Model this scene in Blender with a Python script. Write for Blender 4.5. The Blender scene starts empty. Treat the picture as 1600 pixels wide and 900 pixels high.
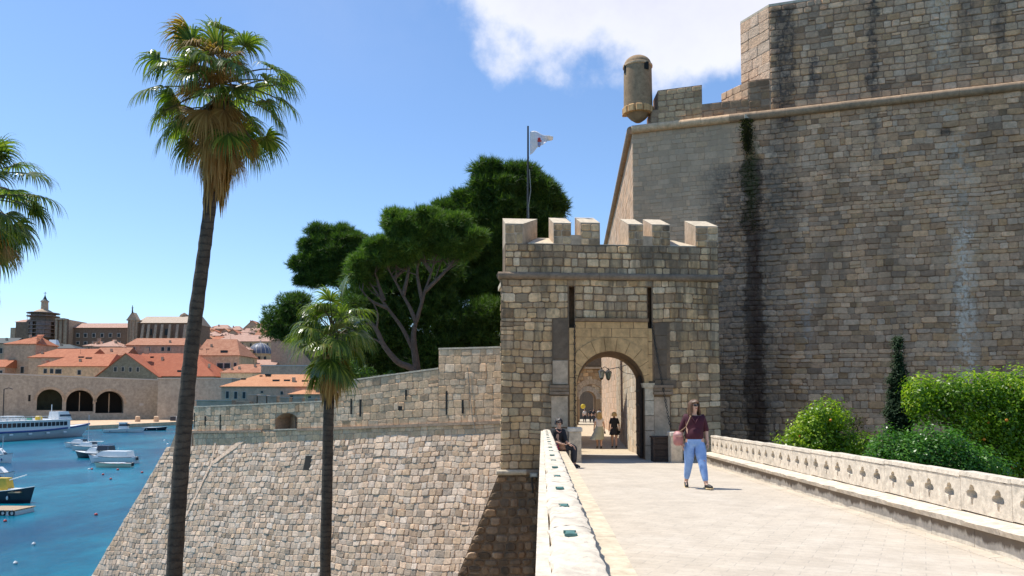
import bpy, bmesh, math, random
import numpy as np
from mathutils import Vector, Matrix
R = random.Random(7)
S = bpy.context.scene
COL = S.collection
V = Vector
PI = math.pi

# ---------------------------------------------------------------- camera, sky, sun
F = 1200.0            # focal length in pixels of the 1600 wide photograph
TH = math.atan(0.06)  # the camera looks slightly up
PY = 553.0            # row of the optical axis (the lens is shifted up)
EYE = V((0, 0, 1.54))
SEA = -8.1
cam = bpy.data.cameras.new('camera')
co = bpy.data.objects.new('camera', cam)
COL.objects.link(co)
co.location = EYE
co.rotation_euler = (PI/2 + TH, 0, 0)
cam.sensor_width = 36
cam.lens = 36*F/1600
cam.shift_y = (PY-450)/1600
cam.clip_start = 0.1
cam.clip_end = 20000
S.camera = co
S.view_settings.view_transform = 'Standard'
S.view_settings.look = 'None'
S.view_settings.exposure = 0.62
S.cycles.max_bounces = 6
SUN = V((-0.44, 0.16, 1)).normalized()
sl = bpy.data.lights.new('sun', 'SUN')
sl.energy = 3.6
sl.angle = math.radians(0.53)
sl.color = (1, 0.96, 0.89)
so = bpy.data.objects.new('sun', sl)
COL.objects.link(so)
so.rotation_euler = SUN.to_track_quat('Z', 'Y').to_euler()


def nd(nt, t, **kw):
    n = nt.nodes.new(t)
    for k, v in kw.items():
        if k.startswith('i'):
            s = n.inputs[int(k[1:])]
            if isinstance(v, bpy.types.NodeSocket):
                nt.links.new(v, s)
            else:
                s.default_value = v
        else:
            setattr(n, k, v)
    return n


def mth(nt, op, a, b=0.0, clamp=False):
    n = nd(nt, 'ShaderNodeMath', operation=op, use_clamp=clamp, i0=a, i1=b)
    return n.outputs[0]


def mixc(nt, f, a, b, mode='MIX'):
    n = nt.nodes.new('ShaderNodeMix')
    n.data_type = 'RGBA'
    n.blend_type = mode
    for i, v in ((0, f), (6, a), (7, b)):
        if isinstance(v, bpy.types.NodeSocket):
            nt.links.new(v, n.inputs[i])
        else:
            if i > 0 and len(v) == 3:
                v = (*v, 1)
            n.inputs[i].default_value = v
    return n.outputs[2]


def rng(nt, v, a, b, c=0.0, d=1.0, smooth=False):
    n = nd(nt, 'ShaderNodeMapRange', i0=v, i1=a, i2=b, i3=c, i4=d)
    n.clamp = True
    if smooth:
        n.interpolation_type = 'SMOOTHSTEP'
    return n.outputs[0]


def noise(nt, vec, scale, detail=4, rough=0.6, dist=0.0):
    n = nt.nodes.new('ShaderNodeTexNoise')
    if vec is not None:
        nt.links.new(vec, n.inputs['Vector'])
    n.inputs['Scale'].default_value = scale
    n.inputs['Detail'].default_value = detail
    n.inputs['Roughness'].default_value = rough
    n.inputs['Distortion'].default_value = dist
    return n.outputs['Fac']


w = bpy.data.worlds.new('World')
S.world = w
w.use_nodes = True
nt = w.node_tree
nt.nodes.clear()
sky = nt.nodes.new('ShaderNodeTexSky')
sky.sky_type = 'NISHITA'
sky.sun_disc = False
sky.sun_elevation = math.asin(SUN.z)
sky.sun_rotation = math.atan2(SUN.x, SUN.y)
sky.altitude = 50
sky.air_density = 1.0
sky.dust_density = 0.35
sky.ozone_density = 3.0
tc = nt.nodes.new('ShaderNodeTexCoord')
sep = nd(nt, 'ShaderNodeSeparateXYZ', i0=tc.outputs['Generated'])
yy = mth(nt, 'MAXIMUM', sep.outputs[1], 0.02)
ca = mth(nt, 'DIVIDE', sep.outputs[0], yy)
cb = mth(nt, 'DIVIDE', sep.outputs[2], yy)
ea = mth(nt, 'POWER', mth(nt, 'ABSOLUTE', mth(nt, 'DIVIDE', mth(nt, 'SUBTRACT', ca, 0.29), 0.44)), 2.0)
eb = mth(nt, 'POWER', mth(nt, 'ABSOLUTE', mth(nt, 'DIVIDE', mth(nt, 'SUBTRACT', cb, 0.66), 0.265)), 2.0)
ell = mth(nt, 'SUBTRACT', 1.0, mth(nt, 'ADD', ea, eb))
n1 = noise(nt, tc.outputs['Generated'], 7, 9, 0.58)
n2 = noise(nt, tc.outputs['Generated'], 3.2, 6, 0.6)
cl = mth(nt, 'ADD', ell, mth(nt, 'MULTIPLY', mth(nt, 'SUBTRACT', n1, 0.5), 1.7))
front = rng(nt, sep.outputs[1], 0.05, 0.2)
cm = mth(nt, 'MULTIPLY', rng(nt, cl, -0.06, 0.34, 0, 1, True), front)
wisp = mth(nt, 'MULTIPLY', rng(nt, noise(nt, tc.outputs['Generated'], 2.0, 10, 0.62), 0.55, 0.8, 0, 0.35), rng(nt, sep.outputs[2], 0.35, 0.7))
cm = mth(nt, 'MAXIMUM', cm, wisp)
ccol = mixc(nt, rng(nt, n2, 0.35, 0.68), (0.60, 0.61, 0.72), (0.42, 0.43, 0.54))
ccol = mixc(nt, rng(nt, cl, 0.15, 1.0), (0.62, 0.64, 0.72), ccol)
b1 = nd(nt, 'ShaderNodeBackground', i1=0.115)
tinted = mixc(nt, 1.0, sky.outputs[0], (0.90, 0.995, 1.09, 1), 'MULTIPLY')
nt.links.new(tinted, b1.inputs[0])
b2 = nd(nt, 'ShaderNodeBackground', i1=1.0)
nt.links.new(ccol, b2.inputs[0])
mx = nd(nt, 'ShaderNodeMixShader', i0=cm, i1=b1.outputs[0], i2=b2.outputs[0])
wo = nt.nodes.new('ShaderNodeOutputWorld')
nt.links.new(mx.outputs[0], wo.inputs[0])


# ---------------------------------------------------------------- rays and planes
def ray(px, py):
    u = (px-800)/F
    ww = (PY-py)/F
    c, s = math.cos(TH), math.sin(TH)
    return V((u, c-ww*s, s+ww*c))


def at(px, py, Y):
    d = ray(px, py)
    return EYE + d*(Y/d.y)


def wpt(px, py, z=SEA):
    d = ray(px, py)
    return EYE + d*((z-EYE.z)/d.z)


def gx(px, Y):
    return at(px, 625, Y).x


def gz(Y):
    return float(np.interp(Y, [-5, 27, 34, 94, 140], [0.0625, -0.3375, -0.7, -1.2, -1.5]))


class Plane:
    def __init__(s, P0, eu, ev):
        s.P0 = V(P0)
        s.eu = V(eu).normalized()
        s.ev = V(ev).normalized()
        s.n = s.eu.cross(s.ev).normalized()

    def P(s, u, v, d=0.0):
        return s.P0 + s.eu*u + s.ev*v + s.n*d

    def inv(s, px, py):
        d = ray(px, py)
        t = (s.P0-EYE).dot(s.n)/d.dot(s.n)
        q = EYE + d*t - s.P0
        return q.dot(s.eu), q.dot(s.ev)


# ---------------------------------------------------------------- mesh helpers
class MB:
    def __init__(s):
        s.v = []
        s.f = []
        s.c = None

    def raw(s, vs, fs):
        o = len(s.v)
        s.v += [tuple(v) for v in vs]
        s.f += [tuple(i+o for i in f) for f in fs]
        return s

    def box(s, c, d, rz=0.0, bev=0.0):
        x, y, z = d[0]/2, d[1]/2, d[2]/2
        cr, sr = math.cos(rz), math.sin(rz)
        if bev <= 0:
            L = [(-x, -y, -z), (x, -y, -z), (x, y, -z), (-x, y, -z), (-x, -y, z), (x, -y, z), (x, y, z), (-x, y, z)]
            fs = [(0, 3, 2, 1), (4, 5, 6, 7), (0, 1, 5, 4), (1, 2, 6, 5), (2, 3, 7, 6), (3, 0, 4, 7)]
        else:
            b = bev
            o = [(-x+b, -y), (x-b, -y), (x, -y+b), (x, y-b), (x-b, y), (-x+b, y), (-x, y-b), (-x, -y+b)]
            i = [(-x+b, -y+b), (x-b, -y+b), (x-b, -y+b), (x-b, y-b), (x-b, y-b), (-x+b, y-b), (-x+b, y-b), (-x+b, -y+b)]
            L = [(p[0], p[1], -z) for p in o] + [(p[0], p[1], z-b) for p in o] + [(p[0], p[1], z) for p in (i[0], i[1], i[3], i[5])]
            fs = [tuple(range(7, -1, -1)), (16, 17, 18, 19)]
            for k in range(8):
                fs.append((k, (k+1) % 8, 8+(k+1) % 8, 8+k))
            fs += [(8, 9, 17, 16), (10, 11, 18, 17), (12, 13, 19, 18), (14, 15, 16, 19), (9, 10, 17), (11, 12, 18), (13, 14, 19), (15, 8, 16)]
        return s.raw([(c[0]+p[0]*cr-p[1]*sr, c[1]+p[0]*sr+p[1]*cr, c[2]+p[2]) for p in L], fs)

    def hexa(s, a, b):
        """prism between two rings of equal length (points)"""
        n = len(a)
        fs = [tuple(range(n-1, -1, -1)), tuple(range(n, 2*n))]
        for k in range(n):
            fs.append((k, (k+1) % n, n+(k+1) % n, n+k))
        return s.raw(list(a)+list(b), fs)

    def tube(s, pts, rad, n=8, cap=True):
        pts = [V(p) for p in pts]
        m = len(pts)
        vs = []
        prev = None
        for i, p in enumerate(pts):
            d = (pts[min(i+1, m-1)]-pts[max(i-1, 0)])
            if d.length < 1e-9:
                d = V((0, 0, 1))
            d.normalize()
            if prev is None:
                a = V((1, 0, 0)) if abs(d.x) < 0.9 else V((0, 1, 0))
            else:
                a = prev
            a = (a-d*a.dot(d)).normalized()
            prev = a
            b = d.cross(a)
            r = rad[i] if hasattr(rad, '__len__') else rad
            rx, ry = r if hasattr(r, '__len__') else (r, r)
            for k in range(n):
                t = 2*PI*k/n
                vs.append(p + a*(rx*math.cos(t)) + b*(ry*math.sin(t)))
        fs = []
        for i in range(m-1):
            for k in range(n):
                k2 = (k+1) % n
                fs.append((i*n+k, i*n+k2, (i+1)*n+k2, (i+1)*n+k))
        if cap:
            fs += [tuple(range(n-1, -1, -1)), tuple(range((m-1)*n, m*n))]
        return s.raw(vs, fs)

    def lathe(s, c, prof, n=16):
        """prof: list of (r, z)"""
        vs, fs = [], []
        for r, z in prof:
            for k in range(n):
                t = 2*PI*k/n
                vs.append((c[0]+r*math.cos(t), c[1]+r*math.sin(t), c[2]+z))
        m = len(prof)
        for i in range(m-1):
            for k in range(n):
                k2 = (k+1) % n
                fs.append((i*n+k, i*n+k2, (i+1)*n+k2, (i+1)*n+k))
        fs += [tuple(range(n-1, -1, -1)), tuple(range((m-1)*n, m*n))]
        return s.raw(vs, fs)

    def ell(s, c, r, n=10, m=7):
        prof = [(math.sin(PI*i/m), -math.cos(PI*i/m)) for i in range(m+1)]
        vs, fs = [], []
        for a, z in prof:
            a = max(a, 0.02)
            for k in range(n):
                t = 2*PI*k/n
                vs.append((c[0]+r[0]*a*math.cos(t), c[1]+r[1]*a*math.sin(t), c[2]+r[2]*z))
        for i in range(m):
            for k in range(n):
                k2 = (k+1) % n
                fs.append((i*n+k, i*n+k2, (i+1)*n+k2, (i+1)*n+k))
        fs += [tuple(range(n-1, -1, -1)), tuple(range(m*n, m*n+n))]
        return s.raw(vs, fs)


def base_of(o):
    p = V((0, 0, 0))
    while o is not None:
        p = p + o.location
        o = o.parent
    return p


def setp(o, label=None, cat=None, group=None, kind=None):
    if label:
        o['label'] = label
    if cat:
        o['category'] = cat
    if group:
        o['group'] = group
    if kind:
        o['kind'] = kind
    return o


def link(o, parent=None):
    COL.objects.link(o)
    if parent is not None:
        o.parent = parent
    return o


def thing(name, loc, label, cat, group=None, kind=None, rz=0.0):
    o = bpy.data.objects.new(name, None)
    o.empty_display_size = 0.3
    o.location = loc
    o.rotation_euler = (0, 0, rz)
    link(o)
    return setp(o, label, cat, group, kind)


def obj(name, mb, mat, parent=None, local=False, smooth=False, label=None, cat=None, group=None, kind=None, col=None, fix=False):
    me = bpy.data.meshes.new(name)
    if isinstance(mb, MB):
        vs = np.array(mb.v, dtype=float).reshape(-1, 3)
        fs = mb.f
        if col is None:
            col = mb.c
    else:
        vs, fs = mb
        vs = np.asarray(vs, dtype=float)
    loc = V((0, 0, 0))
    if parent is not None and not local:
        vs = vs - np.array(base_of(parent))
    elif parent is None and not local and len(vs):
        loc = V(((vs[:, 0].min()+vs[:, 0].max())/2, (vs[:, 1].min()+vs[:, 1].max())/2, vs[:, 2].min()))
        vs = vs - np.array(loc)
    if isinstance(fs, np.ndarray):
        n, k = fs.shape
        me.vertices.add(len(vs))
        me.vertices.foreach_set('co', vs.ravel())
        me.loops.add(n*k)
        me.loops.foreach_set('vertex_index', fs.ravel().astype(np.int32))
        me.polygons.add(n)
        me.polygons.foreach_set('loop_start', np.arange(0, n*k, k, dtype=np.int32))
        me.update(calc_edges=True)
    else:
        me.from_pydata(vs.tolist(), [], fs)
    if fix:
        bm = bmesh.new()
        bm.from_mesh(me)
        bmesh.ops.recalc_face_normals(bm, faces=bm.faces)
        bm.to_mesh(me)
        bm.free()
    if smooth:
        me.polygons.foreach_set('use_smooth', [True]*len(me.polygons))
        if smooth != 'all':
            try:
                me.set_sharp_from_angle(angle=math.radians(50))
            except Exception:
                pass
    if col is not None:
        a = me.color_attributes.new('Col', 'FLOAT_COLOR', 'POINT')
        a.data.foreach_set('color', np.asarray(col, dtype=np.float32).ravel())
    if mat:
        me.materials.append(mat)
    o = bpy.data.objects.new(name, me)
    o.location = loc
    link(o, parent)
    return setp(o, label, cat, group, kind)


def kids(o):
    return [c for c in bpy.data.objects if c.parent == o]


def dup(root, loc, rz=0.0, label=None, group=None, sc=None):
    r = root.copy()
    COL.objects.link(r)
    r.location = loc
    r.rotation_euler = (0, 0, rz)
    if sc:
        r.scale = (sc, sc, sc)
    if label:
        r['label'] = label
    if group:
        r['group'] = group
    for ch in kids(root):
        c = ch.copy()
        COL.objects.link(c)
        c.parent = r
        for g in kids(ch):
            d = g.copy()
            COL.objects.link(d)
            d.parent = c
    return r


# ---------------------------------------------------------------- materials
def newmat(name):
    m = bpy.data.materials.new(name)
    m.use_nodes = True
    nt = m.node_tree
    return m, nt, nt.nodes['Principled BSDF']


def setbump(nt, bs, h, strength, dist):
    b = nt.nodes.new('ShaderNodeBump')
    b.inputs['Strength'].default_value = strength
    b.inputs['Distance'].default_value = dist
    nt.links.new(h, b.inputs['Height'])
    nt.links.new(b.outputs[0], bs.inputs['Normal'])


def pmat(name, col, var=0.2, scale=6.0, rough=0.8, bump=0.15, bdist=0.01, metal=0.0, col2=None, spec=None):
    m, nt, bs = newmat(name)
    p = nt.nodes.new('ShaderNodeNewGeometry').outputs['Position']
    n = noise(nt, p, scale, 6, 0.65)
    if col2 is None:
        a = tuple(c*(1-var) for c in col)
        b = tuple(min(1, c*(1+var)) for c in col)
    else:
        a, b = col, col2
    c = mixc(nt, rng(nt, n, 0.3, 0.7), a, b)
    nt.links.new(c, bs.inputs['Base Color'])
    bs.inputs['Roughness'].default_value = rough
    bs.inputs['Metallic'].default_value = metal
    if spec is not None:
        bs.inputs['Specular IOR Level'].default_value = spec
    if bump:
        setbump(nt, bs, noise(nt, p, scale*4, 6, 0.7), bump, bdist)
    return m


def stone_mat(name, tint=(1.26, 0.965, 0.765), extra=None, nscale=9.0, bump=0.5, bdist=0.03, dirt=0.45, dcol=(0.10, 0.085, 0.065), dscale=0.55, attr=True, base=(0.35, 0.3, 0.24)):
    m, nt, bs = newmat(name)
    p = nt.nodes.new('ShaderNodeNewGeometry').outputs['Position']
    if attr:
        at_ = nt.nodes.new('ShaderNodeAttribute')
        at_.attribute_name = 'Col'
        c = at_.outputs['Color']
    else:
        c = None
        rgb = nt.nodes.new('ShaderNodeRGB')
        rgb.outputs[0].default_value = (*base, 1)
        c = rgb.outputs[0]
    c = mixc(nt, 1.0, c, (*tint, 1), 'MULTIPLY')
    f = noise(nt, p, nscale, 8, 0.7)
    g = rng(nt, f, 0.25, 0.75, 0.62, 1.3)
    gc = nd(nt, 'ShaderNodeCombineColor', i0=g, i1=g, i2=g).outputs[0]
    c = mixc(nt, 1.0, c, gc, 'MULTIPLY')
    # dark weathering, stretched downwards
    mp = nt.nodes.new('ShaderNodeMapping')
    mp.inputs['Scale'].default_value = (1.6, 1.6, 0.5)
    nt.links.new(p, mp.inputs['Vector'])
    d = rng(nt, noise(nt, mp.outputs[0], dscale, 7, 0.62), 0.48, 0.68, 0, dirt, True)
    c = mixc(nt, d, c, dcol)
    sp = rng(nt, noise(nt, p, 4.2, 7, 0.75), 0.6, 0.72, 0, 0.35)
    c = mixc(nt, sp, c, (0.09, 0.08, 0.065))
    if extra:
        c = extra(nt, p, c)
    nt.links.new(c, bs.inputs['Base Color'])
    bs.inputs['Roughness'].default_value = 0.93
    bs.inputs['Specular IOR Level'].default_value = 0.2
    h = mth(nt, 'ADD', f, mth(nt, 'MULTIPLY', noise(nt, p, nscale*4.5, 6, 0.7), 0.45))
    setbump(nt, bs, h, bump, bdist)
    return m


def leafmat(name, cols, rough=0.5, trans=0.35, pos=0.0):
    m, nt, bs = newmat(name)
    geo = nt.nodes.new('ShaderNodeNewGeometry')
    r = geo.outputs['Random Per Island']
    cr = nt.nodes.new('ShaderNodeValToRGB')
    e = cr.color_ramp.elements
    for i, c in enumerate(cols):
        x = i/(len(cols)-1)
        if i < 2:
            e[i].position = x
            e[i].color = (*c, 1)
        else:
            k = e.new(x)
            k.color = (*c, 1)
    if len(cols) > 2:
        for i, c in enumerate(cols):
            e[i].position = i/(len(cols)-1)
            e[i].color = (*c, 1)
    n = noise(nt, geo.outputs['Position'], 1.1, 4, 0.6)
    r2 = mth(nt, 'ADD', mth(nt, 'MULTIPLY', r, 0.6), mth(nt, 'MULTIPLY', rng(nt, n, 0.3, 0.7), 0.4))
    nt.links.new(r2, cr.inputs[0])
    nt.links.new(cr.outputs[0], bs.inputs['Base Color'])
    bs.inputs['Roughness'].default_value = rough
    bs.inputs['Specular IOR Level'].default_value = 0.35
    tr = nd(nt, 'ShaderNodeBsdfTranslucent')
    lc = mixc(nt, 1.0, cr.outputs[0], (1.5, 1.9, 0.6, 1), 'MULTIPLY')
    nt.links.new(lc, tr.inputs[0])
    ms = nd(nt, 'ShaderNodeMixShader', i0=trans, i1=bs.outputs[0], i2=tr.outputs[0])
    nt.links.new(ms.outputs[0], nt.nodes['Material Output'].inputs[0])
    return m


# ---------------------------------------------------------------- stones laid on a plane
def cutspan(spans, a, b):
    out = []
    for x, y in spans:
        if b <= x or a >= y:
            out.append((x, y))
            continue
        if a > x:
            out.append((x, a))
        if b < y:
            out.append((b, y))
    return out


def lay(pl, u0, u1, v0, v1, rh, sw, holes=(), lo=None, hi=None, gap=0.012, proud=(0.01, 0.035), pillow=0.82,
        pal=((0.3, 0.26, 0.2),), cvar=0.15, cham=0.14, colf=None, style=None, split=0.05, warp=0.012):
    brk = sorted(set([v0, v1]+[h[k] for h in holes for k in (1, 3) if v0 < h[k] < v1]))
    rows = []
    for a, b in zip(brk[:-1], brk[1:]):
        if b-a < rh[0]*0.5:
            rows.append((a, b))
            continue
        n = max(1, round((b-a)/((rh[0]+rh[1])/2)))
        hs = [R.uniform(*rh) for _ in range(n)]
        k = (b-a)/sum(hs)
        z = a
        for h in hs:
            rows.append((z, z+h*k))
            z += h*k
    out = []
    for a, b in rows:
        m = (a+b)/2
        L = lo(m) if lo else u0
        H = hi(m) if hi else u1
        sp = [(L, H)]
        for h in holes:
            if h[1] < m < h[3]:
                sp = cutspan(sp, h[0], h[2])
        for x, y in sp:
            if y-x < 0.06:
                continue
            n = max(1, round((y-x)/((sw[0]+sw[1])/2)))
            ws = [R.uniform(*sw) for _ in range(n)]
            k = (y-x)/sum(ws)
            u = x
            for i, ww in enumerate(ws):
                w2 = ww*k
                first, last = i == 0, i == n-1
                r = R.random()
                cells = [(u, a, u+w2, b)]
                if b-a > 0.24 and r < split:
                    mm = a+(b-a)*R.uniform(0.4, 0.6)
                    cells = [(u, a, u+w2, mm), (u, mm, u+w2, b)]
                for c in cells:
                    out.append((c, first, last))
                u += w2
    res = []
    for (a, b, c, d), first, last in out:
        g = gap
        dlo = (lo(b)-lo((b+d)/2), lo(d)-lo((b+d)/2)) if (lo and first) else (0, 0)
        dhi = (hi(b)-hi((b+d)/2), hi(d)-hi((b+d)/2)) if (hi and last) else (0, 0)
        j = lambda s=0.25: R.uniform(-s, s)*g
        P4 = [(a+g+dlo[0]+j(), b+g+j()), (c-g+dhi[0]+j(), b+g+j()), (c-g+dhi[1]+j(), d-g+j()), (a+g+dlo[1]+j(), d-g+j())]
        uu, vv = (a+c)/2, (b+d)/2
        pr, pw, ch = R.uniform(*proud), pillow, cham
        if style:
            s_ = style(uu, vv)
            if s_ is None:
                continue
            if s_ is not True:
                pr *= s_[0]
                pw = s_[1]
                ch *= s_[2]
        P4 = [(x_, y_+warp*(math.sin(x_*1.9+y_*.8)+.6*math.sin(x_*4.3-y_*2.1))) for x_, y_ in P4]
        ol = []
        for k in range(4):
            p, q, o_ = P4[k], P4[(k+1) % 4], P4[k-1]
            c1 = ch*R.uniform(0.5, 1.5)
            ol.append((p[0]+(o_[0]-p[0])*c1, p[1]+(o_[1]-p[1])*c1))
            c1 = ch*R.uniform(0.5, 1.5)
            ol.append((p[0]+(q[0]-p[0])*c1, p[1]+(q[1]-p[1])*c1))
        cx, cy = sum(p[0] for p in ol)/8, sum(p[1] for p in ol)/8
        vs = [pl.P(p[0], p[1], -0.05) for p in ol]
        vs += [pl.P(p[0], p[1], pr*0.25) for p in ol]
        tx, ty = R.uniform(-0.25, 0.25)*pr, R.uniform(-0.25, 0.25)*pr
        for p in ol:
            e = pw*R.uniform(0.93, 1.05)
            vs.append(pl.P(cx+(p[0]-cx)*e, cy+(p[1]-cy)*e, pr+tx*(1 if p[0] > cx else -1)+ty*(1 if p[1] > cy else -1)))
        vs.append(pl.P(cx, cy, pr*1.08))
        fs = []
        for k in range(8):
            k2 = (k+1) % 8
            fs += [(k, k2, 8+k2, 8+k), (8+k, 8+k2, 16+k2, 16+k), (16+k, 16+k2, 24)]
        base = R.choice(pal)
        if colf:
            base = colf(uu, vv, base)
        k = 1+R.uniform(-cvar, cvar)
        if R.random() < .06:
            k *= R.uniform(.62, .8)
            for i_ in range(8, 25):
                vs[i_] = vs[i_]-pl.n*R.uniform(.0, .5)*pr if hasattr(pl, 'n') else vs[i_]
        h = R.uniform(-0.06, 0.06)
        col = (base[0]*k*(1+h), base[1]*k, base[2]*k*(1-h), 1)
        q = vs[24]-EYE
        t_ = q.y*math.cos(TH)+q.z*math.sin(TH)
        px = 800+F*q.x/max(t_, 0.1)
        py = PY-F*(q.z*math.cos(TH)-q.y*math.sin(TH))/max(t_, 0.1)
        inside = 0 < px < 1600 and 0 < py < 900
        key = (c-a)*(d-b)/q.length_squared*(1 if inside else 0.001)
        res.append((key, vs, fs, col))
    return res


def emit(stones, parent, mat, n=300, name='stone', rest='small_stones', smooth=False):
    stones = sorted(stones, key=lambda s: -s[0])
    for k, vs, fs, c in stones[:n]:
        mb = MB()
        mb.raw(vs, fs)
        obj(name, mb, mat, parent, col=[c]*25, smooth=smooth)
    if len(stones) > n:
        mb = MB()
        cols = []
        for k, vs, fs, c in stones[n:]:
            mb.raw(vs, fs)
            cols += [c]*25
        obj(rest, mb, mat, parent, col=cols, smooth=smooth, kind='stuff')
# ================================================================ GATE TOWER
PAL_T = ((0.48, 0.415, 0.285), (0.42, 0.36, 0.25), (0.35, 0.30, 0.22), (0.52, 0.46, 0.33), (0.30, 0.265, 0.20), (0.44, 0.365, 0.235), (0.50, 0.455, 0.35))
PAL_S = ((0.52, 0.46, 0.375), (0.47, 0.41, 0.33), (0.55, 0.49, 0.41), (0.43, 0.375, 0.30), (0.50, 0.43, 0.33), (0.38, 0.34, 0.28), (0.57, 0.52, 0.44))
PAL_W = ((0.46, 0.41, 0.32), (0.42, 0.37, 0.285), (0.49, 0.44, 0.35), (0.39, 0.345, 0.265), (0.45, 0.385, 0.28))
PAL_B = ((0.30, 0.245, 0.18), (0.35, 0.285, 0.205), (0.26, 0.215, 0.165), (0.28, 0.22, 0.145), (0.22, 0.18, 0.135), (0.33, 0.28, 0.215), (0.29, 0.255, 0.205))
a5 = math.radians(5)
TP = Plane((gx(783, 23.3), 23.3, 0), (math.cos(a5), math.sin(a5), 0), (0, 0, 1))
EP = V((0.09, 1, 0))                     # direction of the passage
EY = V((-math.sin(a5), math.cos(a5), 0))  # square to the tower front
T = TP.inv
DT = 3.2


def rust(nt, p, c):
    # rust-coloured runs below the string course
    mp = nt.nodes.new('ShaderNodeMapping')
    mp.inputs['Scale'].default_value = (3.2, 3.2, 0.32)
    nt.links.new(p, mp.inputs['Vector'])
    d = rng(nt, noise(nt, mp.outputs[0], 1.0, 6, 0.65), 0.54, 0.66, 0, 0.6, True)
    z = nd(nt, 'ShaderNodeSeparateXYZ', i0=p).outputs[2]
    zz = mth(nt, 'MULTIPLY', rng(nt, z, 5.35, 5.25), rng(nt, z, 1.6, 4.2))
    c = mixc(nt, mth(nt, 'MULTIPLY', d, zz), c, (0.16, 0.085, 0.03))
    d2 = rng(nt, noise(nt, mp.outputs[0], 0.7, 6, 0.65), 0.5, 0.62, 0, 0.55, True)
    c = mixc(nt, mth(nt, 'MULTIPLY', d2, rng(nt, z, 1.0, 3.6)), c, (0.075, 0.07, 0.06))
    return c


M_tower = stone_mat('tower_stone', tint=(1.38, 1.07, .84), extra=rust, dirt=0.7, dscale=.9, nscale=8, bump=0.6)
M_mortar_t = stone_mat('tower_mortar', attr=False, base=(0.20, 0.175, 0.135), dirt=0.6)
M_ashlar = stone_mat('dressed_stone', attr=False, tint=(1.2, .98, .8), base=(0.45, 0.41, 0.345), dirt=0.4, dcol=(0.16, 0.13, 0.09), nscale=5, bump=0.25)
M_ashy = stone_mat('yellow_dressed_stone', attr=False, base=(0.52, 0.41, 0.235), dirt=0.55, dcol=(0.20, 0.12, 0.05), nscale=5, bump=0.25, dscale=0.9)
M_grey = stone_mat('dark_weathered_block', attr=False, base=(0.145, 0.135, 0.115), dirt=0.4, nscale=6, bump=0.3)
M_pale = stone_mat('pale_coping_stone', attr=False, tint=(1.08, 1, .88), base=(0.56, 0.50, 0.41), dirt=0.25, dcol=(0.3, 0.26, 0.2), nscale=7, bump=0.3)
M_string = stone_mat('string_course_stone', attr=False, base=(0.24, 0.22, 0.185), dirt=0.5, nscale=7, bump=0.4)
M_void = pmat('opening_shade', (0.02, 0.018, 0.015), rough=1, bump=0)  # near-black colour stands in for the shade inside slits, holes and recesses
M_iron = pmat('iron', (0.03, 0.028, 0.025), 0.4, 20, 0.6, 0.2)
M_oldwood = pmat('old_wood', (0.05, 0.032, 0.022), 0.5, 14, 0.8, 0.4)

tower = thing('gate_tower', TP.P(3.4, 0, -8), 'small crenellated stone gate tower with arched portal at the end of the bridge', 'gate tower')
sL, sR = T(783, 600)[0], T(1125, 600)[0]
z_st = T(783, 432)[1]
z_gate = gz(23.5)


def S2(px, py):
    return T(px, py)


def prism(poly, d0, d1, E=EP):
    mb = MB()
    A = [TP.P(s, z)+E*d0 for s, z in poly]
    B = [TP.P(s, z)+E*d1 for s, z in poly]
    return mb.hexa(B, A)


def add(mb, o):
    mb.raw(o.v, o.f)


xs = {k: T(k, 600)[0] for k in (783, 863, 888, 889.5, 898, 901, 1007, 1013, 1014, 1019.5, 1021, 1023, 1047, 1125)}
ac = T(954, 603)
ri = (T(1007, 603)[0]-T(901, 603)[0])/2
ro = ri+0.43
acx = (T(1007, 603)[0]+T(901, 603)[0])/2
zc = T(954, 549)[1]-ri
zs = T(890, 447)[1]     # top of the drawbridge slots
zsb = T(890, 512)[1]
bot = T(783, 738)[1]
arcp = [(acx+ri*math.cos(t), zc+ri*math.sin(t)) for t in np.linspace(0, PI, 25)]
body = MB()
# deep layer with the arched opening
add(body, prism([(0, bot), (acx-ri, bot)]+[(acx-ri, zc)]+[arcp[k] for k in range(23, -1, -1)][:0]+[(acx-ri, zc), (acx-ri, z_st), (0, z_st)], 0.5, DT))
add(body, prism([(acx+ri, bot), (sR, bot), (sR, z_st), (acx+ri, z_st)], 0.5, DT))
for k in range(24):
    p, q = arcp[k+1], arcp[k]
    add(body, prism([p, q, (q[0], z_st), (p[0], z_st)], 0.5, DT))
# front layer, with the two tall slots left open
a0, a1 = xs[889.5], xs[898]
b0, b1 = xs[1013], xs[1019.5]
for poly in ([(0, bot), (a0, bot), (a0, z_st), (0, z_st)], [(b1, bot), (sR, bot), (sR, z_st), (b1, z_st)],
             [(a0, bot), (a1, bot), (a1, zsb), (a0, zsb)], [(b0, bot), (b1, bot), (b1, zsb), (b0, zsb)],
             [(a0, zs), (a1, zs), (a1, z_st), (a0, z_st)], [(b0, zs), (b1, zs), (b1, z_st), (b0, z_st)],
             [(a1, zc+ri), (b0, zc+ri), (b0, z_st), (a1, z_st)],
             [(a1, bot), (acx-ri, bot), (acx-ri, zc+ri), (a1, zc+ri)], [(acx+ri, bot), (b0, bot), (b0, zc+ri), (acx+ri, zc+ri)]):
    add(body, prism(poly, 0, 0.5))
for k in range(24):
    p, q = arcp[k+1], arcp[k]
    add(body, prism([p, q, (q[0], zc+ri), (p[0], zc+ri)], 0, 0.5))
# masonry above the string course, up to the sills
z_sill = T(950, 383)[1]
z_sill2 = T(900, 367)[1]
uL, uR = T(789.5, 400)[0], T(1122, 400)[0]
TU = 1.1
add(body, prism([(uL, z_st), (uR, z_st), (uR, z_sill), (uL, z_sill)], 0, TU, EY))
obj('body', body, M_mortar_t, tower)
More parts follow.
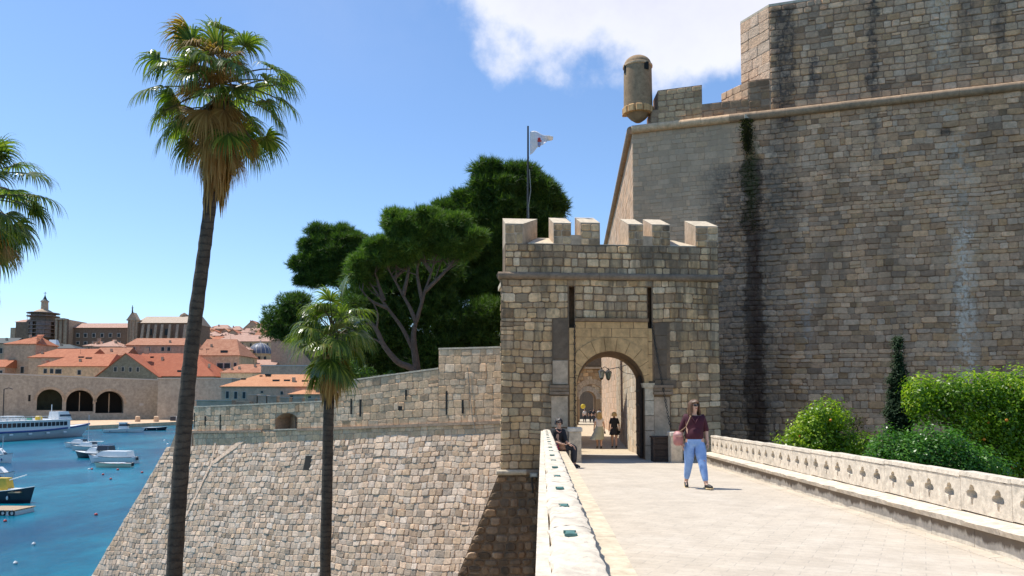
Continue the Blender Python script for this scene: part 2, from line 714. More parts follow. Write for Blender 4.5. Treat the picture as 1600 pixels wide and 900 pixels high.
# tower roof behind the parapet
obj('roof', prism([(uL, z_st), (uR, z_st), (uR, z_st+0.15), (uL, z_st+0.15)], TU+0.01, DT, EY), M_pale, tower)

# stones
holes = [(xs[888]-0.01, -1, xs[1021], zs), (xs[863], -1, xs[888], T(870, 497)[1]), (xs[1021], -1, xs[1047], T(1030, 504)[1])]
st = lay(TP, 0, sR, bot+.09, z_st-0.06, (0.17, 0.31), (0.2, 0.44), holes, gap=0.008, proud=(0.010, 0.045), pillow=0.86, pal=PAL_T, cvar=0.24, cham=0.15, warp=.02, split=.1)
st += lay(TP, a1+0.01, b0-0.01, T(950, 498)[1], z_st-0.06, (0.22, 0.3), (0.24, 0.42), [(a1, zs, b0, zs+0.001)], gap=0.014, proud=(0.015, 0.04), pillow=0.86, pal=PAL_T, cvar=0.2)
# upper part and the merlons: (front left, front right, back left, back right) px, top, sill
st += lay(TP, uL, uR, z_st+0.1, z_sill-0.02, (0.2, 0.3), (0.22, 0.42), gap=0.014, proud=(0.012, 0.04), pillow=0.86, pal=PAL_T, cvar=0.2)
emit(st, tower, M_tower)
st = []
ztop = T(820, 350)[1]
P = TP.P
mers = [(789.5, 817, 789.5, 846, 350, z_sill), (865, 892.5, 865, 892.5, 349, z_sill), (907.5, 937.5, 907.5, 937.5, 348.5, z_sill),
        (982, 1005, 982, 1005, 351, z_sill), (1019, 1047, 1019, 1047, 351.5, z_sill), (1087, 1122, 1087, 1122, 354, z_sill)]
for (f0, f1, g0, g1, pt, zb) in mers:
    s0, s1, t0, t1 = T(f0, 370)[0], T(f1, 370)[0], T(g0, 370)[0], T(g1, 370)[0]
    zt = T(f0, pt)[1]
    zk = zt+0.42
    P = TP.P
    A = [P(s0, zb), P(s1, zb), P(t1, zb)+EY*TU, P(t0, zb)+EY*TU]
    B = [P(s0, zt), P(s1, zt), P(t1, zk)+EY*TU, P(t0, zk)+EY*TU]
    m = obj('merlon', MB().hexa(A, B), M_ashlar, tower)
    e = 0.004
    A = [P(s0-e, zt)-EY*e, P(s1+e, zt)-EY*e, P(t1+e, zk)+EY*(TU+e), P(t0-e, zk)+EY*(TU+e)]
    obj('coping', MB().hexa([p+V((0, 0, 0.004)) for p in A], [p+V((0, 0, 0.02)) for p in A]), M_pale, m)
    st += lay(TP, s0, s1, zb, zt-0.01, (0.2, 0.28), (0.24, 0.38), gap=0.013, proud=(0.012, 0.035), pillow=0.86, pal=PAL_T, cvar=0.2)
emit(st, tower, M_tower)
LS = Plane(P(0, 0)+EP*DT, -EP, (0, 0, 1))
st = lay(LS, 0, DT*EP.length, bot+.09, z_st-.06, (0.2, 0.31), (0.24, 0.5), gap=0.008, proud=(0.010, 0.04), pillow=0.86, pal=PAL_T, cvar=0.2)
emit(st, tower, M_tower, n=40)
# raised blocks in the two narrow gaps, sloping sills in the wide ones
P = TP.P
for f0, f1 in ((892.5, 907.5), (1005, 1019)):
    s0, s1 = T(f0, 370)[0], T(f1, 370)[0]
    obj('sill', MB().hexa([P(s0, z_sill), P(s1, z_sill), P(s1, z_sill)+EY*TU, P(s0, z_sill)+EY*TU], [P(s0, z_sill2), P(s1, z_sill2), P(s1, z_sill2+.12)+EY*TU, P(s0, z_sill2+.12)+EY*TU]), M_ashlar, tower)
for f0, f1, g0, g1 in ((825, 865, 846, 865), (1047, 1087, 1047, 1068), (937.5, 982, 937.5, 982)):
    s0, s1, t0, t1 = T(f0, 370)[0], T(f1, 370)[0], T(g0, 370)[0], T(g1, 370)[0]
    up = 0.42 if f0 != 937.5 else 0.05
    obj('sill', MB().hexa([P(s0, z_sill-.02), P(s1, z_sill-.02), P(t1, z_sill-.02)+EY*TU, P(t0, z_sill-.02)+EY*TU], [P(s0, z_sill+.02), P(s1, z_sill+.02), P(t1, z_sill+up)+EY*TU, P(t0, z_sill+up)+EY*TU]), M_pale, tower)
# string course (half round), in stones
n = 9
for k in range(n):
    s0 = -0.10+(sR+0.2)*k/n
    s1 = -0.10+(sR+0.2)*(k+1)/n-0.006
    obj('string_course', MB().tube([P(s0, z_st+.03, .04+R.uniform(-.008, .008)), P(s1, z_st+.03, .04+R.uniform(-.008, .008))], 0.11, 10), M_string, tower, smooth=True)
obj('string_course', MB().tube([P(0, z_st+.03, 0.02)-V((.04, 0, 0)), P(0, z_st+.03, 0)+EP*DT-V((.04, 0, 0))], 0.11, 10), M_string, tower, smooth=True)

# dressed stone around the gate, each block its own piece


def block(poly, d=0.02, mat=M_ashy, name='dressed_block', back=-0.04, g=0.006, label=None):
    cx, cz = sum(p[0] for p in poly)/len(poly), sum(p[1] for p in poly)/len(poly)
    q = []
    for p in poly:
        l = math.hypot(p[0]-cx, p[1]-cz)
        q.append((cx+(p[0]-cx)*(1-g/l*1.4), cz+(p[1]-cz)*(1-g/l*1.4)))
    A = [P(s, z, back) for s, z in q]
    B = [P(s, z, d-0.012) for s, z in q]
    C = [P(cx+(s-cx)*0.985, cz+(z-cz)*0.985, d) for s, z in q]
    n = len(q)
    mb = MB().raw(A+B+C, [tuple(range(2*n, 3*n))]+[(i, (i+1) % n, n+(i+1) % n, n+i) for i in range(n)]+[(n+i, n+(i+1) % n, 2*n+(i+1) % n, 2*n+i) for i in range(n)])
    return obj(name, mb, mat, tower, label=label)


def rect(x0, y0, x1, y1):
    a, b = T(x0, y1), T(x1, y0)
    return [(a[0], a[1]), (b[0], a[1]), (b[0], b[1]), (a[0], b[1])]


fl, fr = T(898.5, 600)[0], T(1013.5, 600)[0]
zr = [T(950, y)[1] for y in (503, 513, 527)]
for (zt, zb, cuts) in ((zr[0], zr[1], (0, .14, .36, .62, .8, 1)), (zr[1], zr[2], (0, .22, .5, .75, 1))):
    for c0, c1 in zip(cuts[:-1], cuts[1:]):
        block([(fl+(fr-fl)*c0, zb), (fl+(fr-fl)*c1, zb), (fl+(fr-fl)*c1, zt), (fl+(fr-fl)*c0, zt)], 0.015)
# voussoirs


def rout(t):
    c = math.cos(t)
    r = ro
    if c > 0.01:
        r = min(r, (fr-acx)/c)
    if c < -0.01:
        r = min(r, (fl-acx)/c)
    return r


nv = 11
for k in range(nv):
    t0, t1 = PI*k/nv, PI*(k+1)/nv
    ts = np.linspace(t0, t1, 5)
    poly = [(acx+ri*math.cos(t), zc+ri*math.sin(t)) for t in ts[::-1]]+[(acx+rout(t)*math.cos(t), zc+rout(t)*math.sin(t)) for t in ts]
    block(poly[::-1] if False else poly, 0.05, M_ashy, 'voussoir', g=0.005)
# spandrels beside the ring
for sgn, e in ((1, fr), (-1, fl)):
    tt = math.acos(min(1, abs(e-acx)/ro))
    pts = [(acx+sgn*ro*math.cos(t), zc+ro*math.sin(t)) for t in np.linspace(tt, PI/2, 8)]
    poly = [(e, zr[2])]+[(x, z) for x, z in pts]+[(acx, zr[2])]
    poly = [q for q in poly if q[1] <= zr[2]+1e-6]
    if sgn > 0:
        poly = poly[::-1]
    block(poly, 0.012, M_ashy)
# jambs, impost, frame strips
za, zb_ = T(1010, 609)[1], z_gate-0.02
hj = (zc-zb_)/5
for k in range(5):
    block([(acx+ri, zb_+hj*k), (xs[1021], zb_+hj*k), (xs[1021], zb_+hj*(k+1)), (acx+ri, zb_+hj*(k+1))], 0.05, M_pale if k in (3, 4) else M_ashlar)
    block([(fl, zb_+hj*k), (acx-ri, zb_+hj*k), (acx-ri, zb_+hj*(k+1)), (fl, zb_+hj*(k+1))], 0.05)
obj('impost', MB().hexa([P(acx+ri-.05, zc-.06, -.1), P(xs[1021]+.01, zc-.06, -.1), P(xs[1021]+.01, zc-.06, .09), P(acx+ri-.05, zc-.06, .09)], [P(acx+ri-.09, zc+.08, -.1), P(xs[1021]+.01, zc+.08, -.1), P(xs[1021]+.01, zc+.08, .13), P(acx+ri-.09, zc+.08, .13)]), M_pale, tower)
hj = (zsb-zb_)/8
for k in range(8):
    block([(a0+.003, zb_+hj*k), (a1-.003, zb_+hj*k), (a1-.003, zb_+hj*(k+1)), (a0+.003, zb_+hj*(k+1))], 0.03)
z1 = zc+0.14
for k in range(4):
    h = (zsb-z1)/4
    block([(b0+.003, z1+h*k), (b1-.003, z1+h*k), (b1-.003, z1+h*(k+1)), (b0+.003, z1+h*(k+1))], 0.03)
# small cornice above the ashlar courses
obj('cornice', MB().hexa([P(fl, zr[0]+.01, -.02), P(fr, zr[0]+.01, -.02), P(fr, zr[0]+.01, .06), P(fl, zr[0]+.01, .06)], [P(fl, zr[0]+.1, -.02), P(fr, zr[0]+.1, -.02), P(fr, zr[0]+.1, .12), P(fl, zr[0]+.1, .12)]), M_string, tower)
# left side pilaster
block(rect(864, 497, 887, 561), 0.02, M_grey)
block(rect(863, 563, 887, 601), 0.05, M_ashlar)
block(rect(861, 618, 887, 668), 0.05, M_ashlar)
block(rect(861, 669, 887, 722), 0.05, M_ashlar)
# right side pilaster
for ya, yb in ((504, 524), (525, 546), (547, 570), (571, 593)):
    block(rect(1022, ya, 1042, yb), 0.02, M_grey)
block(rect(1021.5, 594, 1056, 606), 0.10, M_grey)
block(rect(1022, 620, 1046, 684), 0.03, M_ashlar)
block(rect(1022, 685, 1046, 722), 0.03, M_ashlar)
for x0, x1 in ((858, 888), (1020, 1050)):
    for (ya, yb, d) in ((602, 606, .16), (606.5, 611, .11), (612, 616.5, .15)):
        (q0, zb0), (q1, zt0) = T(x0, yb), T(x1, ya)
        obj('moulding', MB().hexa([P(q0, zb0, -.02), P(q1, zb0, -.02), P(q1, zb0, d), P(q0, zb0, d)], [P(q0, zt0, -.02), P(q1, zt0, -.02), P(q1, zt0, d), P(q0, zt0, d)]), M_string, tower)
# drawbridge chains of separate links


def chain(p, q, sag=0.0):
    n = int((q-p).length/0.085)
    mb = MB()
    d = (q-p).normalized()
    for i in range(n):
        t = i/(n-1)
        c = p.lerp(q, t)-V((0, 0, sag*math.sin(PI*t)))
        a = V((1, 0, 0)) if i % 2 else V((0, 1, 0))
        a = (a-d*a.dot(d)).normalized()
        pts = [c+d*(0.052*math.cos(k*PI/4))+a*(0.024*math.sin(k*PI/4)) for k in range(9)]
        mb.tube(pts, 0.009, 4, cap=False)
    return obj('chain', mb, M_iron, tower)


x_, z_ = T(897.3, 505)
x2, z2 = T(897.5, 700)
chain(P(x_, z_, 0.06), P(x2, z2, 0.09))
x_, z_ = T(1018, 505)
x2, z2 = T(1044, 665)
chain(P(x_, z_, 0.03), P(x2, z2, 0.2), 0.05)
# door leaf standing open against the right side of the passage
dq = P(acx+ri, 0)+EP*0.6
door = obj('door', MB().hexa([dq+V((-.10, 0, z_gate+.02)), dq+V((-.03, 0, z_gate+.02)), dq+V((-.03, 0, z_gate+.02))+EP*1.75, dq+V((-.10, 0, z_gate+.02))+EP*1.75],
                             [dq+V((-.10, 0, 2.3)), dq+V((-.03, 0, 2.3)), dq+V((-.03, 0, 2.3))+EP*1.75, dq+V((-.10, 0, 2.3))+EP*1.75]), M_oldwood, tower)
for k in range(5):
    zz = z_gate+0.3+k*0.45
    obj('iron_strap', MB().hexa([dq+V((-.12, 0, zz)), dq+V((-.103, 0, zz)), dq+V((-.103, 0, zz))+EP*1.7, dq+V((-.12, 0, zz))+EP*1.7], [dq+V((-.12, 0, zz+.06)), dq+V((-.103, 0, zz+.06)), dq+V((-.103, 0, zz+.06))+EP*1.7, dq+V((-.12, 0, zz+.06))+EP*1.7]), M_iron, door)
# lower torus and battered base over the moat
zt = T(783, 738)[1]
for k in range(4):
    s0, s1 = -0.14+k*0.9, -0.14+(k+1)*0.9-.006
    obj('base_moulding', MB().tube([P(s0, zt, .06), P(s1, zt, .06)], 0.085, 10), M_pale if k == 0 else M_string, tower, smooth=True)
BP0 = P(0, zt-0.02, 0)
bt = math.radians(4)
BB = Plane(BP0, TP.eu, V((0, 0, 1))*math.cos(bt)+TP.n*-math.sin(bt))
PAL_BASE = ((0.23, 0.20, 0.15), (0.19, 0.165, 0.125), (0.27, 0.235, 0.18), (0.16, 0.14, 0.11), (0.31, 0.28, 0.225))
u1, v1 = BB.inv(715, 900)
u0, v0 = BB.inv(778, 743)
k_ = (u1-u0)/(v1-v0)
H = 8.2
lof = lambda v: u0+(v-v0)*k_
E2 = V((.5, 4, 0))
A = [BB.P(lof(0), 0, 0), BB.P(7.0, 0, 0), BB.P(7.0, 0, 0)+E2, BB.P(lof(0), 0, 0)+E2]
B = [BB.P(lof(-H), -H, 0), BB.P(7.0, -H, 0), BB.P(7.0, -H, 0)+E2, BB.P(lof(-H), -H, 0)+E2]
obj('base', MB().hexa(B, A), M_mortar_t, tower)
M_base = stone_mat('tower_base_stone', dirt=0.6, nscale=8, bump=0.6, dcol=(0.06, 0.055, 0.045))
st = lay(BB, 0, 1.9, -H+2.2, -0.1, (0.2, 0.3), (0.24, 0.42), lo=lof, hi=lambda v: 1.9, gap=0.02, proud=(0.02, 0.07), pillow=0.75, pal=PAL_BASE, cvar=0.25, cham=0.2)
emit(st, tower, M_base, n=160)
# the rest of the base towards the right, behind the bridge

# little box lamp fixed under the base moulding, with its cable
q = BB.P(*BB.inv(834, 741), 0.0)
fx = thing('wall_lamp', q, 'small square metal lamp with a hanging cable at the foot of the gate tower', 'lamp')
M_greym = pmat('grey_metal', (0.28, 0.27, 0.23), 0.2, 10, 0.5, 0.05)
obj('housing', MB().box(q+V((0, -.16, 0.0)), (.24, .12, .13), bev=.015), M_greym, fx)
obj('lens', MB().box(q+V((0, -.225, 0.0)), (.16, .012, .08)), pmat('lamp_lens', (.5, .5, .45), .1, 5, .2, 0), fx)
obj('cable', MB().tube([q+V((-.05, -.13, -.05)), q+V((-.06, -.12, -.25)), q+V((-.03, -.12, -.45)), q+V((-.05, -.11, -.55))], 0.022, 6), M_iron, fx, smooth=True)

# ---------------------------------------------------------------- flag on the tower
fb = at(825, 345, 24.9)
fp = thing('flagpole', (fb.x, fb.y, z_st+0.1), 'thin dark flagpole with cable rising behind the leftmost tower merlon', 'flagpole')
ft = at(825, 197, 24.9)
obj('pole', MB().tube([(fb.x, fb.y, z_st+0.1), (ft.x, ft.y, ft.z)], [0.045, 0.028], 8), M_iron, fp, smooth=True)
obj('cable', MB().tube([(fb.x+.03, fb.y-.05, fb.z-.3), (fb.x+.02, fb.y-.05, fb.z+.5), (fb.x+.09, fb.y-.05, fb.z+1.0), (fb.x+.05, fb.y-.05, fb.z+1.7)], 0.012, 5), M_greym, fp)
flag = thing('flag', at(827, 240, 24.88), 'ragged white flag with a small red and blue emblem flying from the tower', 'flag')
M_cloth = pmat('white_cloth', (0.78, 0.74, 0.74), 0.08, 9, 0.85, 0.2, 0.02)
vs, fs = [], []
NX, NZ = 22, 14
A_, B_ = at(826.5, 206, 24.88), at(827, 243, 24.88)
for i in range(NX+1):
    t = i/NX
    top = at(828+36*t, 206+7*t**1.3-2*math.sin(t*6), 24.88)
    bo = at(828+36*t, 242-26*t**0.8+1.5*math.sin(t*14), 24.88)
    for j in range(NZ+1):
        q = bo.lerp(top, j/NZ)
        q.y += 0.10*math.sin(t*9+j*0.25)*(0.2+t)
        vs.append(q)
for i in range(NX):
    for j in range(NZ):
        a = i*(NZ+1)+j
        fs.append((a, a+NZ+1, a+NZ+2, a+1))
fo = obj('cloth', MB().raw(vs, fs), M_cloth, flag, smooth='all')
md = fo.modifiers.new('thickness', 'SOLIDIFY')
md.thickness = 0.006
M_red = pmat('red_paint', (0.55, 0.05, 0.04), .1, 10, .7, 0)
M_blue = pmat('faded_blue', (0.25, 0.27, 0.42), .1, 10, .7, 0)
for (x, y, rw, rh, m) in ((842.5, 217, .05, .045, M_red), (843, 220, .075, .03, M_red), (842.5, 225, .05, .07, M_blue)):
    c = at(x, y, 24.79)
    mb = MB().raw([c+V((rw*math.cos(k*PI/5), -0.004, rh*math.sin(k*PI/5))) for k in range(10)]+[c+V((rw*math.cos(k*PI/5), 0.12, rh*math.sin(k*PI/5))) for k in range(10)],
                  [tuple(range(9, -1, -1))]+[(k, (k+1) % 10, 10+(k+1) % 10, 10+k) for k in range(10)])
    obj('emblem', mb, m, flag)

# ================================================================ FORTRESS (right)
Xc = gx(992, 36.5)
Xr, Yr = gx(1600, 31.4), 31.4
FP = Plane((Xc, 36.5, 0), (Xr-Xc, Yr-36.5, 0), (0, 0, 1))
Z_B = -3.6
zstr = FP.inv(993, 203)[1]
fu = lambda px, py=400: FP.inv(px, py)[0]
WR = fu(1600)+4.5
fort = thing('fortress', FP.P(8, Z_B), 'huge weathered stone fortress bastion with stained walls behind the bridge', 'fortress')


def fstain(nt, p, c):
    d = nd(nt, 'ShaderNodeVectorMath', operation='SUBTRACT', i0=p)
    d.inputs[1].default_value = FP.P0
    e = nd(nt, 'ShaderNodeVectorMath', operation='DOT_PRODUCT', i0=d.outputs[0])
    e.inputs[1].default_value = FP.eu
    z = nd(nt, 'ShaderNodeSeparateXYZ', i0=p).outputs[2]
    u = e.outputs['Value']
    nz = noise(nt, p, 1.1, 9, 0.78)
    nf = noise(nt, p, 5.5, 5, 0.7)
    uu = mth(nt, 'ADD', u, mth(nt, 'MULTIPLY', mth(nt, 'SUBTRACT', nz, 0.5), 1.7))

    def streak(c, px, hw, y0, y1, col, al, feather=0.5, fade=1.2, rag=0.5):
        u0 = fu(px, (y0+y1)/2)
        z0, z1 = FP.inv(px, y0)[1], FP.inv(px, y1)[1]
        m = mth(nt, 'ABSOLUTE', mth(nt, 'SUBTRACT', uu, u0))
        m = rng(nt, m, hw, hw*(1-feather), 0, 1, True)
        mz = mth(nt, 'MULTIPLY', rng(nt, z, z0, z0-0.3), rng(nt, z, z1, z1+fade))
        r = mth(nt, 'SUBTRACT', 1.0, mth(nt, 'MULTIPLY', rng(nt, nf, 0.58, 0.42), min(1, rag)))
        m = mth(nt, 'MULTIPLY', mth(nt, 'MULTIPLY', m, mz), mth(nt, 'MULTIPLY', r, al))
        return mixc(nt, m, c, col)
    # smooth, paler masonry by the corner
    ud = fu(1108)
    m = mth(nt, 'SUBTRACT', uu, mth(nt, 'MULTIPLY', mth(nt, 'SUBTRACT', z, 8.0), 0.22))
    m = rng(nt, m, ud+0.3, ud-0.3)
    m = mth(nt, 'MULTIPLY', m, rng(nt, z, zstr+.1, zstr))
    c = mixc(nt, mth(nt, 'MULTIPLY', m, 0.6), c, (0.52, 0.39, 0.26))
    c = streak(c, 1165, 2.3, 250, 900, (0.115, 0.10, 0.08), 0.72, 0.6, 0.5)
    c = streak(c, 1215, 0.7, 190, 420, (0.15, 0.12, 0.09), 0.7, 0.8, 2.5)
    c = streak(c, 1180, 0.52, 240, 900, (0.065, 0.042, 0.03), 0.86, 0.45, 0.3, 0.1)
    c = streak(c, 1182, 0.25, 330, 700, (0.07, 0.033, 0.02), 0.6, 0.8, 1.5, 0.6)
    c = streak(c, 1172, 0.36, 200, 360, (0.055, 0.062, 0.02), 0.8, 0.7, 1.5, 0.6)
    c = streak(c, 1225, 0.62, 5, 200, (0.085, 0.065, 0.055), 0.9, 0.6, 0.3)
    c = streak(c, 1240, 0.5, 190, 420, (0.14, 0.11, 0.085), 0.55, 0.8, 2.5)
    c = streak(c, 1360, 0.28, -200, 175, (0.08, 0.065, 0.055), 0.85, 0.7, 1.0)
    c = streak(c, 1366, 0.3, 160, 300, (0.15, 0.12, 0.095), 0.6, 0.7, 2.0)
    c = streak(c, 1272, 0.3, 80, 175, (0.08, 0.07, 0.065), 0.8, 0.7, 1.0)
    c = streak(c, 1560, 0.35, -100, 120, (0.10, 0.08, 0.065), 0.7, 0.7, 1.5)
    c = streak(c, 1508, 0.35, -100, 120, (0.10, 0.08, 0.065), 0.6, 0.7, 1.5)
    c = streak(c, 1470, 0.6, -100, 130, (0.70, 0.58, 0.44), 0.55, 0.8, 1.5, 1.2)
    c = streak(c, 1505, 0.9, 200, 640, (0.58, 0.48, 0.37), 0.55, 0.9, 2.5, 1.2)
    c = streak(c, 1508, 0.42, 350, 640, (0.80, 0.66, 0.51), 0.85, 0.9, 1.5, 1.2)
    c = streak(c, 1480, 0.6, 160, 200, (0.58, 0.47, 0.35), 0.6, 0.8, .6, 1.1)
    c = streak(c, 1478, 0.55, 196, 214, (0.04, 0.035, 0.03), 0.9, 0.8, .2, .3)
    c = streak(c, 1262, 0.3, 440, 560, (0.45, 0.42, 0.38), 0.5, 0.8, 1, 1.3)
    return c


M_fort = stone_mat('fortress_stone', extra=fstain, dirt=0.35, nscale=7, bump=0.6, dscale=0.4, tint=(2.1, 1.57, 1.23))
M_fmort = stone_mat('fortress_mortar', attr=False, base=(0.26, 0.215, 0.17), extra=fstain, dirt=0.3)
M_fside = stone_mat('sunlit_render', attr=False, base=(0.50, 0.44, 0.36), dirt=0.12, nscale=4, bump=0.7, bdist=0.06, dcol=(.3, .27, .22))
M_fcor = stone_mat('cordon_stone', attr=False, base=(0.34, 0.30, 0.235), dirt=0.4, nscale=6, bump=0.3)
M_fcorl = stone_mat('pale_cordon_stone', attr=False, base=(0.56, 0.49, 0.37), dirt=0.1, nscale=6, bump=0.2)
M_fashl = stone_mat('yellow_parapet_stone', dirt=0.3, nscale=6, bump=0.4)

Ed = V((93/1200, 1, 0))
EdN = V((-1, 93/1200, 0)).normalized()
FP_ = FP.P
# main mass
A = [FP_(0, Z_B), FP_(WR, Z_B), FP_(WR, Z_B)+V((0, 40, 0)), FP_(0, Z_B)+Ed*40]
obj('body', MB().hexa(A, [V((p.x, p.y, zstr+0.02)) for p in A]), M_fmort, fort)


def fstyle(u, z):
    m = u-(z-8.0)*0.22
    ud = fu(1108)
    if m < ud and z < zstr:
        return (0.4, 0.93, 0.6)
    if abs(u-fu(1172)) < 2.3 and z < 11.5:
        return (1.5, 0.72, 1.3)
    return True


low = 0.0
st = lay(FP, 0, WR, -3.0, zstr-0.12, (0.16, 0.33), (0.18, 0.66), gap=0.004, proud=(0.010, 0.055), pillow=0.86, pal=PAL_B, cvar=0.2, style=fstyle, cham=0.14, warp=.016)
emit(st, fort, M_fort)
# sunlit left flank
LP = Plane(FP_(0, 0)+Ed*40, -Ed, (0, 0, 1))
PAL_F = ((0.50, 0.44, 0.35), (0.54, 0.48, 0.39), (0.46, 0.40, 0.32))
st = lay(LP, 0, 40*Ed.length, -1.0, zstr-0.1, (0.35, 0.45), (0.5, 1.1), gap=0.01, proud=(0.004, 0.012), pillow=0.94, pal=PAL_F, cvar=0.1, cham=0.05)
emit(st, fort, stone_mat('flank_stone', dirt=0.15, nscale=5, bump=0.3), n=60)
# cordon
uu = 0.0
k = 0
while uu < WR:
    L = R.uniform(0.9, 1.5)
    pale = uu < 3.6 or 4.6 < uu < 5.6
    obj('cordon', MB().tube([FP_(uu, zstr+R.uniform(-.01, .01), .07), FP_(min(uu+L, WR)-.008, zstr+R.uniform(-.01, .01), .07)], 0.20, 12), M_fcorl if pale else M_fcor, fort, smooth=True,
        label='pale new stone of the cordon' if pale else None)
    uu += L
for k in range(20):
    q0, q1 = FP_(0, zstr)+Ed*(k*2.0)+EdN*.07, FP_(0, zstr)+Ed*(k*2.0+1.99)+EdN*.07
    obj('cordon', MB().tube([q0, q1], 0.20, 10), M_fcor, fort, smooth=True)
# upper wall: a tall block with a sunlit left return
uU = fu(1203, 100)
zU = FP.inv(1203, 10)[1]
bk = V((-0.83, 1.64, 0))
zsh = zstr+0.02
A = [FP_(uU, zsh, -.02), FP_(WR, zsh, -.02), FP_(WR, zsh)+V((6, 14, 0)), FP_(uU, zsh)+bk+V((6.5, 12, 0)), FP_(uU, zsh, -.02)+bk]
up = obj('upper_wall', MB().hexa(A, [V((p.x, p.y, zU)) for p in A]), M_fmort, fort)
UPl = Plane(FP_(0, 0, -.02), FP.eu, (0, 0, 1))
st = lay(UPl, uU, WR, zsh+0.2, zU-0.02, (0.24, 0.33), (0.26, 0.62), gap=0.014, proud=(0.018, 0.045), pillow=0.84, pal=PAL_B, cvar=0.2)
emit(st, fort, M_fort, n=200)
RP = Plane(FP_(uU, 0, -.02)+bk, -bk, (0, 0, 1))
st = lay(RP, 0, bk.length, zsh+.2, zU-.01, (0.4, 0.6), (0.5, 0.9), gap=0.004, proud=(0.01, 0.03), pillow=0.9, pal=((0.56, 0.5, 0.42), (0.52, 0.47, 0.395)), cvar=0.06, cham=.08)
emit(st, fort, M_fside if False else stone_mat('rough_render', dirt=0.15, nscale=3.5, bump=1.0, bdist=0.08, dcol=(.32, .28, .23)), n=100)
obj('coping', MB().hexa([V((p.x, p.y, zU+.004)) for p in A], [V((p.x, p.y, zU+.12)) for p in A]), M_pale, fort)
# low stepped block beside it, the parapet and the merlon next to the sentry box
def fblock(px0, px1, ytop, thick, name, mat, back=None, front=0.0, pal=PAL_B, gapd=0.012, off=0.0):
    s0, s1 = fu(px0, 160), fu(px1, 160)
    zt = FP.inv(px0, ytop)[1]
    q = back if back is not None else V((0, thick, 0))
    A = [FP_(s0, zsh, off), FP_(s1, zsh, off), FP_(s1, zsh, off)+q, FP_(s0, zsh, off)+q]
    o = obj(name, MB().hexa(A, [V((p.x, p.y, zt)) for p in A]), mat, fort)
    pl = Plane(FP_(0, 0, off), FP.eu, (0, 0, 1))
    st = lay(pl, s0, s1, zsh+.16, zt-.02, (0.24, 0.34), (0.3, 0.6), gap=gapd, proud=(0.01, 0.03), pillow=0.88, pal=pal, cvar=0.15)
    emit(st, fort, M_fashl, n=60)
    return s0, s1, zt, q


fblock(1170, 1203, 126, 1.5, 'parapet_block', M_fmort, back=V((-.85, 1.5, 0)), off=-.03)
s0 = fu(1170, 160)
zt = FP.inv(1170, 126)[1]
q = V((-.85, 1.5, 0))
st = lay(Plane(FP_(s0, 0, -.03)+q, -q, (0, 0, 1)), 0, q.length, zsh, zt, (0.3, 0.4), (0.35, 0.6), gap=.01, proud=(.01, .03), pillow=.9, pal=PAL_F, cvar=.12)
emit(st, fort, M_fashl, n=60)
fblock(1017, 1170, 172, 1.2, 'parapet', M_fmort, off=-.04)
fblock(1028, 1097, 141, 1.3, 'merlon', M_fmort, pal=((.44, .37, .25), (.50, .42, .29), (.38, .32, .22), (.47, .42, .31)), off=-.025)
# rail along the wall walk
mb = MB()
r0, r1 = FP_(fu(1096, 165), FP.inv(1096, 166)[1], -1.0), FP_(fu(1140, 165), FP.inv(1140, 162)[1], -1.0)
M_white = pmat('white_paint', (.75, .75, .73), .05, 5, .5, 0)
mb.tube([r0, r1], .03, 6)
for k in range(7):
    q = r0.lerp(r1, k/6)
    mb.tube([q, q-V((0, 0, .5))], .02, 5)
obj('railing', mb, M_white, fort)

# sentry box on the corner
cb0 = at(997, 178, 36.7)
sc_ = thing('sentry_box', cb0, 'round domed stone sentry box perched on the corner of the fortress', 'sentry box')
M_sen = stone_mat('sentry_stone', attr=False, base=(0.30, 0.26, 0.19), dirt=0.45, nscale=5, bump=0.3)
z = lambda y: at(997, y, 36.7).z
rr = (at(1018.5, 130, 36.7).x-at(975, 130, 36.7).x)/2
obj('drum', MB().lathe((cb0.x, cb0.y, 0), [(rr*.98, z(176)), (rr*1.02, z(168)), (rr, z(120)), (rr*.99, z(107))], 28), M_sen, sc_, smooth=True)
obj('rim', MB().lathe((cb0.x, cb0.y, 0), [(rr*.99, z(107)+.002), (rr*1.06, z(106)), (rr*1.06, z(103.5)), (rr*.98, z(102.5))], 28), M_fcorl, sc_, smooth=True)
prof = [(rr*.97*math.cos(t), z(102.6)+(z(88)-z(102.6))*math.sin(t)) for t in np.linspace(0, PI/2*.97, 9)]
obj('dome', MB().lathe((cb0.x, cb0.y, 0), prof, 28), M_sen, sc_, smooth=True)
obj('finial', MB().lathe((cb0.x, cb0.y, 0), [(.05, z(88.5)), (.1, z(87.8)), (.06, z(87)), (.01, z(85.5))], 10), M_fcorl, sc_, smooth=True)
q = at(1006.5, 110, 36.7)
for (px, w_) in ((1006.5, .22), (975.8, .1)):
    a = V((at(px, 111, 36.7).x-cb0.x, 0, 0))
    yo = -math.sqrt(max(rr*rr-a.x*a.x, 0.01))
    obj('loophole', MB().box((cb0.x+a.x, cb0.y+yo+.03, z(110.5)), (w_, .16, .36)), M_void, sc_)
cone = [(0.15, z(191)), (rr*.55, z(186)), (rr*.8, z(180)), (rr*.98, z(176.3))]
obj('corbel_cone', MB().lathe((cb0.x, cb0.y, 0), cone, 24), M_sen, sc_, smooth=True)
for ang in (-2.75, -2.2, -1.65, -1.1, -0.55, 0.0, -3.3):
    cx, cy = cb0.x+rr*.86*math.cos(ang), cb0.y+rr*.86*math.sin(ang)
    obj('corbel', MB().box((cx, cy, z(174.5)), (.36, .34, .34), rz=ang, bev=.05), M_fashl if False else M_ashy, sc_)
# dead plant hanging at the spout
sp_ = FP_(fu(1165, 195), FP.inv(1165, 190)[1], .1)

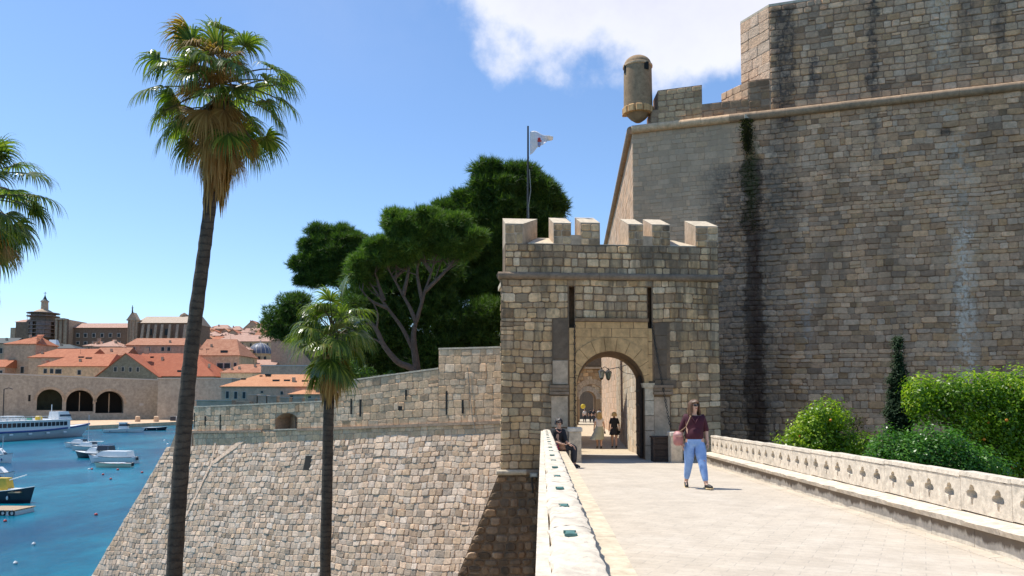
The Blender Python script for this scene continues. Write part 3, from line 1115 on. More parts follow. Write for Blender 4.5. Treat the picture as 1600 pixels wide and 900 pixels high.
# ================================================================ CURTAIN WALL (left)
Yw0, Yw1 = 26.0, 35.2
CWr, CWl = V((gx(783, Yw0), Yw0, 0)), V((gx(300, Yw1), Yw1, 0))
eu = (CWr-CWl).normalized()
CP = Plane(CWl, eu, (0, 0, 1))
cur = thing('curtain_wall', CP.P(7, -8), 'long pale cobbled scarp and parapet wall running from the gate tower down to the harbour', 'fortification wall')
M_cur = stone_mat('curtain_stone', tint=(1.62, 1.23, 0.97), dirt=0.30, nscale=7, bump=0.5, dcol=(0.22, 0.19, 0.14), dscale=.8)
M_cmor = stone_mat('curtain_mortar', attr=False, base=(0.38, 0.34, 0.285), dirt=0.3)
M_cmor2 = stone_mat('scarp_mortar', tint=(1, .97, .92), attr=False, base=(0.50, 0.44, 0.36), dirt=0.4)
M_scarp = stone_mat('scarp_stone', tint=(1.29, 1.07, 0.92), dirt=0.2, nscale=8, bump=0.7, dcol=(0.30, 0.22, 0.13), dscale=1.2)
ci = CP.inv
segs = [((302, 675), (302, 637), (512, 669.5), (512, 628)), ((512, 669.5), (512, 600), (685, 663), (685, 577)), ((685, 663), (685, 546.5), (785, 659), (785, 544))]
TW = CP.n*-0.8


class Bil:
    """patch between a lower and an upper sloping line on the wall plane"""
    def __init__(s, bl, tl, br, tr):
        s.q = [ci(*p) for p in (bl, tl, br, tr)]
        s.W = s.q[2][0]-s.q[0][0]
        s.H = (s.q[1][1]-s.q[0][1]+s.q[3][1]-s.q[2][1])/2

    def P(s, u, v, d=0):
        a, t = u/s.W, v/s.H
        b0 = s.q[0][1]+(s.q[2][1]-s.q[0][1])*a
        b1 = s.q[1][1]+(s.q[3][1]-s.q[1][1])*a
        return CP.P(s.q[0][0]+s.W*a, b0+(b1-b0)*t, d)


st = []
for i, sg in enumerate(segs):
    b = Bil(*sg)
    hl = []
    if i == 0:
        # arched embrasure with bars
        e0, e1 = ci(430, 671), ci(465, 646)
        ox = b.q[0][0]
        sl0 = b.q[0][1]+(b.q[2][1]-b.q[0][1])*((e0[0]-ox)/b.W)
        hv0, hv1 = 0.12, min(e1[1]-sl0, b.H-.25)
        hl = [(e0[0]-ox, 0, e1[0]-ox, hv1)]
        emb = (e0[0]-ox, 0.0, e1[0]-ox, hv1)
        parts = [(0, emb[0], 0, b.H), (emb[2], b.W, 0, b.H), (emb[0], emb[2], hv1, b.H)]
        for (x0, x1, v0, v1) in parts:
            Aq = [b.P(x0, v0), b.P(x1, v0), b.P(x1, v1), b.P(x0, v1)]
            obj('parapet', MB().hexa([p+TW for p in Aq], Aq), M_cmor, cur)
        # reveal, sill and back
        Aq = [b.P(emb[0]-.02, -.02), b.P(emb[2]+.02, -.02), b.P(emb[2]+.02, .03), b.P(emb[0]-.02, .03)]
        obj('sill', MB().hexa([p+TW for p in Aq], [p+CP.n*.06 for p in Aq]), M_pale, cur)
        # segmental head
        mb = MB()
        m_ = 8
        for k in range(m_):
            xa, xb = emb[0]+(emb[2]-emb[0])*k/m_, emb[0]+(emb[2]-emb[0])*(k+1)/m_
            f = lambda x: hv1-.22*(abs((x-(emb[0]+emb[2])/2)/((emb[2]-emb[0])/2))**2)
            q = [b.P(xa, f(xa)), b.P(xb, f(xb)), b.P(xb, hv1+.01), b.P(xa, hv1+.01)]
            mb.hexa([p+TW for p in q], [p-CP.n*.01 for p in q])
        obj('arch_head', mb, M_cmor, cur)
        for k in range(7):
            x = emb[0]+(emb[2]-emb[0])*(0.5+0.48*k/6)
            obj('window_bar', MB().tube([b.P(x, 0.03, -.5), b.P(x, hv1-.12, -.5)], .013, 6), M_iron, cur)
        for v in (.28, .62):
            obj('window_bar', MB().tube([b.P(emb[0]+(emb[2]-emb[0])*.5, v, -.49), b.P(emb[2], v, -.49)], .012, 6), M_iron, cur)
        obj('embrasure_cheek', MB().hexa([b.P(emb[0], 0, -.79), b.P(emb[0]+(emb[2]-emb[0])*.5, 0, -.55), b.P(emb[0]+(emb[2]-emb[0])*.5, 0, -.79), b.P(emb[0], 0, -.795)],
                                         [b.P(emb[0], hv1, -.79), b.P(emb[0]+(emb[2]-emb[0])*.5, hv1, -.55), b.P(emb[0]+(emb[2]-emb[0])*.5, hv1, -.79), b.P(emb[0], hv1, -.795)]), M_cmor, cur)
    else:
        Aq = [b.P(0, 0), b.P(b.W, 0), b.P(b.W, b.H), b.P(0, b.H)]
        obj('parapet', MB().hexa([p+TW for p in Aq], Aq), M_cmor, cur)
    st += lay(b, 0, b.W, 0.02, b.H-.01, (0.20, 0.30), (0.22, 0.5), hl, gap=0.007, proud=(0.004, 0.022), pillow=0.9, pal=PAL_W, cvar=0.13, cham=.12)
    # coping stones
    x = 0.0
    while x < b.W-.05:
        x2 = min(x+R.uniform(.5, .9), b.W)
        t0 = b.H+.003
        Aq = [b.P(x+.005, t0, .03), b.P(x2-.005, t0, .03), b.P(x2-.005, t0, .03)+TW*1.05, b.P(x+.005, t0, .03)+TW*1.05]
        obj('coping_stone', MB().hexa(Aq, [p+V((0, 0, .05+R.uniform(0, .015))) for p in Aq]), M_pale, cur)
        x = x2
emit(st, cur, M_cur)
# slits and holes, thin black plates painted as their inner shade
for (x0, y0, x1, y1) in ((548, 623, 550.5, 647), (562, 624, 565, 651), (623, 634.5, 629, 641), (633.5, 609, 636, 625), (697, 611, 699.5, 648), (722, 625, 725, 646), (303.5, 645, 305, 668), (320, 650, 322, 664), (343.5, 648, 345.5, 672)):
    a, b_ = ci(x0, y1), ci(x1, y0)
    obj('slit', MB().hexa([CP.P(a[0], a[1], -.05), CP.P(b_[0], a[1], -.05), CP.P(b_[0], b_[1], -.05), CP.P(a[0], b_[1], -.05)],
                          [CP.P(a[0], a[1], .026), CP.P(b_[0], a[1], .026), CP.P(b_[0], b_[1], .026), CP.P(a[0], b_[1], .026)]), M_void, cur)
# ledge under the parapet
for (xa, ya, xb, yb) in ((302, 675, 410, 673.5), (465, 671.5, 785, 659.5)):
    a, b_ = ci(xa, ya), ci(xb, yb)
    n = max(2, int((b_[0]-a[0])/.8))
    for k in range(n):
        t0, t1 = k/n, (k+1)/n-.006/(b_[0]-a[0])
        f = lambda t: (a[0]+(b_[0]-a[0])*t, a[1]+(b_[1]-a[1])*t)
        p0, p1 = f(t0), f(t1)
        Aq = [CP.P(*p0, -.02), CP.P(*p1, -.02), CP.P(*p1, .07), CP.P(*p0, .07)]
        obj('ledge_stone', MB().hexa([q-V((0, 0, .05)) for q in Aq], [q+V((0, 0, .05)) for q in Aq]), M_cur if False else M_cmor, cur)
# scarp
bt = math.radians(15)
top_l, top_r = ci(302, 697), ci(785, 676)
el, er = ci(302, 675), ci(785, 659)
Aq = [CP.P(*top_l), CP.P(*top_r), CP.P(*er), CP.P(*el)]
obj('wall_band', MB().hexa([p+TW for p in Aq], Aq), M_cmor, cur)
bb = Bil((302, 697), (302, 676), (785, 676), (785, 660))
st = lay(bb, 0, bb.W, 0.0, bb.H-.05, (0.15, 0.22), (0.24, 0.5), gap=.008, proud=(.004, .02), pillow=.9, pal=PAL_W, cvar=.13)
emit(st, cur, M_cur, n=100)
sdir = (CP.P(*top_r)-CP.P(*top_l)).normalized()
vdir = V((0, 0, 1))*math.cos(bt)-CP.n*math.sin(bt)
SP = Plane(CP.P(*top_l), sdir, vdir-sdir*vdir.dot(sdir))
si = SP.inv
l0, l1 = si(262, 697), si(150, 888)
lk = (l1[0]-l0[0])/(l1[1]-l0[1])
slo = lambda v: l0[0]+(v-l0[1])*lk
W2 = si(785, 676)[0]+.3
H2 = 9.6
Aq = [SP.P(slo(-H2), -H2), SP.P(W2, -H2), SP.P(W2, 0), SP.P(slo(0), 0)]
back = V((0, 5, 0))
obj('scarp', MB().hexa([V((p.x+ (2.0 if i in (0,) else 0), p.y+5, p.z)) for i, p in enumerate(Aq)], Aq), M_cmor2, cur)
hol = [si(474, 735), si(488, 712)]
hl = [(hol[0][0], hol[0][1], hol[1][0], hol[1][1])]
st = lay(SP, 0, W2, -H2, -0.0, (0.17, 0.28), (0.15, 0.40), hl, lo=slo, hi=lambda v: W2-.25, gap=0.006, proud=(0.008, 0.042), pillow=0.86, pal=PAL_S, cvar=0.18, cham=.12, split=.06, warp=.03)
emit(st, cur, M_scarp)
Aq = [SP.P(hl[0][0], hl[0][1]), SP.P(hl[0][2], hl[0][1]), SP.P(hl[0][2], hl[0][3]), SP.P(hl[0][0], hl[0][3])]
obj('drain_hole', MB().hexa(Aq, [p+SP.n*.012 for p in Aq]), M_void, cur)  # black plate painted as the dark inside of the hole
pa0, pa1 = si(584, 714), si(640, 678)
stp = lay(SP, pa0[0], pa1[0], pa0[1], pa1[1], (0.2, 0.28), (0.25, 0.5), gap=.005, proud=(.045, .055), pillow=.93, pal=((0.60, 0.54, 0.45), (0.55, 0.5, 0.42)), cvar=.06, cham=.08, split=0)
emit(stp, cur, M_scarp, name='repair_stone')
# top corner of the wall left of the big palm
cnr = [CP.P(ci(262, 690)[0], ci(262, 697)[1]-.4), CP.P(0.1, ci(302, 697)[1]-.02), CP.P(0.1, el[1]), CP.P(ci(276, 672)[0], ci(276, 672)[1])]
obj('wall_corner', MB().hexa([p+TW for p in cnr], cnr), M_cmor, cur)
# pale mortar repair strips on the scarp
M_strip = stone_mat('repair_mortar', attr=False, base=(0.62, 0.58, 0.51), dirt=0.1, nscale=9, bump=0.4)
for pts, wd in ((((339, 668), (337, 695), (331, 728)), .07), (((391, 681), (362, 702), (333, 724)), .11), (((333, 722), (318, 752), (300, 790), (289, 812)), .07)):
    w3 = [SP.P(*si(*p), .022) for p in pts]
    mb = MB()
    for p, q in zip(w3[:-1], w3[1:]):
        n = 6
        for k in range(n):
            a, b_ = p.lerp(q, k/n), p.lerp(q, (k+1)/n)
            d = (b_-a).normalized()
            sd = d.cross(SP.n)*wd*R.uniform(.8, 1.15)
            mb.hexa([a-sd-SP.n*.05, a+sd-SP.n*.05, b_+sd-SP.n*.05, b_-sd-SP.n*.05], [a-sd*.9+SP.n*.03, a+sd*.9+SP.n*.018, b_+sd*.9+SP.n*.018, b_-sd*.9+SP.n*.018])
    obj('mortar_strip', mb, M_strip, cur)
# loose grey cable down the wall
cpts = [CP.P(*ci(732, 575), .05), CP.P(*ci(736, 620), .05), CP.P(*ci(741, 655), .1), CP.P(*ci(747, 678), .1)]
tag = obj('cable', MB().tube(cpts, .014, 5), M_greym, None)
setp(tag, 'thin grey cable hanging down the curtain wall near the tower', 'cable')
# ================================================================ GROUND, WATER, BRIDGE
def watermat():
    m, nt, bs = newmat('water')
    p = nt.nodes.new('ShaderNodeNewGeometry').outputs['Position']
    mp = nt.nodes.new('ShaderNodeMapping')
    mp.inputs['Scale'].default_value = (1, 0.45, 1)
    nt.links.new(p, mp.inputs['Vector'])
    n = noise(nt, mp.outputs[0], 0.055, 5, 0.6)
    c = mixc(nt, rng(nt, n, 0.36, 0.64), (0.0, 0.06, 0.12), (0.0, 0.20, 0.275))
    n = noise(nt, mp.outputs[0], 0.5, 5, 0.7)
    c = mixc(nt, rng(nt, n, 0.4, 0.75, 0, .65), c, (0.0, 0.035, 0.085))
    nt.links.new(c, bs.inputs['Base Color'])
    bs.inputs['Roughness'].default_value = 0.2
    bs.inputs['IOR'].default_value = 1.33
    bs.inputs['Specular IOR Level'].default_value = .22
    h = mth(nt, 'ADD', noise(nt, mp.outputs[0], 1.4, 6, 0.7), mth(nt, 'MULTIPLY', noise(nt, mp.outputs[0], 6, 3, 0.6), 0.25))
    setbump(nt, bs, h, 0.8, 0.18)
    return m


M_water = watermat()
M_soil = pmat('soil', (0.36, 0.30, 0.21), .3, 1.5, .95, .4, .05)
M_gsoil = pmat('garden_soil', (0.055, 0.055, 0.03), .3, 1.5, .95, .4, .05)
M_grass = pmat('rough_ground', (0.07, 0.08, 0.035), .5, 1.2, .95, .5, .05)
obj('sea', MB().raw([(-9000, -9000, SEA), (9000, -9000, SEA), (9000, 12000, SEA), (-9000, 12000, SEA)], [(0, 1, 2, 3)]), M_water, kind='structure')


def slab(name, pts, z0, z1, mat, kind='structure'):
    return obj(name, MB().hexa([(x, y, z0) for x, y in pts], [(x, y, z1) for x, y in pts]), mat, kind=kind)


slab('ground', [(-10, -40), (60, -40), (60, 24), (-10, 24)], -9.5, -7.6, M_soil)
slab('moat_bed', [(5.8, -40), (60, -40), (60, 40), (6.6, 40), (6.6, 26)], -7.55, -3.55, M_gsoil)
slab('terrace', [(-13, 41), (-9, 60), (-9, 140), (60, 140), (60, 45), (-.5, 30), (-.5, 27.2), (-13.2, 34.2)], -9, -1.75, M_grass)


def deckmat():
    m, nt, bs = newmat('bridge_paving')
    p = nt.nodes.new('ShaderNodeNewGeometry').outputs['Position']
    br = nt.nodes.new('ShaderNodeTexBrick')
    mp = nt.nodes.new('ShaderNodeMapping')
    mp.inputs['Rotation'].default_value = (0, 0, math.radians(28))
    nt.links.new(p, mp.inputs['Vector'])
    nt.links.new(mp.outputs[0], br.inputs['Vector'])
    br.inputs['Scale'].default_value = 1.0
    br.inputs['Brick Width'].default_value = 0.42
    br.inputs['Row Height'].default_value = 0.16
    br.inputs['Mortar Size'].default_value = 0.009
    br.inputs['Mortar Smooth'].default_value = 0.6
    br.inputs['Color1'].default_value = (0.55, 0.465, 0.36, 1)
    br.inputs['Color2'].default_value = (0.58, 0.495, 0.385, 1)
    br.inputs['Mortar'].default_value = (0.47, 0.405, 0.32, 1)
    n = noise(nt, p, 2.4, 8, 0.68)
    g = rng(nt, n, 0.3, 0.7, 0.84, 1.08)
    c = mixc(nt, 1.0, br.outputs[0], nd(nt, 'ShaderNodeCombineColor', i0=g, i1=g, i2=g).outputs[0], 'MULTIPLY')
    sp = rng(nt, noise(nt, p, 20, 8, 0.8), 0.52, 0.70, 0, .45)
    big = rng(nt, noise(nt, p, 0.9, 8, 0.7), 0.5, 0.72, 0, .30)
    c = mixc(nt, big, c, (0.36, 0.30, 0.225))
    c = mixc(nt, sp, c, (0.25, 0.21, 0.16))
    wn = rng(nt, noise(nt, p, 0.6, 6, 0.65), 0.5, 0.75, 0, .3)
    c = mixc(nt, wn, c, (0.62, 0.57, 0.49))
    nt.links.new(c, bs.inputs['Base Color'])
    bs.inputs['Roughness'].default_value = 0.85
    h = mth(nt, 'SUBTRACT', noise(nt, p, 30, 6, 0.7), mth(nt, 'MULTIPLY', br.outputs['Fac'], 0.35))
    setbump(nt, bs, h, 0.5, 0.012)
    return m


M_deck = deckmat()
M_court = stone_mat('passage_paving', tint=(1.05, 1, .92), attr=False, base=(0.50, 0.43, 0.33), dirt=0.2, dcol=(.25, .2, .15), nscale=6, bump=.2)
lx = lambda Y, d=0.0: d+0.0385*Y           # left parapet lines
rx = lambda Y, d=0.0: 4.79+0.0266*Y+d      # right parapet foot
# deck sheet
Ys = [-4+k*1.0 for k in range(29)]
mb = MB()
vs = []
for Y in Ys:
    for X in (lx(Y, .2), rx(Y, .35)):
        vs.append((X, Y, gz(Y)))
mb.raw(vs, [(2*i, 2*i+1, 2*i+3, 2*i+2) for i in range(len(Ys)-1)])
mb.raw([(0.9, 23.5, gz(23.5)-.004), (7.4, 23.5, gz(23.5)-.004), (7.6, 27, gz(27)-.004), (1, 27, gz(27)-.004)], [(0, 1, 2, 3)])
obj('bridge_deck', mb, M_deck, kind='structure')
Ys = [24.2, 27, 28, 30, 32, 34, 40, 50, 60, 70, 83, 94, 110, 140]
vs = []
for Y in Ys:
    for X in (0.4+.03*Y, 6.2+.11*Y):
        vs.append((X, Y, gz(Y)-(.008 if Y > 27 else .012)))
obj('passage_floor', MB().raw(vs, [(2*i, 2*i+1, 2*i+3, 2*i+2) for i in range(len(Ys)-1)]), M_court, kind='structure')

M_br = stone_mat('bridge_masonry', dirt=.5, nscale=7, bump=.5)
M_bmor = stone_mat('bridge_mortar', attr=False, base=(0.2, 0.17, 0.13), dirt=.5)


def stainwhite(nt, p, c):
    n = rng(nt, noise(nt, p, 3.0, 8, 0.7), 0.52, 0.70, 0, .6)
    c = mixc(nt, n, c, (0.30, 0.27, 0.22))
    n = rng(nt, noise(nt, p, 14, 6, 0.75), 0.60, 0.70, 0, .7)
    return mixc(nt, n, c, (0.16, 0.145, 0.12))


M_wst = stone_mat('whitened_parapet_stone', attr=False, tint=(1.1, 1, .87), base=(0.64, 0.605, 0.545), dirt=.22, dcol=(.36, .32, .25), nscale=10, bump=.55, bdist=.02, extra=stainwhite)


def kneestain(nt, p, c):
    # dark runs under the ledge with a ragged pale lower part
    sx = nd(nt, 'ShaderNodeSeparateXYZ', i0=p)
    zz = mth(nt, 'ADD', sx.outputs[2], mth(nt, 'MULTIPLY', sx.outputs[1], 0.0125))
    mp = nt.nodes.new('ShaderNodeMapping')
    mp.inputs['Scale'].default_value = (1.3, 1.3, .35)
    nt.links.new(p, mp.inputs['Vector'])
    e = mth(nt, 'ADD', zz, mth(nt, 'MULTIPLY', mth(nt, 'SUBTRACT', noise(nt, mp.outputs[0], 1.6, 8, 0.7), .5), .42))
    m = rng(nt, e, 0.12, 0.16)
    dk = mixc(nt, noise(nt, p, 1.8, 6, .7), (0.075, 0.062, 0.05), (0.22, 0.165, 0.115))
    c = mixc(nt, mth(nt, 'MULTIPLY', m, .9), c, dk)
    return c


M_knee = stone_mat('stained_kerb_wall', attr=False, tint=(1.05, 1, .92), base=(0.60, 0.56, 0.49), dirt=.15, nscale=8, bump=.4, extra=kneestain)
M_cream = stone_mat('cream_bench_stone', attr=False, tint=(1.1, 1, .87), base=(0.58, 0.53, 0.44), dirt=.25, dcol=(.4, .34, .25), nscale=7, bump=.25)

# bridge body below the deck
br = thing('stone_bridge', (2.5, 8, -7.6), 'stone bridge carrying the paved walkway across the moat to the gate', 'bridge')
mb = MB()
for (y0, y1) in ((-3.9, 6), (9.6, 15), (18.6, 23.2)):
    mb.hexa([(lx(y0, -.02), y0, -7.6), (rx(y0, .25), y0, -7.6), (rx(y1, .25), y1, -7.6), (lx(y1, -.02), y1, -7.6)], [(lx(y0, -.02), y0, -.42), (rx(y0, .25), y0, -.42), (rx(y1, .25), y1, -.42), (lx(y1, -.02), y1, -.42)])
for (y0, y1) in ((6, 9.6), (15, 18.6)):
    for k in range(10):
        ya, yb = y0+(y1-y0)*k/10, y0+(y1-y0)*(k+1)/10
        f = lambda y: -3.2+1.8*math.sin(PI*(y-y0)/(y1-y0))
        mb.hexa([(lx(ya, -.02), ya, f(ya)), (rx(ya, .25), ya, f(ya)), (rx(yb, .25), yb, f(yb)), (lx(yb, -.02), yb, f(yb))], [(lx(ya, -.02), ya, -.42), (rx(ya, .25), ya, -.42), (rx(yb, .25), yb, -.42), (lx(yb, -.02), yb, -.42)])
obj('arches', mb, M_bmor, br)

# left parapet: upright, coping slabs with green bronze cramps, bench slabs
pw = thing('stone_parapet', (lx(12), 12, -.4), 'low white stone parapet with bench and green metal cramps, left of the walkway', 'parapet')
mb = MB()
y0, y1 = -3, 23.0
G = lambda Y: -0.0125*Y


def strip(mb, y0, y1, d0, d1, z0, z1, d0b=None, n=1):
    for k in range(n):
        a, b = y0+(y1-y0)*k/n, y0+(y1-y0)*(k+1)/n
        mb.hexa([(lx(a, d0), a, G(a)+z0), (lx(a, d1), a, G(a)+z0), (lx(b, d1), b, G(b)+z0), (lx(b, d0), b, G(b)+z0)],
                [(lx(a, d0), a, G(a)+z1), (lx(a, d1), a, G(a)+z1), (lx(b, d1), b, G(b)+z1), (lx(b, d0), b, G(b)+z1)])


strip(mb, y0, y1, 0.0, .235, -.5, .86)
obj('upright', mb, M_wst, pw)
M_bronze = pmat('green_bronze', (0.07, 0.17, 0.15), .3, 30, .7, .3)
y = y0
cr = random.Random(3)
ci_y = [1.6+k*1.05 for k in range(20)]
while y < y1-.1:
    L = min(cr.uniform(1.0, 1.5), y1-y)
    a, b = y+.004, y+L-.004
    # rough-edged slab built as a small grid
    mb = MB()
    NX, NY = 7, max(4, int(L/.1))
    grid = []
    for i in range(NY+1):
        Y = a+(b-a)*i/NY
        for j in range(NX+1):
            t = j/NX
            d = 0.035+t*(.245-.035)
            zz = .95+.006*math.sin(Y*9+j)+cr.uniform(-.0025, .0025)
            if j == 0:
                d += cr.uniform(-.012, .018)
                zz -= .02
            if j == NX:
                d += cr.uniform(-.01, .008)
                zz -= .012
            grid.append((lx(Y, d), Y, G(Y)+zz))
    low = [(p[0], p[1], G(p[1])+.862) for p in grid]
    n1 = len(grid)
    fs = []
    for i in range(NY):
        for j in range(NX):
            q = i*(NX+1)+j
            fs.append((q, q+1, q+NX+2, q+NX+1))
        for j in (0, NX):
            q = i*(NX+1)+j
            fs.append((q, q+NX+1, n1+q+NX+1, n1+q))
    for i in (0, NY):
        for j in range(NX):
            q = i*(NX+1)+j
            fs.append((q, q+1, n1+q+1, n1+q))
    mb.raw(grid+low, fs)
    slab_ = obj('coping_slab', mb, M_wst, pw, smooth=True)
    for cy in ci_y:
        if y <= cy < y+L:
            c = (lx(cy, .135), cy, G(cy)+.953)
            mb = MB()
            for (dx, dy, sx, sy) in ((0, 0, .042, .075), (0, .042, .06, .016), (0, -.042, .06, .016)):
                mb.box((c[0]+dx, c[1]+dy, c[2]), (sx, sy, .014))
            obj('cramp', mb, M_bronze, slab_)
    y += L
y = y0
while y < y1-.1:
    L = min(cr.uniform(1.4, 2.2), y1-y)
    mb = MB()
    strip(mb, y+.003, y+L-.003, -.005-.02, .035, .66, .915)
    obj('edge_stone', mb, M_wst, pw)
    y += L
y = y0
while y < y1-.8:
    L = min(cr.uniform(1.5, 2.3), y1-.75-y)
    mb = MB()
    a, b = y+.003, y+L-.003
    j = cr.uniform(-.006, .006)
    mb.hexa([(lx(a, .236), a, G(a)-.1), (lx(a, .62), a, G(a)-.1), (lx(b, .62), b, G(b)-.1), (lx(b, .236), b, G(b)-.1)],
            [(lx(a, .236), a, G(a)+.455), (lx(a, .64+j), a, G(a)+.44), (lx(b, .64+j), b, G(b)+.44), (lx(b, .236), b, G(b)+.455)])
    obj('bench_slab', mb, M_cream, pw)
    y += L


def gatepost(name, x0, x1, Y, ztop, lab):
    zb = gz(Y)
    c = ((x0+x1)/2, Y+.22, zb-.02)
    g = thing(name, c, lab, 'stone post')
    w_ = x1-x0
    obj('shaft', MB().box((c[0], c[1], (zb+ztop-.12)/2-.02), (w_-.03, .42, ztop-.12-zb+.04), bev=.015), M_cream, g)
    obj('cap', MB().box((c[0], c[1], ztop-.06), (w_+.03, .48, .12), bev=.02), M_wst, g)


q0, q1 = at(889, 722, 22.5), at(909.5, 722, 22.5)
gatepost('stone_post', q0.x, q1.x, 22.5, at(900, 668, 22.5).z, 'square cream stone post beside the seated woman in black')
q0, q1 = at(1048, 723, 22.4), at(1068, 723, 22.4)
gatepost('stone_post', q0.x, q1.x, 22.4, at(1058, 675, 22.4).z, 'square white stone post behind the walking woman, at the end of the balustrade')

# right balustrade with trefoil openings
bal = thing('stone_balustrade', (rx(12, .3), 12, -.3), 'white stone balustrade pierced by trefoil openings along the right side of the walkway', 'balustrade')


def hole(cx, cz, n=26):
    cs = [(0, .055, .048), (.058, -.002, .046), (-.058, -.002, .046), (0, 0, .035), (0, -.06, .024), (0, -.088, .03), (0, -.03, .03)]
    pts = []
    for k in range(n):
        t = 2*PI*k/n
        dx, dz = math.cos(t), math.sin(t)
        best = 0
        for x, z, r in cs:
            b = dx*x+dz*z
            disc = b*b-(x*x+z*z-r*r)
            if disc > 0:
                best = max(best, b+math.sqrt(disc))
        pts.append((cx+dx*best*1.08, cz+dz*best*1.08))
    return pts


def panel_mesh(L, H, th, holes):
    top = [(L*t_, H-abs(R.gauss(0, .006))) for t_ in (.9, .75, .6, .5, .35, .2, .1)]
    bm = bmesh.new()

    def loop(pts):
        v = [bm.verts.new((x, 0, z)) for x, z in pts]
        return [bm.edges.new((v[i], v[(i+1) % len(v)])) for i in range(len(v))]
    es = loop([(0, 0), (L/2, 0), (L, 0), (L, H)]+top+[(0, H)])
    for h in holes:
        es += loop(h)
    bmesh.ops.triangle_fill(bm, edges=es, use_beauty=True)
    r = bmesh.ops.extrude_face_region(bm, geom=list(bm.faces))
    vv = [g for g in r['geom'] if isinstance(g, bmesh.types.BMVert)]
    bmesh.ops.translate(bm, verts=vv, vec=(0, th, 0))
    bmesh.ops.recalc_face_normals(bm, faces=bm.faces)
    vs = [tuple(v.co) for v in bm.verts]
    fs = [tuple(v.index for v in f.verts) for f in bm.faces]
    bm.verts.index_update()
    fs = [tuple(v.index for v in f.verts) for f in bm.faces]
    bm.free()
    return MB().raw(vs, fs)


yaw = math.atan2(1, 0.0266)
SPC = .493
LL = 2*SPC
protos = []
for q_ in range(5):
    jj = lambda s_=.012: R.uniform(-s_, s_)
    pm_ = panel_mesh(LL-.006, .40, .15, [[(a+R.uniform(-.004, .004), b+R.uniform(-.004, .004)) for a, b in hole(SPC*.5+jj(), .20+jj(.008))], [(a+R.uniform(-.004, .004), b+R.uniform(-.004, .004)) for a, b in hole(SPC*1.5+jj(), .20+jj(.008))]])
    tmp_ = obj('panel_section', pm_, M_wst, bal, local=True)
    protos.append(tmp_.data)
    if q_:
        bpy.data.objects.remove(tmp_)
    else:
        proto = tmp_
rim = obj('top_rail', MB().hexa([(0, -.012, .402), (LL-.006, -.012, .402), (LL-.006, .162, .402), (0, .162, .402)], [(0, -.006, .452), (LL-.006, -.006, .452), (LL-.006, .156, .452), (0, .156, .452)]), M_wst, proto, local=True)
n = int(25.2/LL)
Y = -2.6
for k in range(n):
    o = proto
    if k:
        o = proto.copy()
        o.data = protos[k % 5]
        COL.objects.link(o)
        r_ = rim.copy()
        COL.objects.link(r_)
        r_.parent = o
    bx = base_of(bal)
    o.location = V((rx(Y, .46), Y, G(Y)+.345))-bx
    o.rotation_euler = (0, R.uniform(-.002, .002), yaw)
    dz = R.uniform(-.004, .006)
    o.location.z += dz
    o['yref'] = 1
    del o['yref']
    Y += LL
YE = Y
y = -2.6
while y < YE-.05:
    L = min(R.uniform(1.0, 1.7), YE-y)
    a, b = y+.003, y+L-.003
    e = [R.uniform(-.012, .012) for _ in range(9)]
    mb = MB()
    m_ = 8
    for k in range(m_):
        ya, yb = a+(b-a)*k/m_, a+(b-a)*(k+1)/m_
        ea, eb = e[k], e[k+1]
        mb.hexa([(rx(ya, 0.02), ya, G(ya)+.245), (rx(ya, .5), ya, G(ya)+.245), (rx(yb, .5), yb, G(yb)+.245), (rx(yb, .02), yb, G(yb)+.245)],
                [(rx(ya, -.01+ea), ya, G(ya)+.31+ea*.5), (rx(ya, .5), ya, G(ya)+.35), (rx(yb, .5), yb, G(yb)+.35), (rx(yb, -.01+eb), yb, G(yb)+.31+eb*.5)])
    obj('ledge_stone', mb, M_wst, bal, fix=False)
    y += L
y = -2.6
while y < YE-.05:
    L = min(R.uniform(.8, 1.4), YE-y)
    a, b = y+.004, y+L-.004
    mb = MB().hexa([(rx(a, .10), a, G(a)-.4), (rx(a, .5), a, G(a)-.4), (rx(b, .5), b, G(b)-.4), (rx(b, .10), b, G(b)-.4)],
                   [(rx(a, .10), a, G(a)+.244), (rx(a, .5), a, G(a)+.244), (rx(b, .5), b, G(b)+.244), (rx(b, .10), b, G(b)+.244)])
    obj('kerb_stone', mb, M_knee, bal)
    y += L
# small gutter strip along the foot
mb = MB()
for k in range(26):
    a, b = -2.6+k*.97, -2.6+(k+1)*.97-.01
    mb.hexa([(rx(a, -.06), a, G(a)-.05), (rx(a, .098), a, G(a)-.05), (rx(b, .098), b, G(b)-.05), (rx(b, -.06), b, G(b)-.05)],
            [(rx(a, -.06), a, G(a)+.006), (rx(a, .098), a, G(a)+.02), (rx(b, .098), b, G(b)+.02), (rx(b, -.06), b, G(b)+.006)])
obj('gutter', mb, M_deck, bal)
# old wooden chest against the gate
q0, q1 = at(1023, 721, 22.9), at(1047, 721, 22.9)
ch = thing('wooden_chest', ((q0.x+q1.x)/2, 23.1, gz(23)), 'dark weathered wooden chest against the gate tower between pilaster and post', 'chest')
zt = at(1030, 684, 22.9).z
w_ = q1.x-q0.x+.12
for k in range(4):
    h = (zt-gz(23))/4
    obj('plank', MB().box(((q0.x+q1.x)/2, 23.05, gz(23)+h*(k+.5)), (w_-.02, .45, h-.012), bev=.008), M_oldwood, ch)
obj('lid', MB().box(((q0.x+q1.x)/2, 23.05, zt+.02), (w_+.04, .5, .045), bev=.01), M_oldwood, ch)
for sx in (-1, 1):
    obj('corner_post', MB().box(((q0.x+q1.x)/2+sx*(w_/2-.03), 22.81, (zt+gz(23))/2), (.06, .04, zt-gz(23))), M_oldwood, ch)

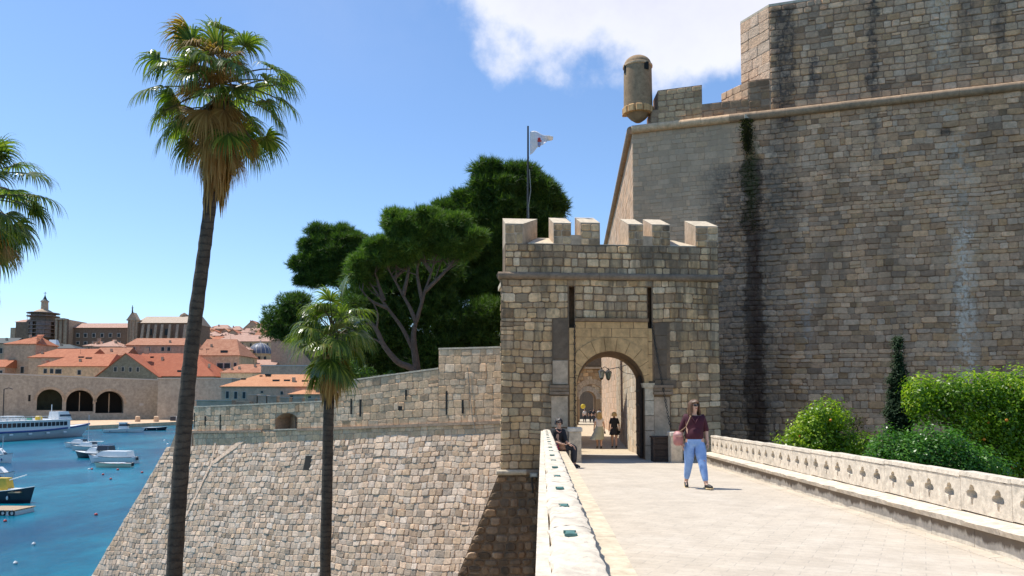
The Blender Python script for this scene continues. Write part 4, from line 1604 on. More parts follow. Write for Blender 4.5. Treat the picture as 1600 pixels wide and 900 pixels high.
# ================================================================ PASSAGE
M_pw = stone_mat('passage_stone', tint=(1.1, 1, .87), dirt=.1, nscale=6, bump=.4, dcol=(.3, .26, .2))
pa = V((4.42, 26.75, 0))
pe = V((0.104, 1, 0)).normalized()
PW = Plane(pa+pe*62, -pe, (0, 0, 1))
pwt = thing('passage_wall', pa+V((0, 20, -1)), 'sunlit pale wall running away on the right beyond the portal', 'wall')
nrm = PW.n
ht = 6.4
A = [pa+V((0, 0, -2)), pa+pe*9.6+V((0, 0, -2)), pa+pe*9.6+V((1.5, 0, -2)), pa+V((1.5, 0, -2))]
obj('body', MB().hexa(A, [p+V((0, 0, ht+2)) for p in A]), M_cmor, pwt)
A = [pa+pe*9.6+V((0, 0, -2)), pa+pe*62+V((0, 0, -2)), pa+pe*62+V((1.0, 0, -2)), pa+pe*9.6+V((.5, 0, -2))]
obj('body', MB().hexa(A, [p+V((0, 0, ht+2)) for p in A]), M_cmor, pwt)
PAL_P = ((0.50, 0.45, 0.37), (0.54, 0.49, 0.41), (0.46, 0.41, 0.33), (0.57, 0.53, 0.45))
st = lay(PW, 0.0, 61.9, -1.2, ht, (0.26, 0.34), (0.5, 0.95), gap=.004, proud=(.003, .010), pillow=.95, pal=PAL_P, cvar=.12, cham=.07, split=0)
emit(st, pwt, M_pw, n=150)
lw_ = thing('passage_parapet', (2.6, 36, -1), 'low pale parapet along the left of the passage beyond the portal', 'wall')
mb = MB()
for k in range(14):
    ya, yb = 27+k*4, 27+(k+1)*4-.01
    xa, xb = 1.95+(ya-27)*.081, 1.95+(yb-27)*.081
    mb.hexa([(xa-.4, ya, -2), (xa, ya, -2), (xb, yb, -2), (xb-.4, yb, -2)], [(xa-.4, ya, gz(ya)+1.1), (xa, ya, gz(ya)+1.1), (xb, yb, gz(yb)+1.1), (xb-.4, yb, gz(yb)+1.1)])
obj('masonry', mb, M_cmor, lw_)
# inner gate
gb = at(925, 664, 83)
ig = thing('inner_gate', (gb.x, 83, gz(83)), 'second stone gate with a round arch seen through the first portal', 'gate')
GP = Plane((0, 83, 0), (1, 0, 0), (0, 0, 1))
M_ig = stone_mat('inner_gate_stone', dirt=.4, nscale=5, bump=.4)
M_igm = stone_mat('inner_gate_mortar', attr=False, base=(.30, .25, .17), dirt=.5)
gi = GP.inv
c0, c1 = gi(904, 664), gi(944.5, 664)
r = (c1[0]-c0[0])/2
gcx = (c0[0]+c1[0])/2
gzc = gi(924, 600)[1]-r
L0, L1 = gi(855, 660)[0], gi(960, 660)[0]
ztop = 8.6
mb = MB()
def gp(poly, d0=0, d1=2.5):
    mb.hexa([GP.P(x, z)+V((.09*d1, d1, 0)) for x, z in poly], [GP.P(x, z) for x, z in poly])
zb = gz(83)-.3
gp([(L0, zb), (gcx-r, zb), (gcx-r, ztop), (L0, ztop)])
gp([(gcx+r, zb), (L1, zb), (L1, ztop), (gcx+r, ztop)])
for k in range(16):
    t0, t1 = PI*k/16, PI*(k+1)/16
    p, q = (gcx+r*math.cos(t1), gzc+r*math.sin(t1)), (gcx+r*math.cos(t0), gzc+r*math.sin(t0))
    gp([p, q, (q[0], ztop), (p[0], ztop)])
obj('body', mb, M_igm, ig)
nv = 13
for k in range(nv):
    t0, t1 = PI*k/nv+.01, PI*(k+1)/nv-.01
    ts = np.linspace(t0, t1, 4)
    poly = [(gcx+r*math.cos(t), gzc+r*math.sin(t)) for t in ts[::-1]]+[(gcx+(r+.55)*math.cos(t), gzc+(r+.55)*math.sin(t)) for t in ts]
    obj('voussoir', MB().hexa([GP.P(x, z, -.05) for x, z in poly], [GP.P(x, z, .05) for x, z in poly]), M_ashlar, ig)
zl = gi(924, 577)[1]
st = lay(GP, L0, L1, gz(83), zl, (.28, .4), (.4, .7), [(gcx-r-.5, -3, gcx+r+.5, gzc+r*.55), (gcx-r*.85, -3, gcx+r*.85, gzc+r+.45)], gap=.015, proud=(.01, .04), pillow=.88, pal=PAL_T, cvar=.18)
emit(st, ig, M_ig, n=120)
obj('ledge', MB().box(((L0+L1)/2, 82.9, zl+.15), (L1-L0, .5, .22)), M_ashlar, ig)
obj('upper_wall', MB().box(((L0+L1)/2, 83.3, (zl+ztop)/2+.3), (L1-L0-.1, 1.2, ztop-zl-.1)), M_grey, ig)
# arch farther in
bx_ = at(921, 664, 97)
ia = thing('far_archway', (bx_.x, 97, gz(97)), 'farthest shaded archway framed inside the second gate', 'archway')
mb = MB()
AP = Plane((0, 97, 0), (1, 0, 0), (0, 0, 1))
c0, c1 = AP.inv(906, 660)[0], AP.inv(931.5, 660)[0]
r2, cx2 = (c1-c0)/2, (c0+c1)/2
z2 = AP.inv(918, 611)[1]-r2
L0, L1 = AP.inv(890, 660)[0], AP.inv(962, 660)[0]
zb = gz(97)-.3
def ap(poly):
    mb.hexa([AP.P(x, z, -3) for x, z in poly], [AP.P(x, z) for x, z in poly])
ap([(L0, zb), (cx2-r2, zb), (cx2-r2, 8), (L0, 8)])
ap([(cx2+r2, zb), (L1, zb), (L1, 8), (cx2+r2, 8)])
for k in range(12):
    t0, t1 = PI*k/12, PI*(k+1)/12
    p, q = (cx2+r2*math.cos(t1), z2+r2*math.sin(t1)), (cx2+r2*math.cos(t0), z2+r2*math.sin(t0))
    ap([p, q, (q[0], 8), (p[0], 8)])
obj('body', mb, M_igm, ia)
for k in range(11):
    t0, t1 = PI*k/11+.01, PI*(k+1)/11-.01
    ts = np.linspace(t0, t1, 4)
    poly = [(cx2+r2*math.cos(t), z2+r2*math.sin(t)) for t in ts[::-1]]+[(cx2+(r2+.6)*math.cos(t), z2+(r2+.6)*math.sin(t)) for t in ts]
    obj('voussoir', MB().hexa([AP.P(x, z, -.05) for x, z in poly], [AP.P(x, z, .06) for x, z in poly]), M_ashlar, ia)
st = lay(AP, L0, L1, gz(97), 6.5, (.3, .42), (.4, .8), [(cx2-r2-.5, -3, cx2+r2+.5, z2+r2*.6), (cx2-r2*.85, -3, cx2+r2*.85, z2+r2+.5)], gap=.015, proud=(.01, .04), pillow=.88, pal=PAL_T, cvar=.18)
emit(st, ia, M_ig, n=80)
bw = at(918, 655, 118)
eb_ = thing('end_building', (bw.x, 118, gz(118)), 'grey shaded building closing the view behind the far archway', 'building')
obj('wall', MB().box((bw.x, 119, 4), (14, 2, 12)), M_grey, eb_)
# tall guardhouse left of the passage (throws the long shadow across it)
gh = thing('guardhouse', (1.5, 44.5, -1.5), 'tall stone guardhouse behind the gate tower beside the pines', 'building')
obj('wall', MB().box((1.5, 44.5, 3.4), (2.2, 15, 9.8)), M_igm, gh)
# wrought lanterns on a bracket across the passage
for k, (px, py, dk) in enumerate(((940, 584, 0), (950.5, 585, 1))):
    Y = 28.5
    c = at(px, py, Y)
    ln = thing('lantern', c, ('pale glass hanging lantern, the left one of the pair beyond the portal', 'dark framed hanging lantern, the right one of the pair beyond the portal')[k], 'lantern', group='lanterns hanging beyond the portal')
    M_gl = pmat('lantern_glass', ((0.45, 0.55, 0.55), (0.16, 0.24, 0.24))[k], .2, 10, .15, 0)
    h = .2
    obj('glass', MB().lathe(c, [(.065, -h*.8), (.115, h*.35)], 6), M_gl, ln)
    obj('cap', MB().lathe(c, [(.135, h*.36), (.10, h*.6), (.03, h*.85), (.012, h*1.2)], 6), M_iron, ln)
    obj('base', MB().lathe(c, [(.01, -h*1.15), (.05, -h), (.07, -h*.8)], 6), M_iron, ln)
    mb = MB()
    for j in range(6):
        t = 2*PI*j/6
        mb.tube([c+V((.067*math.cos(t), .067*math.sin(t), -h*.8)), c+V((.118*math.cos(t), .118*math.sin(t), h*.35))], .007, 4)
    obj('frame', mb, M_iron, ln)
c0, c1, c2, c3 = at(939, 574, 28.5), at(951, 577, 28.5), at(966, 574, 28.3), at(994, 566, 27.6)
bk_ = thing('lantern_bracket', c3, 'curved iron rod carrying the lanterns from the passage wall', 'bracket')
obj('rod', MB().tube([at(938, 577, 28.5), at(945, 573, 28.5), c1, c2, c3, V((pa.x+.1, 27.6, c3.z+.05))], .014, 6), M_iron, bk_)
obj('stay', MB().tube([c2, c2+V((.2, -.1, -.2)), V((pa.x+.1, 27.8, c3.z-.45))], .012, 6), M_iron, bk_)

# ================================================================ PEOPLE
M_skin = pmat('skin', (0.60, 0.36, 0.25), .06, 20, .55, .05, .002)
M_skin2 = pmat('tanned_skin', (0.48, 0.28, 0.19), .06, 20, .55, .05, .002)


def skin(name, pts, edges, rad, mat, parent, rootk, sub=2, smooth=1.0):
    names = list(pts)
    idx = {k: i for i, k in enumerate(names)}
    me = bpy.data.meshes.new(name)
    me.from_pydata([tuple(pts[k]) for k in names], [(idx[a], idx[b]) for a, b in edges], [])
    o = bpy.data.objects.new(name, me)
    link(o, parent)
    m = o.modifiers.new('skin', 'SKIN')
    m.use_smooth_shade = True
    sv = me.skin_vertices[0].data
    for k in names:
        r = rad[k]
        sv[idx[k]].radius = (r, r) if not hasattr(r, '__len__') else r
        sv[idx[k]].use_root = (k == rootk)
    s = o.modifiers.new('sub', 'SUBSURF')
    s.levels = sub
    s.render_levels = sub
    me.materials.append(mat)
    return o


def mid(a, b, t):
    return tuple(x+(y-x)*t for x, y in zip(a, b))


def figure(root, J, top=None, bottom=None, shoes=None, hair=None, skinm=None, fat=1.0, fingers=True, sleeve=.95, hem=1.0, skirt=None, sub=2, curl=.3):
    """J: joints in metres, figure facing -Y. One continuous skinned body, clothing as further meshes."""
    sm = skinm or M_skin
    P_ = dict(J)
    f = fat
    rad = {'pelvis': (.155*f, .13*f), 'waist': (.135*f, .115*f), 'chest': (.15*f, .12*f), 'neckb': (.06, .058), 'neck': (.05, .05), 'jaw': (.058, .066), 'skull': (.072, .088), 'crown': (.05, .06)}
    n_ = V(P_['neck'])
    up_ = V(P_['headdir']) if 'headdir' in P_ else V((0, 0, 1))
    fw = V(P_['face']).normalized() if 'face' in P_ else V((0, -1, 0))
    P_.pop('headdir', None)
    P_.pop('face', None)
    P_['jaw'] = tuple(n_+up_*.075+fw*.022)
    P_['skull'] = tuple(n_+up_*.15+fw*.005)
    P_['crown'] = tuple(n_+up_*.205)
    ed = [('pelvis', 'waist'), ('waist', 'chest'), ('chest', 'neckb'), ('neckb', 'neck'), ('neck', 'jaw'), ('jaw', 'skull'), ('skull', 'crown')]
    for s in 'LR':
        rad['sh'+s] = .062*f
        rad['el'+s] = .042*f
        rad['wr'+s] = .027
        rad['hip'+s] = .118*f
        rad['kn'+s] = .067*f
        rad['an'+s] = .038
        rad['calf'+s] = .060*f
        P_['calf'+s] = mid(P_['kn'+s], P_['an'+s], .35)
        rad['ball'+s] = (.035, .028)
        rad['toe'+s] = (.028, .02)
        rad['heel'+s] = .03
        P_['ball'+s] = mid(P_['an'+s], P_['toe'+s], .6)
        ed += [('chest', 'sh'+s), ('sh'+s, 'el'+s), ('el'+s, 'wr'+s), ('pelvis', 'hip'+s), ('hip'+s, 'kn'+s), ('kn'+s, 'calf'+s), ('calf'+s, 'an'+s), ('an'+s, 'ball'+s), ('ball'+s, 'toe'+s)]
        w_, e_ = V(P_['wr'+s]), V(P_['el'+s])
        d = (w_-e_).normalized()
        if 'hd'+s in P_:
            d = V(P_.pop('hd'+s)).normalized()
        pm = w_+d*.06
        P_['palm'+s] = tuple(pm)
        rad['palm'+s] = (.026, .036)
        ed.append(('wr'+s, 'palm'+s))
        if fingers:
            sd = V((0, 1, 0))
            sd = (sd-d*sd.dot(d)).normalized()
            inn = d.cross(sd)*(1 if s == 'L' else -1)
            if inn.x*(1 if s == 'R' else -1) < 0:
                inn = -inn
            for k, (off, ln) in enumerate(((-.028, .062), (-.010, .075), (.009, .07), (.027, .055))):
                b0 = pm+sd*off+d*.03
                b1 = b0+d*ln*.5+inn*curl*.02
                b2 = b1+d*ln*.45+inn*curl*.055
                for j, b in enumerate((b0, b1, b2)):
                    P_['f%d%d%s' % (k, j, s)] = tuple(b)
                    rad['f%d%d%s' % (k, j, s)] = (.0095, .0088, .0072)[j]
                ed += [('palm'+s, 'f%d0%s' % (k, s)), ('f%d0%s' % (k, s), 'f%d1%s' % (k, s)), ('f%d1%s' % (k, s), 'f%d2%s' % (k, s))]
            b0 = w_+d*.03-sd*.034+inn*.012
            b1 = b0+d*.03-sd*.018+inn*.012
            b2 = b1+d*.028+inn*.008
            for j, b in enumerate((b0, b1, b2)):
                P_['t%d%s' % (j, s)] = tuple(b)
                rad['t%d%s' % (j, s)] = (.012, .011, .009)[j]
            ed += [('wr'+s, 't0'+s), ('t0'+s, 't1'+s), ('t1'+s, 't2'+s)]
    rad = {k: rad[k] for k in P_ if k in rad}
    P_ = {k: P_[k] for k in rad}
    ed = [e for e in ed if e[0] in P_ and e[1] in P_]
    body = skin('body', P_, ed, rad, sm, root, 'pelvis', sub)
    grow = 1.13

    def gr(k, g=grow, a=.004):
        r = rad[k]
        return tuple(x*g+a for x in r) if hasattr(r, '__len__') else r*g+a
    if top:
        Q = {k: P_[k] for k in ('waist', 'chest', 'neckb')}
        rr = {'waist': gr('waist', 1.16), 'chest': gr('chest', 1.12), 'neckb': (.075, .072)}
        Q['hemp'] = mid(P_['waist'], P_['pelvis'], top.get('hem', .75)+.15)
        rr['hemp'] = gr('pelvis', 1.2, .015)
        Q['neckb'] = mid(P_['chest'], P_['neckb'], .75)
        e = [('hemp', 'waist'), ('waist', 'chest'), ('chest', 'neckb')]
        for s in 'LR':
            Q['sh'+s] = P_['sh'+s]
            rr['sh'+s] = gr('sh'+s, 1.15, .008)
            sl_ = top.get('sleeve', .95)
            if sl_ <= 1:
                Q['se'+s] = mid(P_['sh'+s], P_['el'+s], sl_)
                rr['se'+s] = .052*f
                e += [('chest', 'sh'+s), ('sh'+s, 'se'+s)]
            else:
                Q['el'+s] = P_['el'+s]
                rr['el'+s] = gr('el'+s, 1.2, .006)
                Q['se'+s] = mid(P_['el'+s], P_['wr'+s], sl_-1)
                rr['se'+s] = .042*f
                e += [('chest', 'sh'+s), ('sh'+s, 'el'+s), ('el'+s, 'se'+s)]
        skin(top.get('name', 'shirt'), Q, e, rr, top['mat'], root, 'chest', sub)
    if bottom:
        Q, rr, e = {'pelvis': P_['pelvis'], 'waistb': mid(P_['pelvis'], P_['waist'], .85)}, {'pelvis': gr('pelvis', 1.07), 'waistb': gr('waist', 1.1)}, [('waistb', 'pelvis')]
        for s in 'LR':
            Q['hip'+s] = P_['hip'+s]
            rr['hip'+s] = gr('hip'+s, 1.08)
            Q['th'+s] = mid(P_['hip'+s], P_['kn'+s], .5)
            rr['th'+s] = .108*f
            Q['kn'+s] = P_['kn'+s]
            rr['kn'+s] = gr('kn'+s, 1.08)
            Q['cf'+s] = P_['calf'+s]
            rr['cf'+s] = gr('calf'+s, 1.08, .006)
            Q['cu'+s] = mid(P_['kn'+s], P_['an'+s], bottom.get('len', .93))
            rr['cu'+s] = .052
            e += [('pelvis', 'hip'+s), ('hip'+s, 'th'+s), ('th'+s, 'kn'+s), ('kn'+s, 'cf'+s), ('cf'+s, 'cu'+s)]
        skin(bottom.get('name', 'jeans'), Q, e, rr, bottom['mat'], root, 'pelvis', sub)
    if shoes:
        for s in 'LR':
            a, t = V(P_['an'+s]), V(P_['toe'+s])
            d = (t-a)
            hl_ = a-V((d.x, d.y, 0)).normalized()*.035+V((0, 0, -.02))
            bl = V(P_['ball'+s])
            pts = {'a': tuple(hl_+V((0, 0, .01))), 'b': tuple(mid(a+V((0, 0, -.02)), bl, .5)), 'c': tuple(bl), 'd': tuple(t+d.normalized()*.015)}
            skin('shoe', pts, [('a', 'b'), ('b', 'c'), ('c', 'd')], {'a': (.042, .04), 'b': (.042, .042), 'c': (.044, .034), 'd': (.036, .026)}, shoes, root, 'b', sub)
    return P_


def face_details(root, J, sunglasses=True, beard=False):
    n_ = V(J['neck'])
    fw = V(J.get('face', (0, -1, 0))).normalized()
    up = V(J.get('headdir', (0, 0, 1))).normalized()
    sd = fw.cross(up).normalized()
    hc = n_+up*.13+fw*.01
    e = hc+up*.012+fw*.078
    M_lens = bpy.data.materials.get('dark_lens') or pmat('dark_lens', (.01, .01, .012), .1, 5, .12, 0)
    M_lip = bpy.data.materials.get('lips') or pmat('lips', (.36, .11, .09), .1, 20, .5, 0)
    if sunglasses:
        mb = MB()
        for s in (-1, 1):
            mb.ell(e+sd*.033*s, (.027, .012, .021), 10, 6)
            mb.tube([e+sd*.058*s+up*.006, hc+sd*.078*s-fw*.03+up*.01], .004, 4)
        mb.tube([e-sd*.02+up*.006, e+sd*.02+up*.006], .004, 4)
        obj('sunglasses', mb, M_lens, root, local=True, smooth=True)
    else:
        mb = MB()
        for s in (-1, 1):
            mb.ell(e+sd*.031*s-fw*.006, (.012, .008, .007), 8, 5)
        obj('eyes', mb, M_lens, root, local=True, smooth=True)
    obj('nose', MB().tube([e+fw*.0+up*.0, e+fw*.016-up*.03, e+fw*.006-up*.04], [.008, .013, .009], 6), root_skin.get(root.name, M_skin), root, local=True, smooth=True)
    obj('mouth', MB().ell(e-up*.062-fw*.004, (.022, .008, .008), 8, 5), M_lip, root, local=True, smooth=True)
    mb = MB()
    for s in (-1, 1):
        mb.ell(hc+sd*.074*s-fw*.01-up*.01, (.01, .018, .028), 8, 5)
    obj('ears', mb, root_skin.get(root.name, M_skin), root, local=True, smooth=True)


root_skin = {}


def hair_mesh(J, length, vol=1.0, waves=True, seed=1):
    """strands hanging from the skull, leaving the face free"""
    rg = random.Random(seed)
    n_ = V(J['neck'])
    fw = V(J.get('face', (0, -1, 0))).normalized()
    up = V(J.get('headdir', (0, 0, 1))).normalized()
    sd = fw.cross(up).normalized()
    hc = n_+up*.15-fw*.004
    mb = MB()
    N = 54
    for k in range(N):
        t = -PI+2*PI*(k+.5)/N          # 0 = front
        if abs(t) < 1.0:
            ln = .035
        else:
            ln = length*rg.uniform(.8, 1.05)
        d = fw*math.cos(t)+sd*math.sin(t)
        p0 = hc+up*.098+d*.01
        pts = [p0, hc+up*.088+d*.045*vol, hc+up*.05+d*.085*vol, hc+up*.0+d*.097*vol]
        if abs(t) < 1.0:
            pts = pts[:3]
            pts.append(hc+up*.035+d*.088+sd*.02*(1 if t > 0 else -1))
        else:
            m_ = max(1, int(ln/.07))
            for j in range(m_):
                q = (j+1)/m_
                w_ = .012*math.sin(q*7+k) if waves else 0
                pts.append(hc+d*(.095*vol+.02*q+w_)-V((0, 0, 1))*ln*q-fw*.0)
        r0 = .017*vol
        mb.tube(pts, [r0]*(len(pts)-1)+[.006], 5)
    return mb


# walking woman in front
J = {'pelvis': (0, 0, .95), 'waist': (0, .0, 1.08), 'chest': (0, .01, 1.26), 'neckb': (0, .012, 1.40), 'neck': (.003, -.005, 1.475),
     'shL': (.165, .01, 1.375), 'shR': (-.165, .01, 1.375), 'elL': (.235, .035, 1.12), 'elR': (-.25, .05, 1.11), 'wrL': (.245, -.05, .90), 'wrR': (-.245, -.03, .88),
     'hipL': (.095, 0, .90), 'hipR': (-.095, 0, .90), 'knL': (.12, -.15, .50), 'knR': (-.105, .04, .50), 'anL': (.17, -.27, .085), 'anR': (-.14, .20, .10),
     'toeL': (.245, -.415, .055), 'toeR': (-.155, .06, .02), 'face': (.45, -1, .03)}
f_ = at(1087, 762, 15.2)
wz = gz(15.2)+.005
wm = thing('person', (f_.x, 15.25, wz), 'woman in burgundy shirt and ripped light jeans walking towards the camera with a pink bag', 'person', rz=-.06)
M_burg = pmat('burgundy_cloth', (0.055, 0.005, 0.014), .25, 12, .8, .3, .01)
M_denim = pmat('light_denim', (0.16, 0.30, 0.60), .22, 9, .85, .3, .01, col2=(0.30, 0.46, 0.74))
M_black = pmat('black_cloth', (0.012, 0.012, 0.014), .2, 10, .8, .2, .01)
M_shoe = pmat('dark_shoe', (0.03, 0.028, 0.025), .2, 10, .6, .1)
M_sole = pmat('straw_sole', (0.55, 0.42, 0.22), .2, 30, .9, .3)
M_hair = pmat('brown_hair', (0.12, 0.055, 0.022), .5, 40, .5, .3, .004)
M_blond = pmat('blond_hair', (0.50, 0.33, 0.13), .3, 40, .5, .3, .004)
M_dark = pmat('dark_hair', (0.018, 0.012, 0.01), .3, 40, .5, .3, .004)
M_pink = pmat('pink_leather', (0.42, 0.17, 0.15), .15, 8, .5, .1)
M_strap = pmat('tan_strap', (0.30, 0.18, 0.10), .1, 8, .6, .1)
P1 = figure(wm, J, top={'mat': M_burg, 'sleeve': 1.15, 'hem': 1.12}, bottom={'mat': M_denim, 'len': .9}, shoes=M_shoe, fat=1.16)
face_details(wm, J)
obj('hair', hair_mesh(J, .33, 1.05, seed=2), M_hair, wm, local=True, smooth=True)
mb = MB()
mb.tube([(-.075, -.085, 1.40), (-.03, -.135, 1.33), (0, -.15, 1.27)], [.014, .012, .006], 5)
mb.tube([(.075, -.085, 1.40), (.03, -.135, 1.33), (0, -.15, 1.27)], [.014, .012, .006], 5)
obj('collar', mb, M_burg, wm, local=True, smooth=True)
for s, x, y, d in (('L', .15, -.25, (.075, -.145)), ('R', -.12, .16, (-.015, -.14))):
    a, t = V(J['an'+s]), V(J['toe'+s])
    c = a.lerp(t, .45)-V((0, 0, .045))
    dd = (t-a)
    mb = MB().tube([a-dd*.3+V((0, 0, -.062)), a.lerp(t, .3)+V((0, 0, -.055)), t+dd*.12+V((0, 0, -.02))], [(.042, .016), (.045, .016), (.036, .014)], 8)
    obj('shoe_sole', mb, M_sole, wm, local=True, smooth=True)
obj('shirt_hem', MB().lathe((0, .0, 0), [(.172, .955), (.182, .97), (.178, 1.06), (.165, 1.14), (.12, 1.2)], 20), M_burg, wm, local=True, smooth=True)
obj('waistband', MB().lathe((0, .0, 0), [(.15, .84), (.176, .88), (.174, .965)], 20), M_denim, wm, local=True, smooth=True)
# rip at the knee and belt
M_rip = pmat('ripped_patch', (0.50, 0.28, 0.20), .3, 60, .9, .3)
mb = MB()
for k in range(4):
    mb.ell((.13+.004*k, -.215, .50+.018*k), (.04-.004*k, .008, .006), 8, 5)
obj('rip', mb, M_rip, wm, local=True, smooth=True)
bag = thing('handbag', (f_.x-.31, 15.2, wz+.78), 'dusty pink shoulder bag with fringe hanging at the walking woman’s side', 'bag')
q = V((f_.x-.33, 15.22, wz+.98))
mb = MB().lathe(q, [(.05, -.15), (.09, -.12), (.10, .0), (.085, .10), (.04, .135)], 14)
obj('pouch', mb, M_pink, bag, smooth=True)
obj('flap', MB().ell(q+V((0, -.03, .06)), (.088, .1, .065), 12, 6), pmat('pale_pink_leather', (.50, .26, .23), .15, 8, .5, .1), bag, smooth=True)
obj('strap', MB().tube([q+V((.02, -.05, .12)), V((f_.x-.2, 15.09, wz+1.2)), V((f_.x-.10, 15.13, wz+1.40)), V((f_.x-.08, 15.28, wz+1.46)), V((f_.x-.2, 15.36, wz+1.15)), q+V((.03, .06, .12))], .011, 6), M_strap, bag, smooth=True)

# seated woman on the bench
seat = gz(20.6)+.455
sx = at(873, 690, 20.6).x
sw = thing('person', (sx, 20.6, gz(20.6)), 'dark haired woman in black seated on the parapet bench beside the left post', 'person')
sz = seat-gz(20.6)
J = {'pelvis': (0, .02, sz+.12), 'waist': (-.015, .02, sz+.25), 'chest': (-.02, -.01, sz+.42), 'neckb': (-.01, -.04, sz+.55), 'neck': (.0, -.06, sz+.61),
     'shL': (.125, -.06, sz+.50), 'shR': (-.165, -.0, sz+.51), 'elL': (.17, -.16, sz+.27), 'elR': (-.15, -.13, sz+.26), 'wrL': (.27, -.26, sz+.17), 'wrR': (.06, -.27, sz+.18),
     'hipL': (.07, .05, sz+.10), 'hipR': (.03, -.09, sz+.10), 'knL': (.42, -.02, sz+.10), 'knR': (.38, -.17, sz+.09), 'anL': (.42, -.05, .09), 'anR': (.36, -.2, .09),
     'toeL': (.55, -.10, .03), 'toeR': (.48, -.27, .03), 'face': (.25, -1, 0), 'hdL': (.8, -.3, -.3), 'hdR': (1, -.1, -.1)}
root_skin[sw.name] = M_skin2
figure(sw, J, top={'mat': M_black, 'sleeve': 1.35, 'hem': .95, 'name': 'blouse'}, bottom={'mat': pmat('dark_trousers', (.02, .022, .03), .2, 10, .8, .2), 'name': 'trousers', 'len': .93}, shoes=M_shoe, skinm=M_skin2, fat=1.1)
face_details(sw, J)
obj('hair', hair_mesh(J, .07, .93, False, 5), M_dark, sw, local=True, smooth=True)
n_ = V(J['neck'])
obj('necklace', MB().tube([n_+V((-.075, 0, -.03)), n_+V((-.05, -.07, -.09)), n_+V((0.02, -.1, -.13)), n_+V((.07, -.05, -.08)), n_+V((.075, 0, -.03))], .012, 6), pmat('coral_beads', (.6, .3, .22), .2, 60, .5, .3), sw, local=True, smooth=True)
hb = thing('handbag', (sx-.17, 20.5, seat), 'small red patterned handbag beside the seated woman in black', 'bag')
def chk():
    m, nt, bs = newmat('red_pattern')
    p = nt.nodes.new('ShaderNodeNewGeometry').outputs['Position']
    ck = nt.nodes.new('ShaderNodeTexChecker')
    nt.links.new(p, ck.inputs[0])
    ck.inputs['Scale'].default_value = 14
    ck.inputs['Color1'].default_value = (.45, .03, .08, 1)
    ck.inputs['Color2'].default_value = (.06, .03, .05, 1)
    nt.links.new(ck.outputs[0], bs.inputs['Base Color'])
    return m
obj('bag_body', MB().box((sx-.13, 20.42, seat+.12), (.26, .12, .22), bev=.03), chk(), hb)
obj('bag_handle', MB().tube([(sx-.21, 20.42, seat+.22), (sx-.19, 20.42, seat+.33), (sx-.07, 20.42, seat+.33), (sx-.05, 20.42, seat+.22)], .012, 6), M_black, hb, smooth=True)

# women walking away beyond the gate: facing +Y, so built facing -Y and turned round
W0 = {'pelvis': (0, 0, .93), 'waist': (0, 0, 1.06), 'chest': (0, .01, 1.24), 'neckb': (0, .012, 1.37), 'neck': (0, 0, 1.44),
      'shL': (.15, .01, 1.35), 'shR': (-.15, .01, 1.35), 'elL': (.22, .04, 1.10), 'elR': (-.22, .03, 1.10), 'wrL': (.24, -.03, .88), 'wrR': (-.24, -.04, .88),
      'hipL': (.09, 0, .88), 'hipR': (-.09, 0, .88), 'knL': (.085, -.09, .49), 'knR': (-.085, .03, .49), 'anL': (.075, -.12, .09), 'anR': (-.075, .14, .11),
      'toeL': (.08, -.27, .02), 'toeR': (-.08, .01, .02)}


def skirt_mesh(z0, z1, r0, r1, flare=(0, 0), n=28):
    vs, fs = [], []
    m = 8
    for i in range(m+1):
        t = i/m
        for k in range(n):
            a = 2*PI*k/n
            r = r0+(r1-r0)*t+.012*t*math.sin(a*7)
            vs.append((r*math.cos(a)*1.12+flare[0]*t*t, r*math.sin(a)*.85+flare[1]*t*t, z0+(z1-z0)*t))
    for i in range(m):
        for k in range(n):
            k2 = (k+1) % n
            fs.append((i*n+k, i*n+k2, (i+1)*n+k2, (i+1)*n+k))
    fs.append(tuple(range(n)))
    return MB().raw(vs, fs)


M_wtop = pmat('white_top', (0.72, 0.66, 0.60), .06, 10, .8, .2)
M_skirt = pmat('sage_skirt', (0.40, 0.41, 0.31), .12, 8, .85, .3)
p = at(936.5, 700, 36)
w2 = thing('person', (p.x, 36, gz(36)), 'blond woman in white top and pale midi skirt walking away through the portal', 'person', rz=PI)
J = dict(W0)
figure(w2, J, top={'mat': M_wtop, 'sleeve': .5, 'hem': .5, 'name': 'top'}, shoes=M_shoe, fat=.98)
obj('skirt', skirt_mesh(1.08, .42, .135, .30, (.13, 0)), M_skirt, w2, local=True, smooth='all')
obj('hair', hair_mesh(J, .26, 1.1, seed=7), M_blond, w2, local=True, smooth=True)
obj('clutch', MB().box((-.27, -.03, .74), (.05, .16, .12), bev=.02), M_black, w2, local=True)
p = at(960, 700, 36.3)
w3 = thing('person', (p.x, 36.3, gz(36.3)), 'blond woman in short black dress walking away through the portal', 'person', rz=PI)
J = dict(W0)
figure(w3, J, top={'mat': M_black, 'sleeve': .95, 'hem': 1.0, 'name': 'dress_top'}, shoes=M_shoe, fat=1.0)
obj('dress', skirt_mesh(1.12, .62, .125, .215), M_black, w3, local=True, smooth='all')
obj('hair', hair_mesh(J, .10, 1.1, False, seed=9), M_blond, w3, local=True, smooth=True)
obj('handbag_strap', MB().box((-.25, -.04, .76), (.05, .15, .13), bev=.02), M_black, w3, local=True)
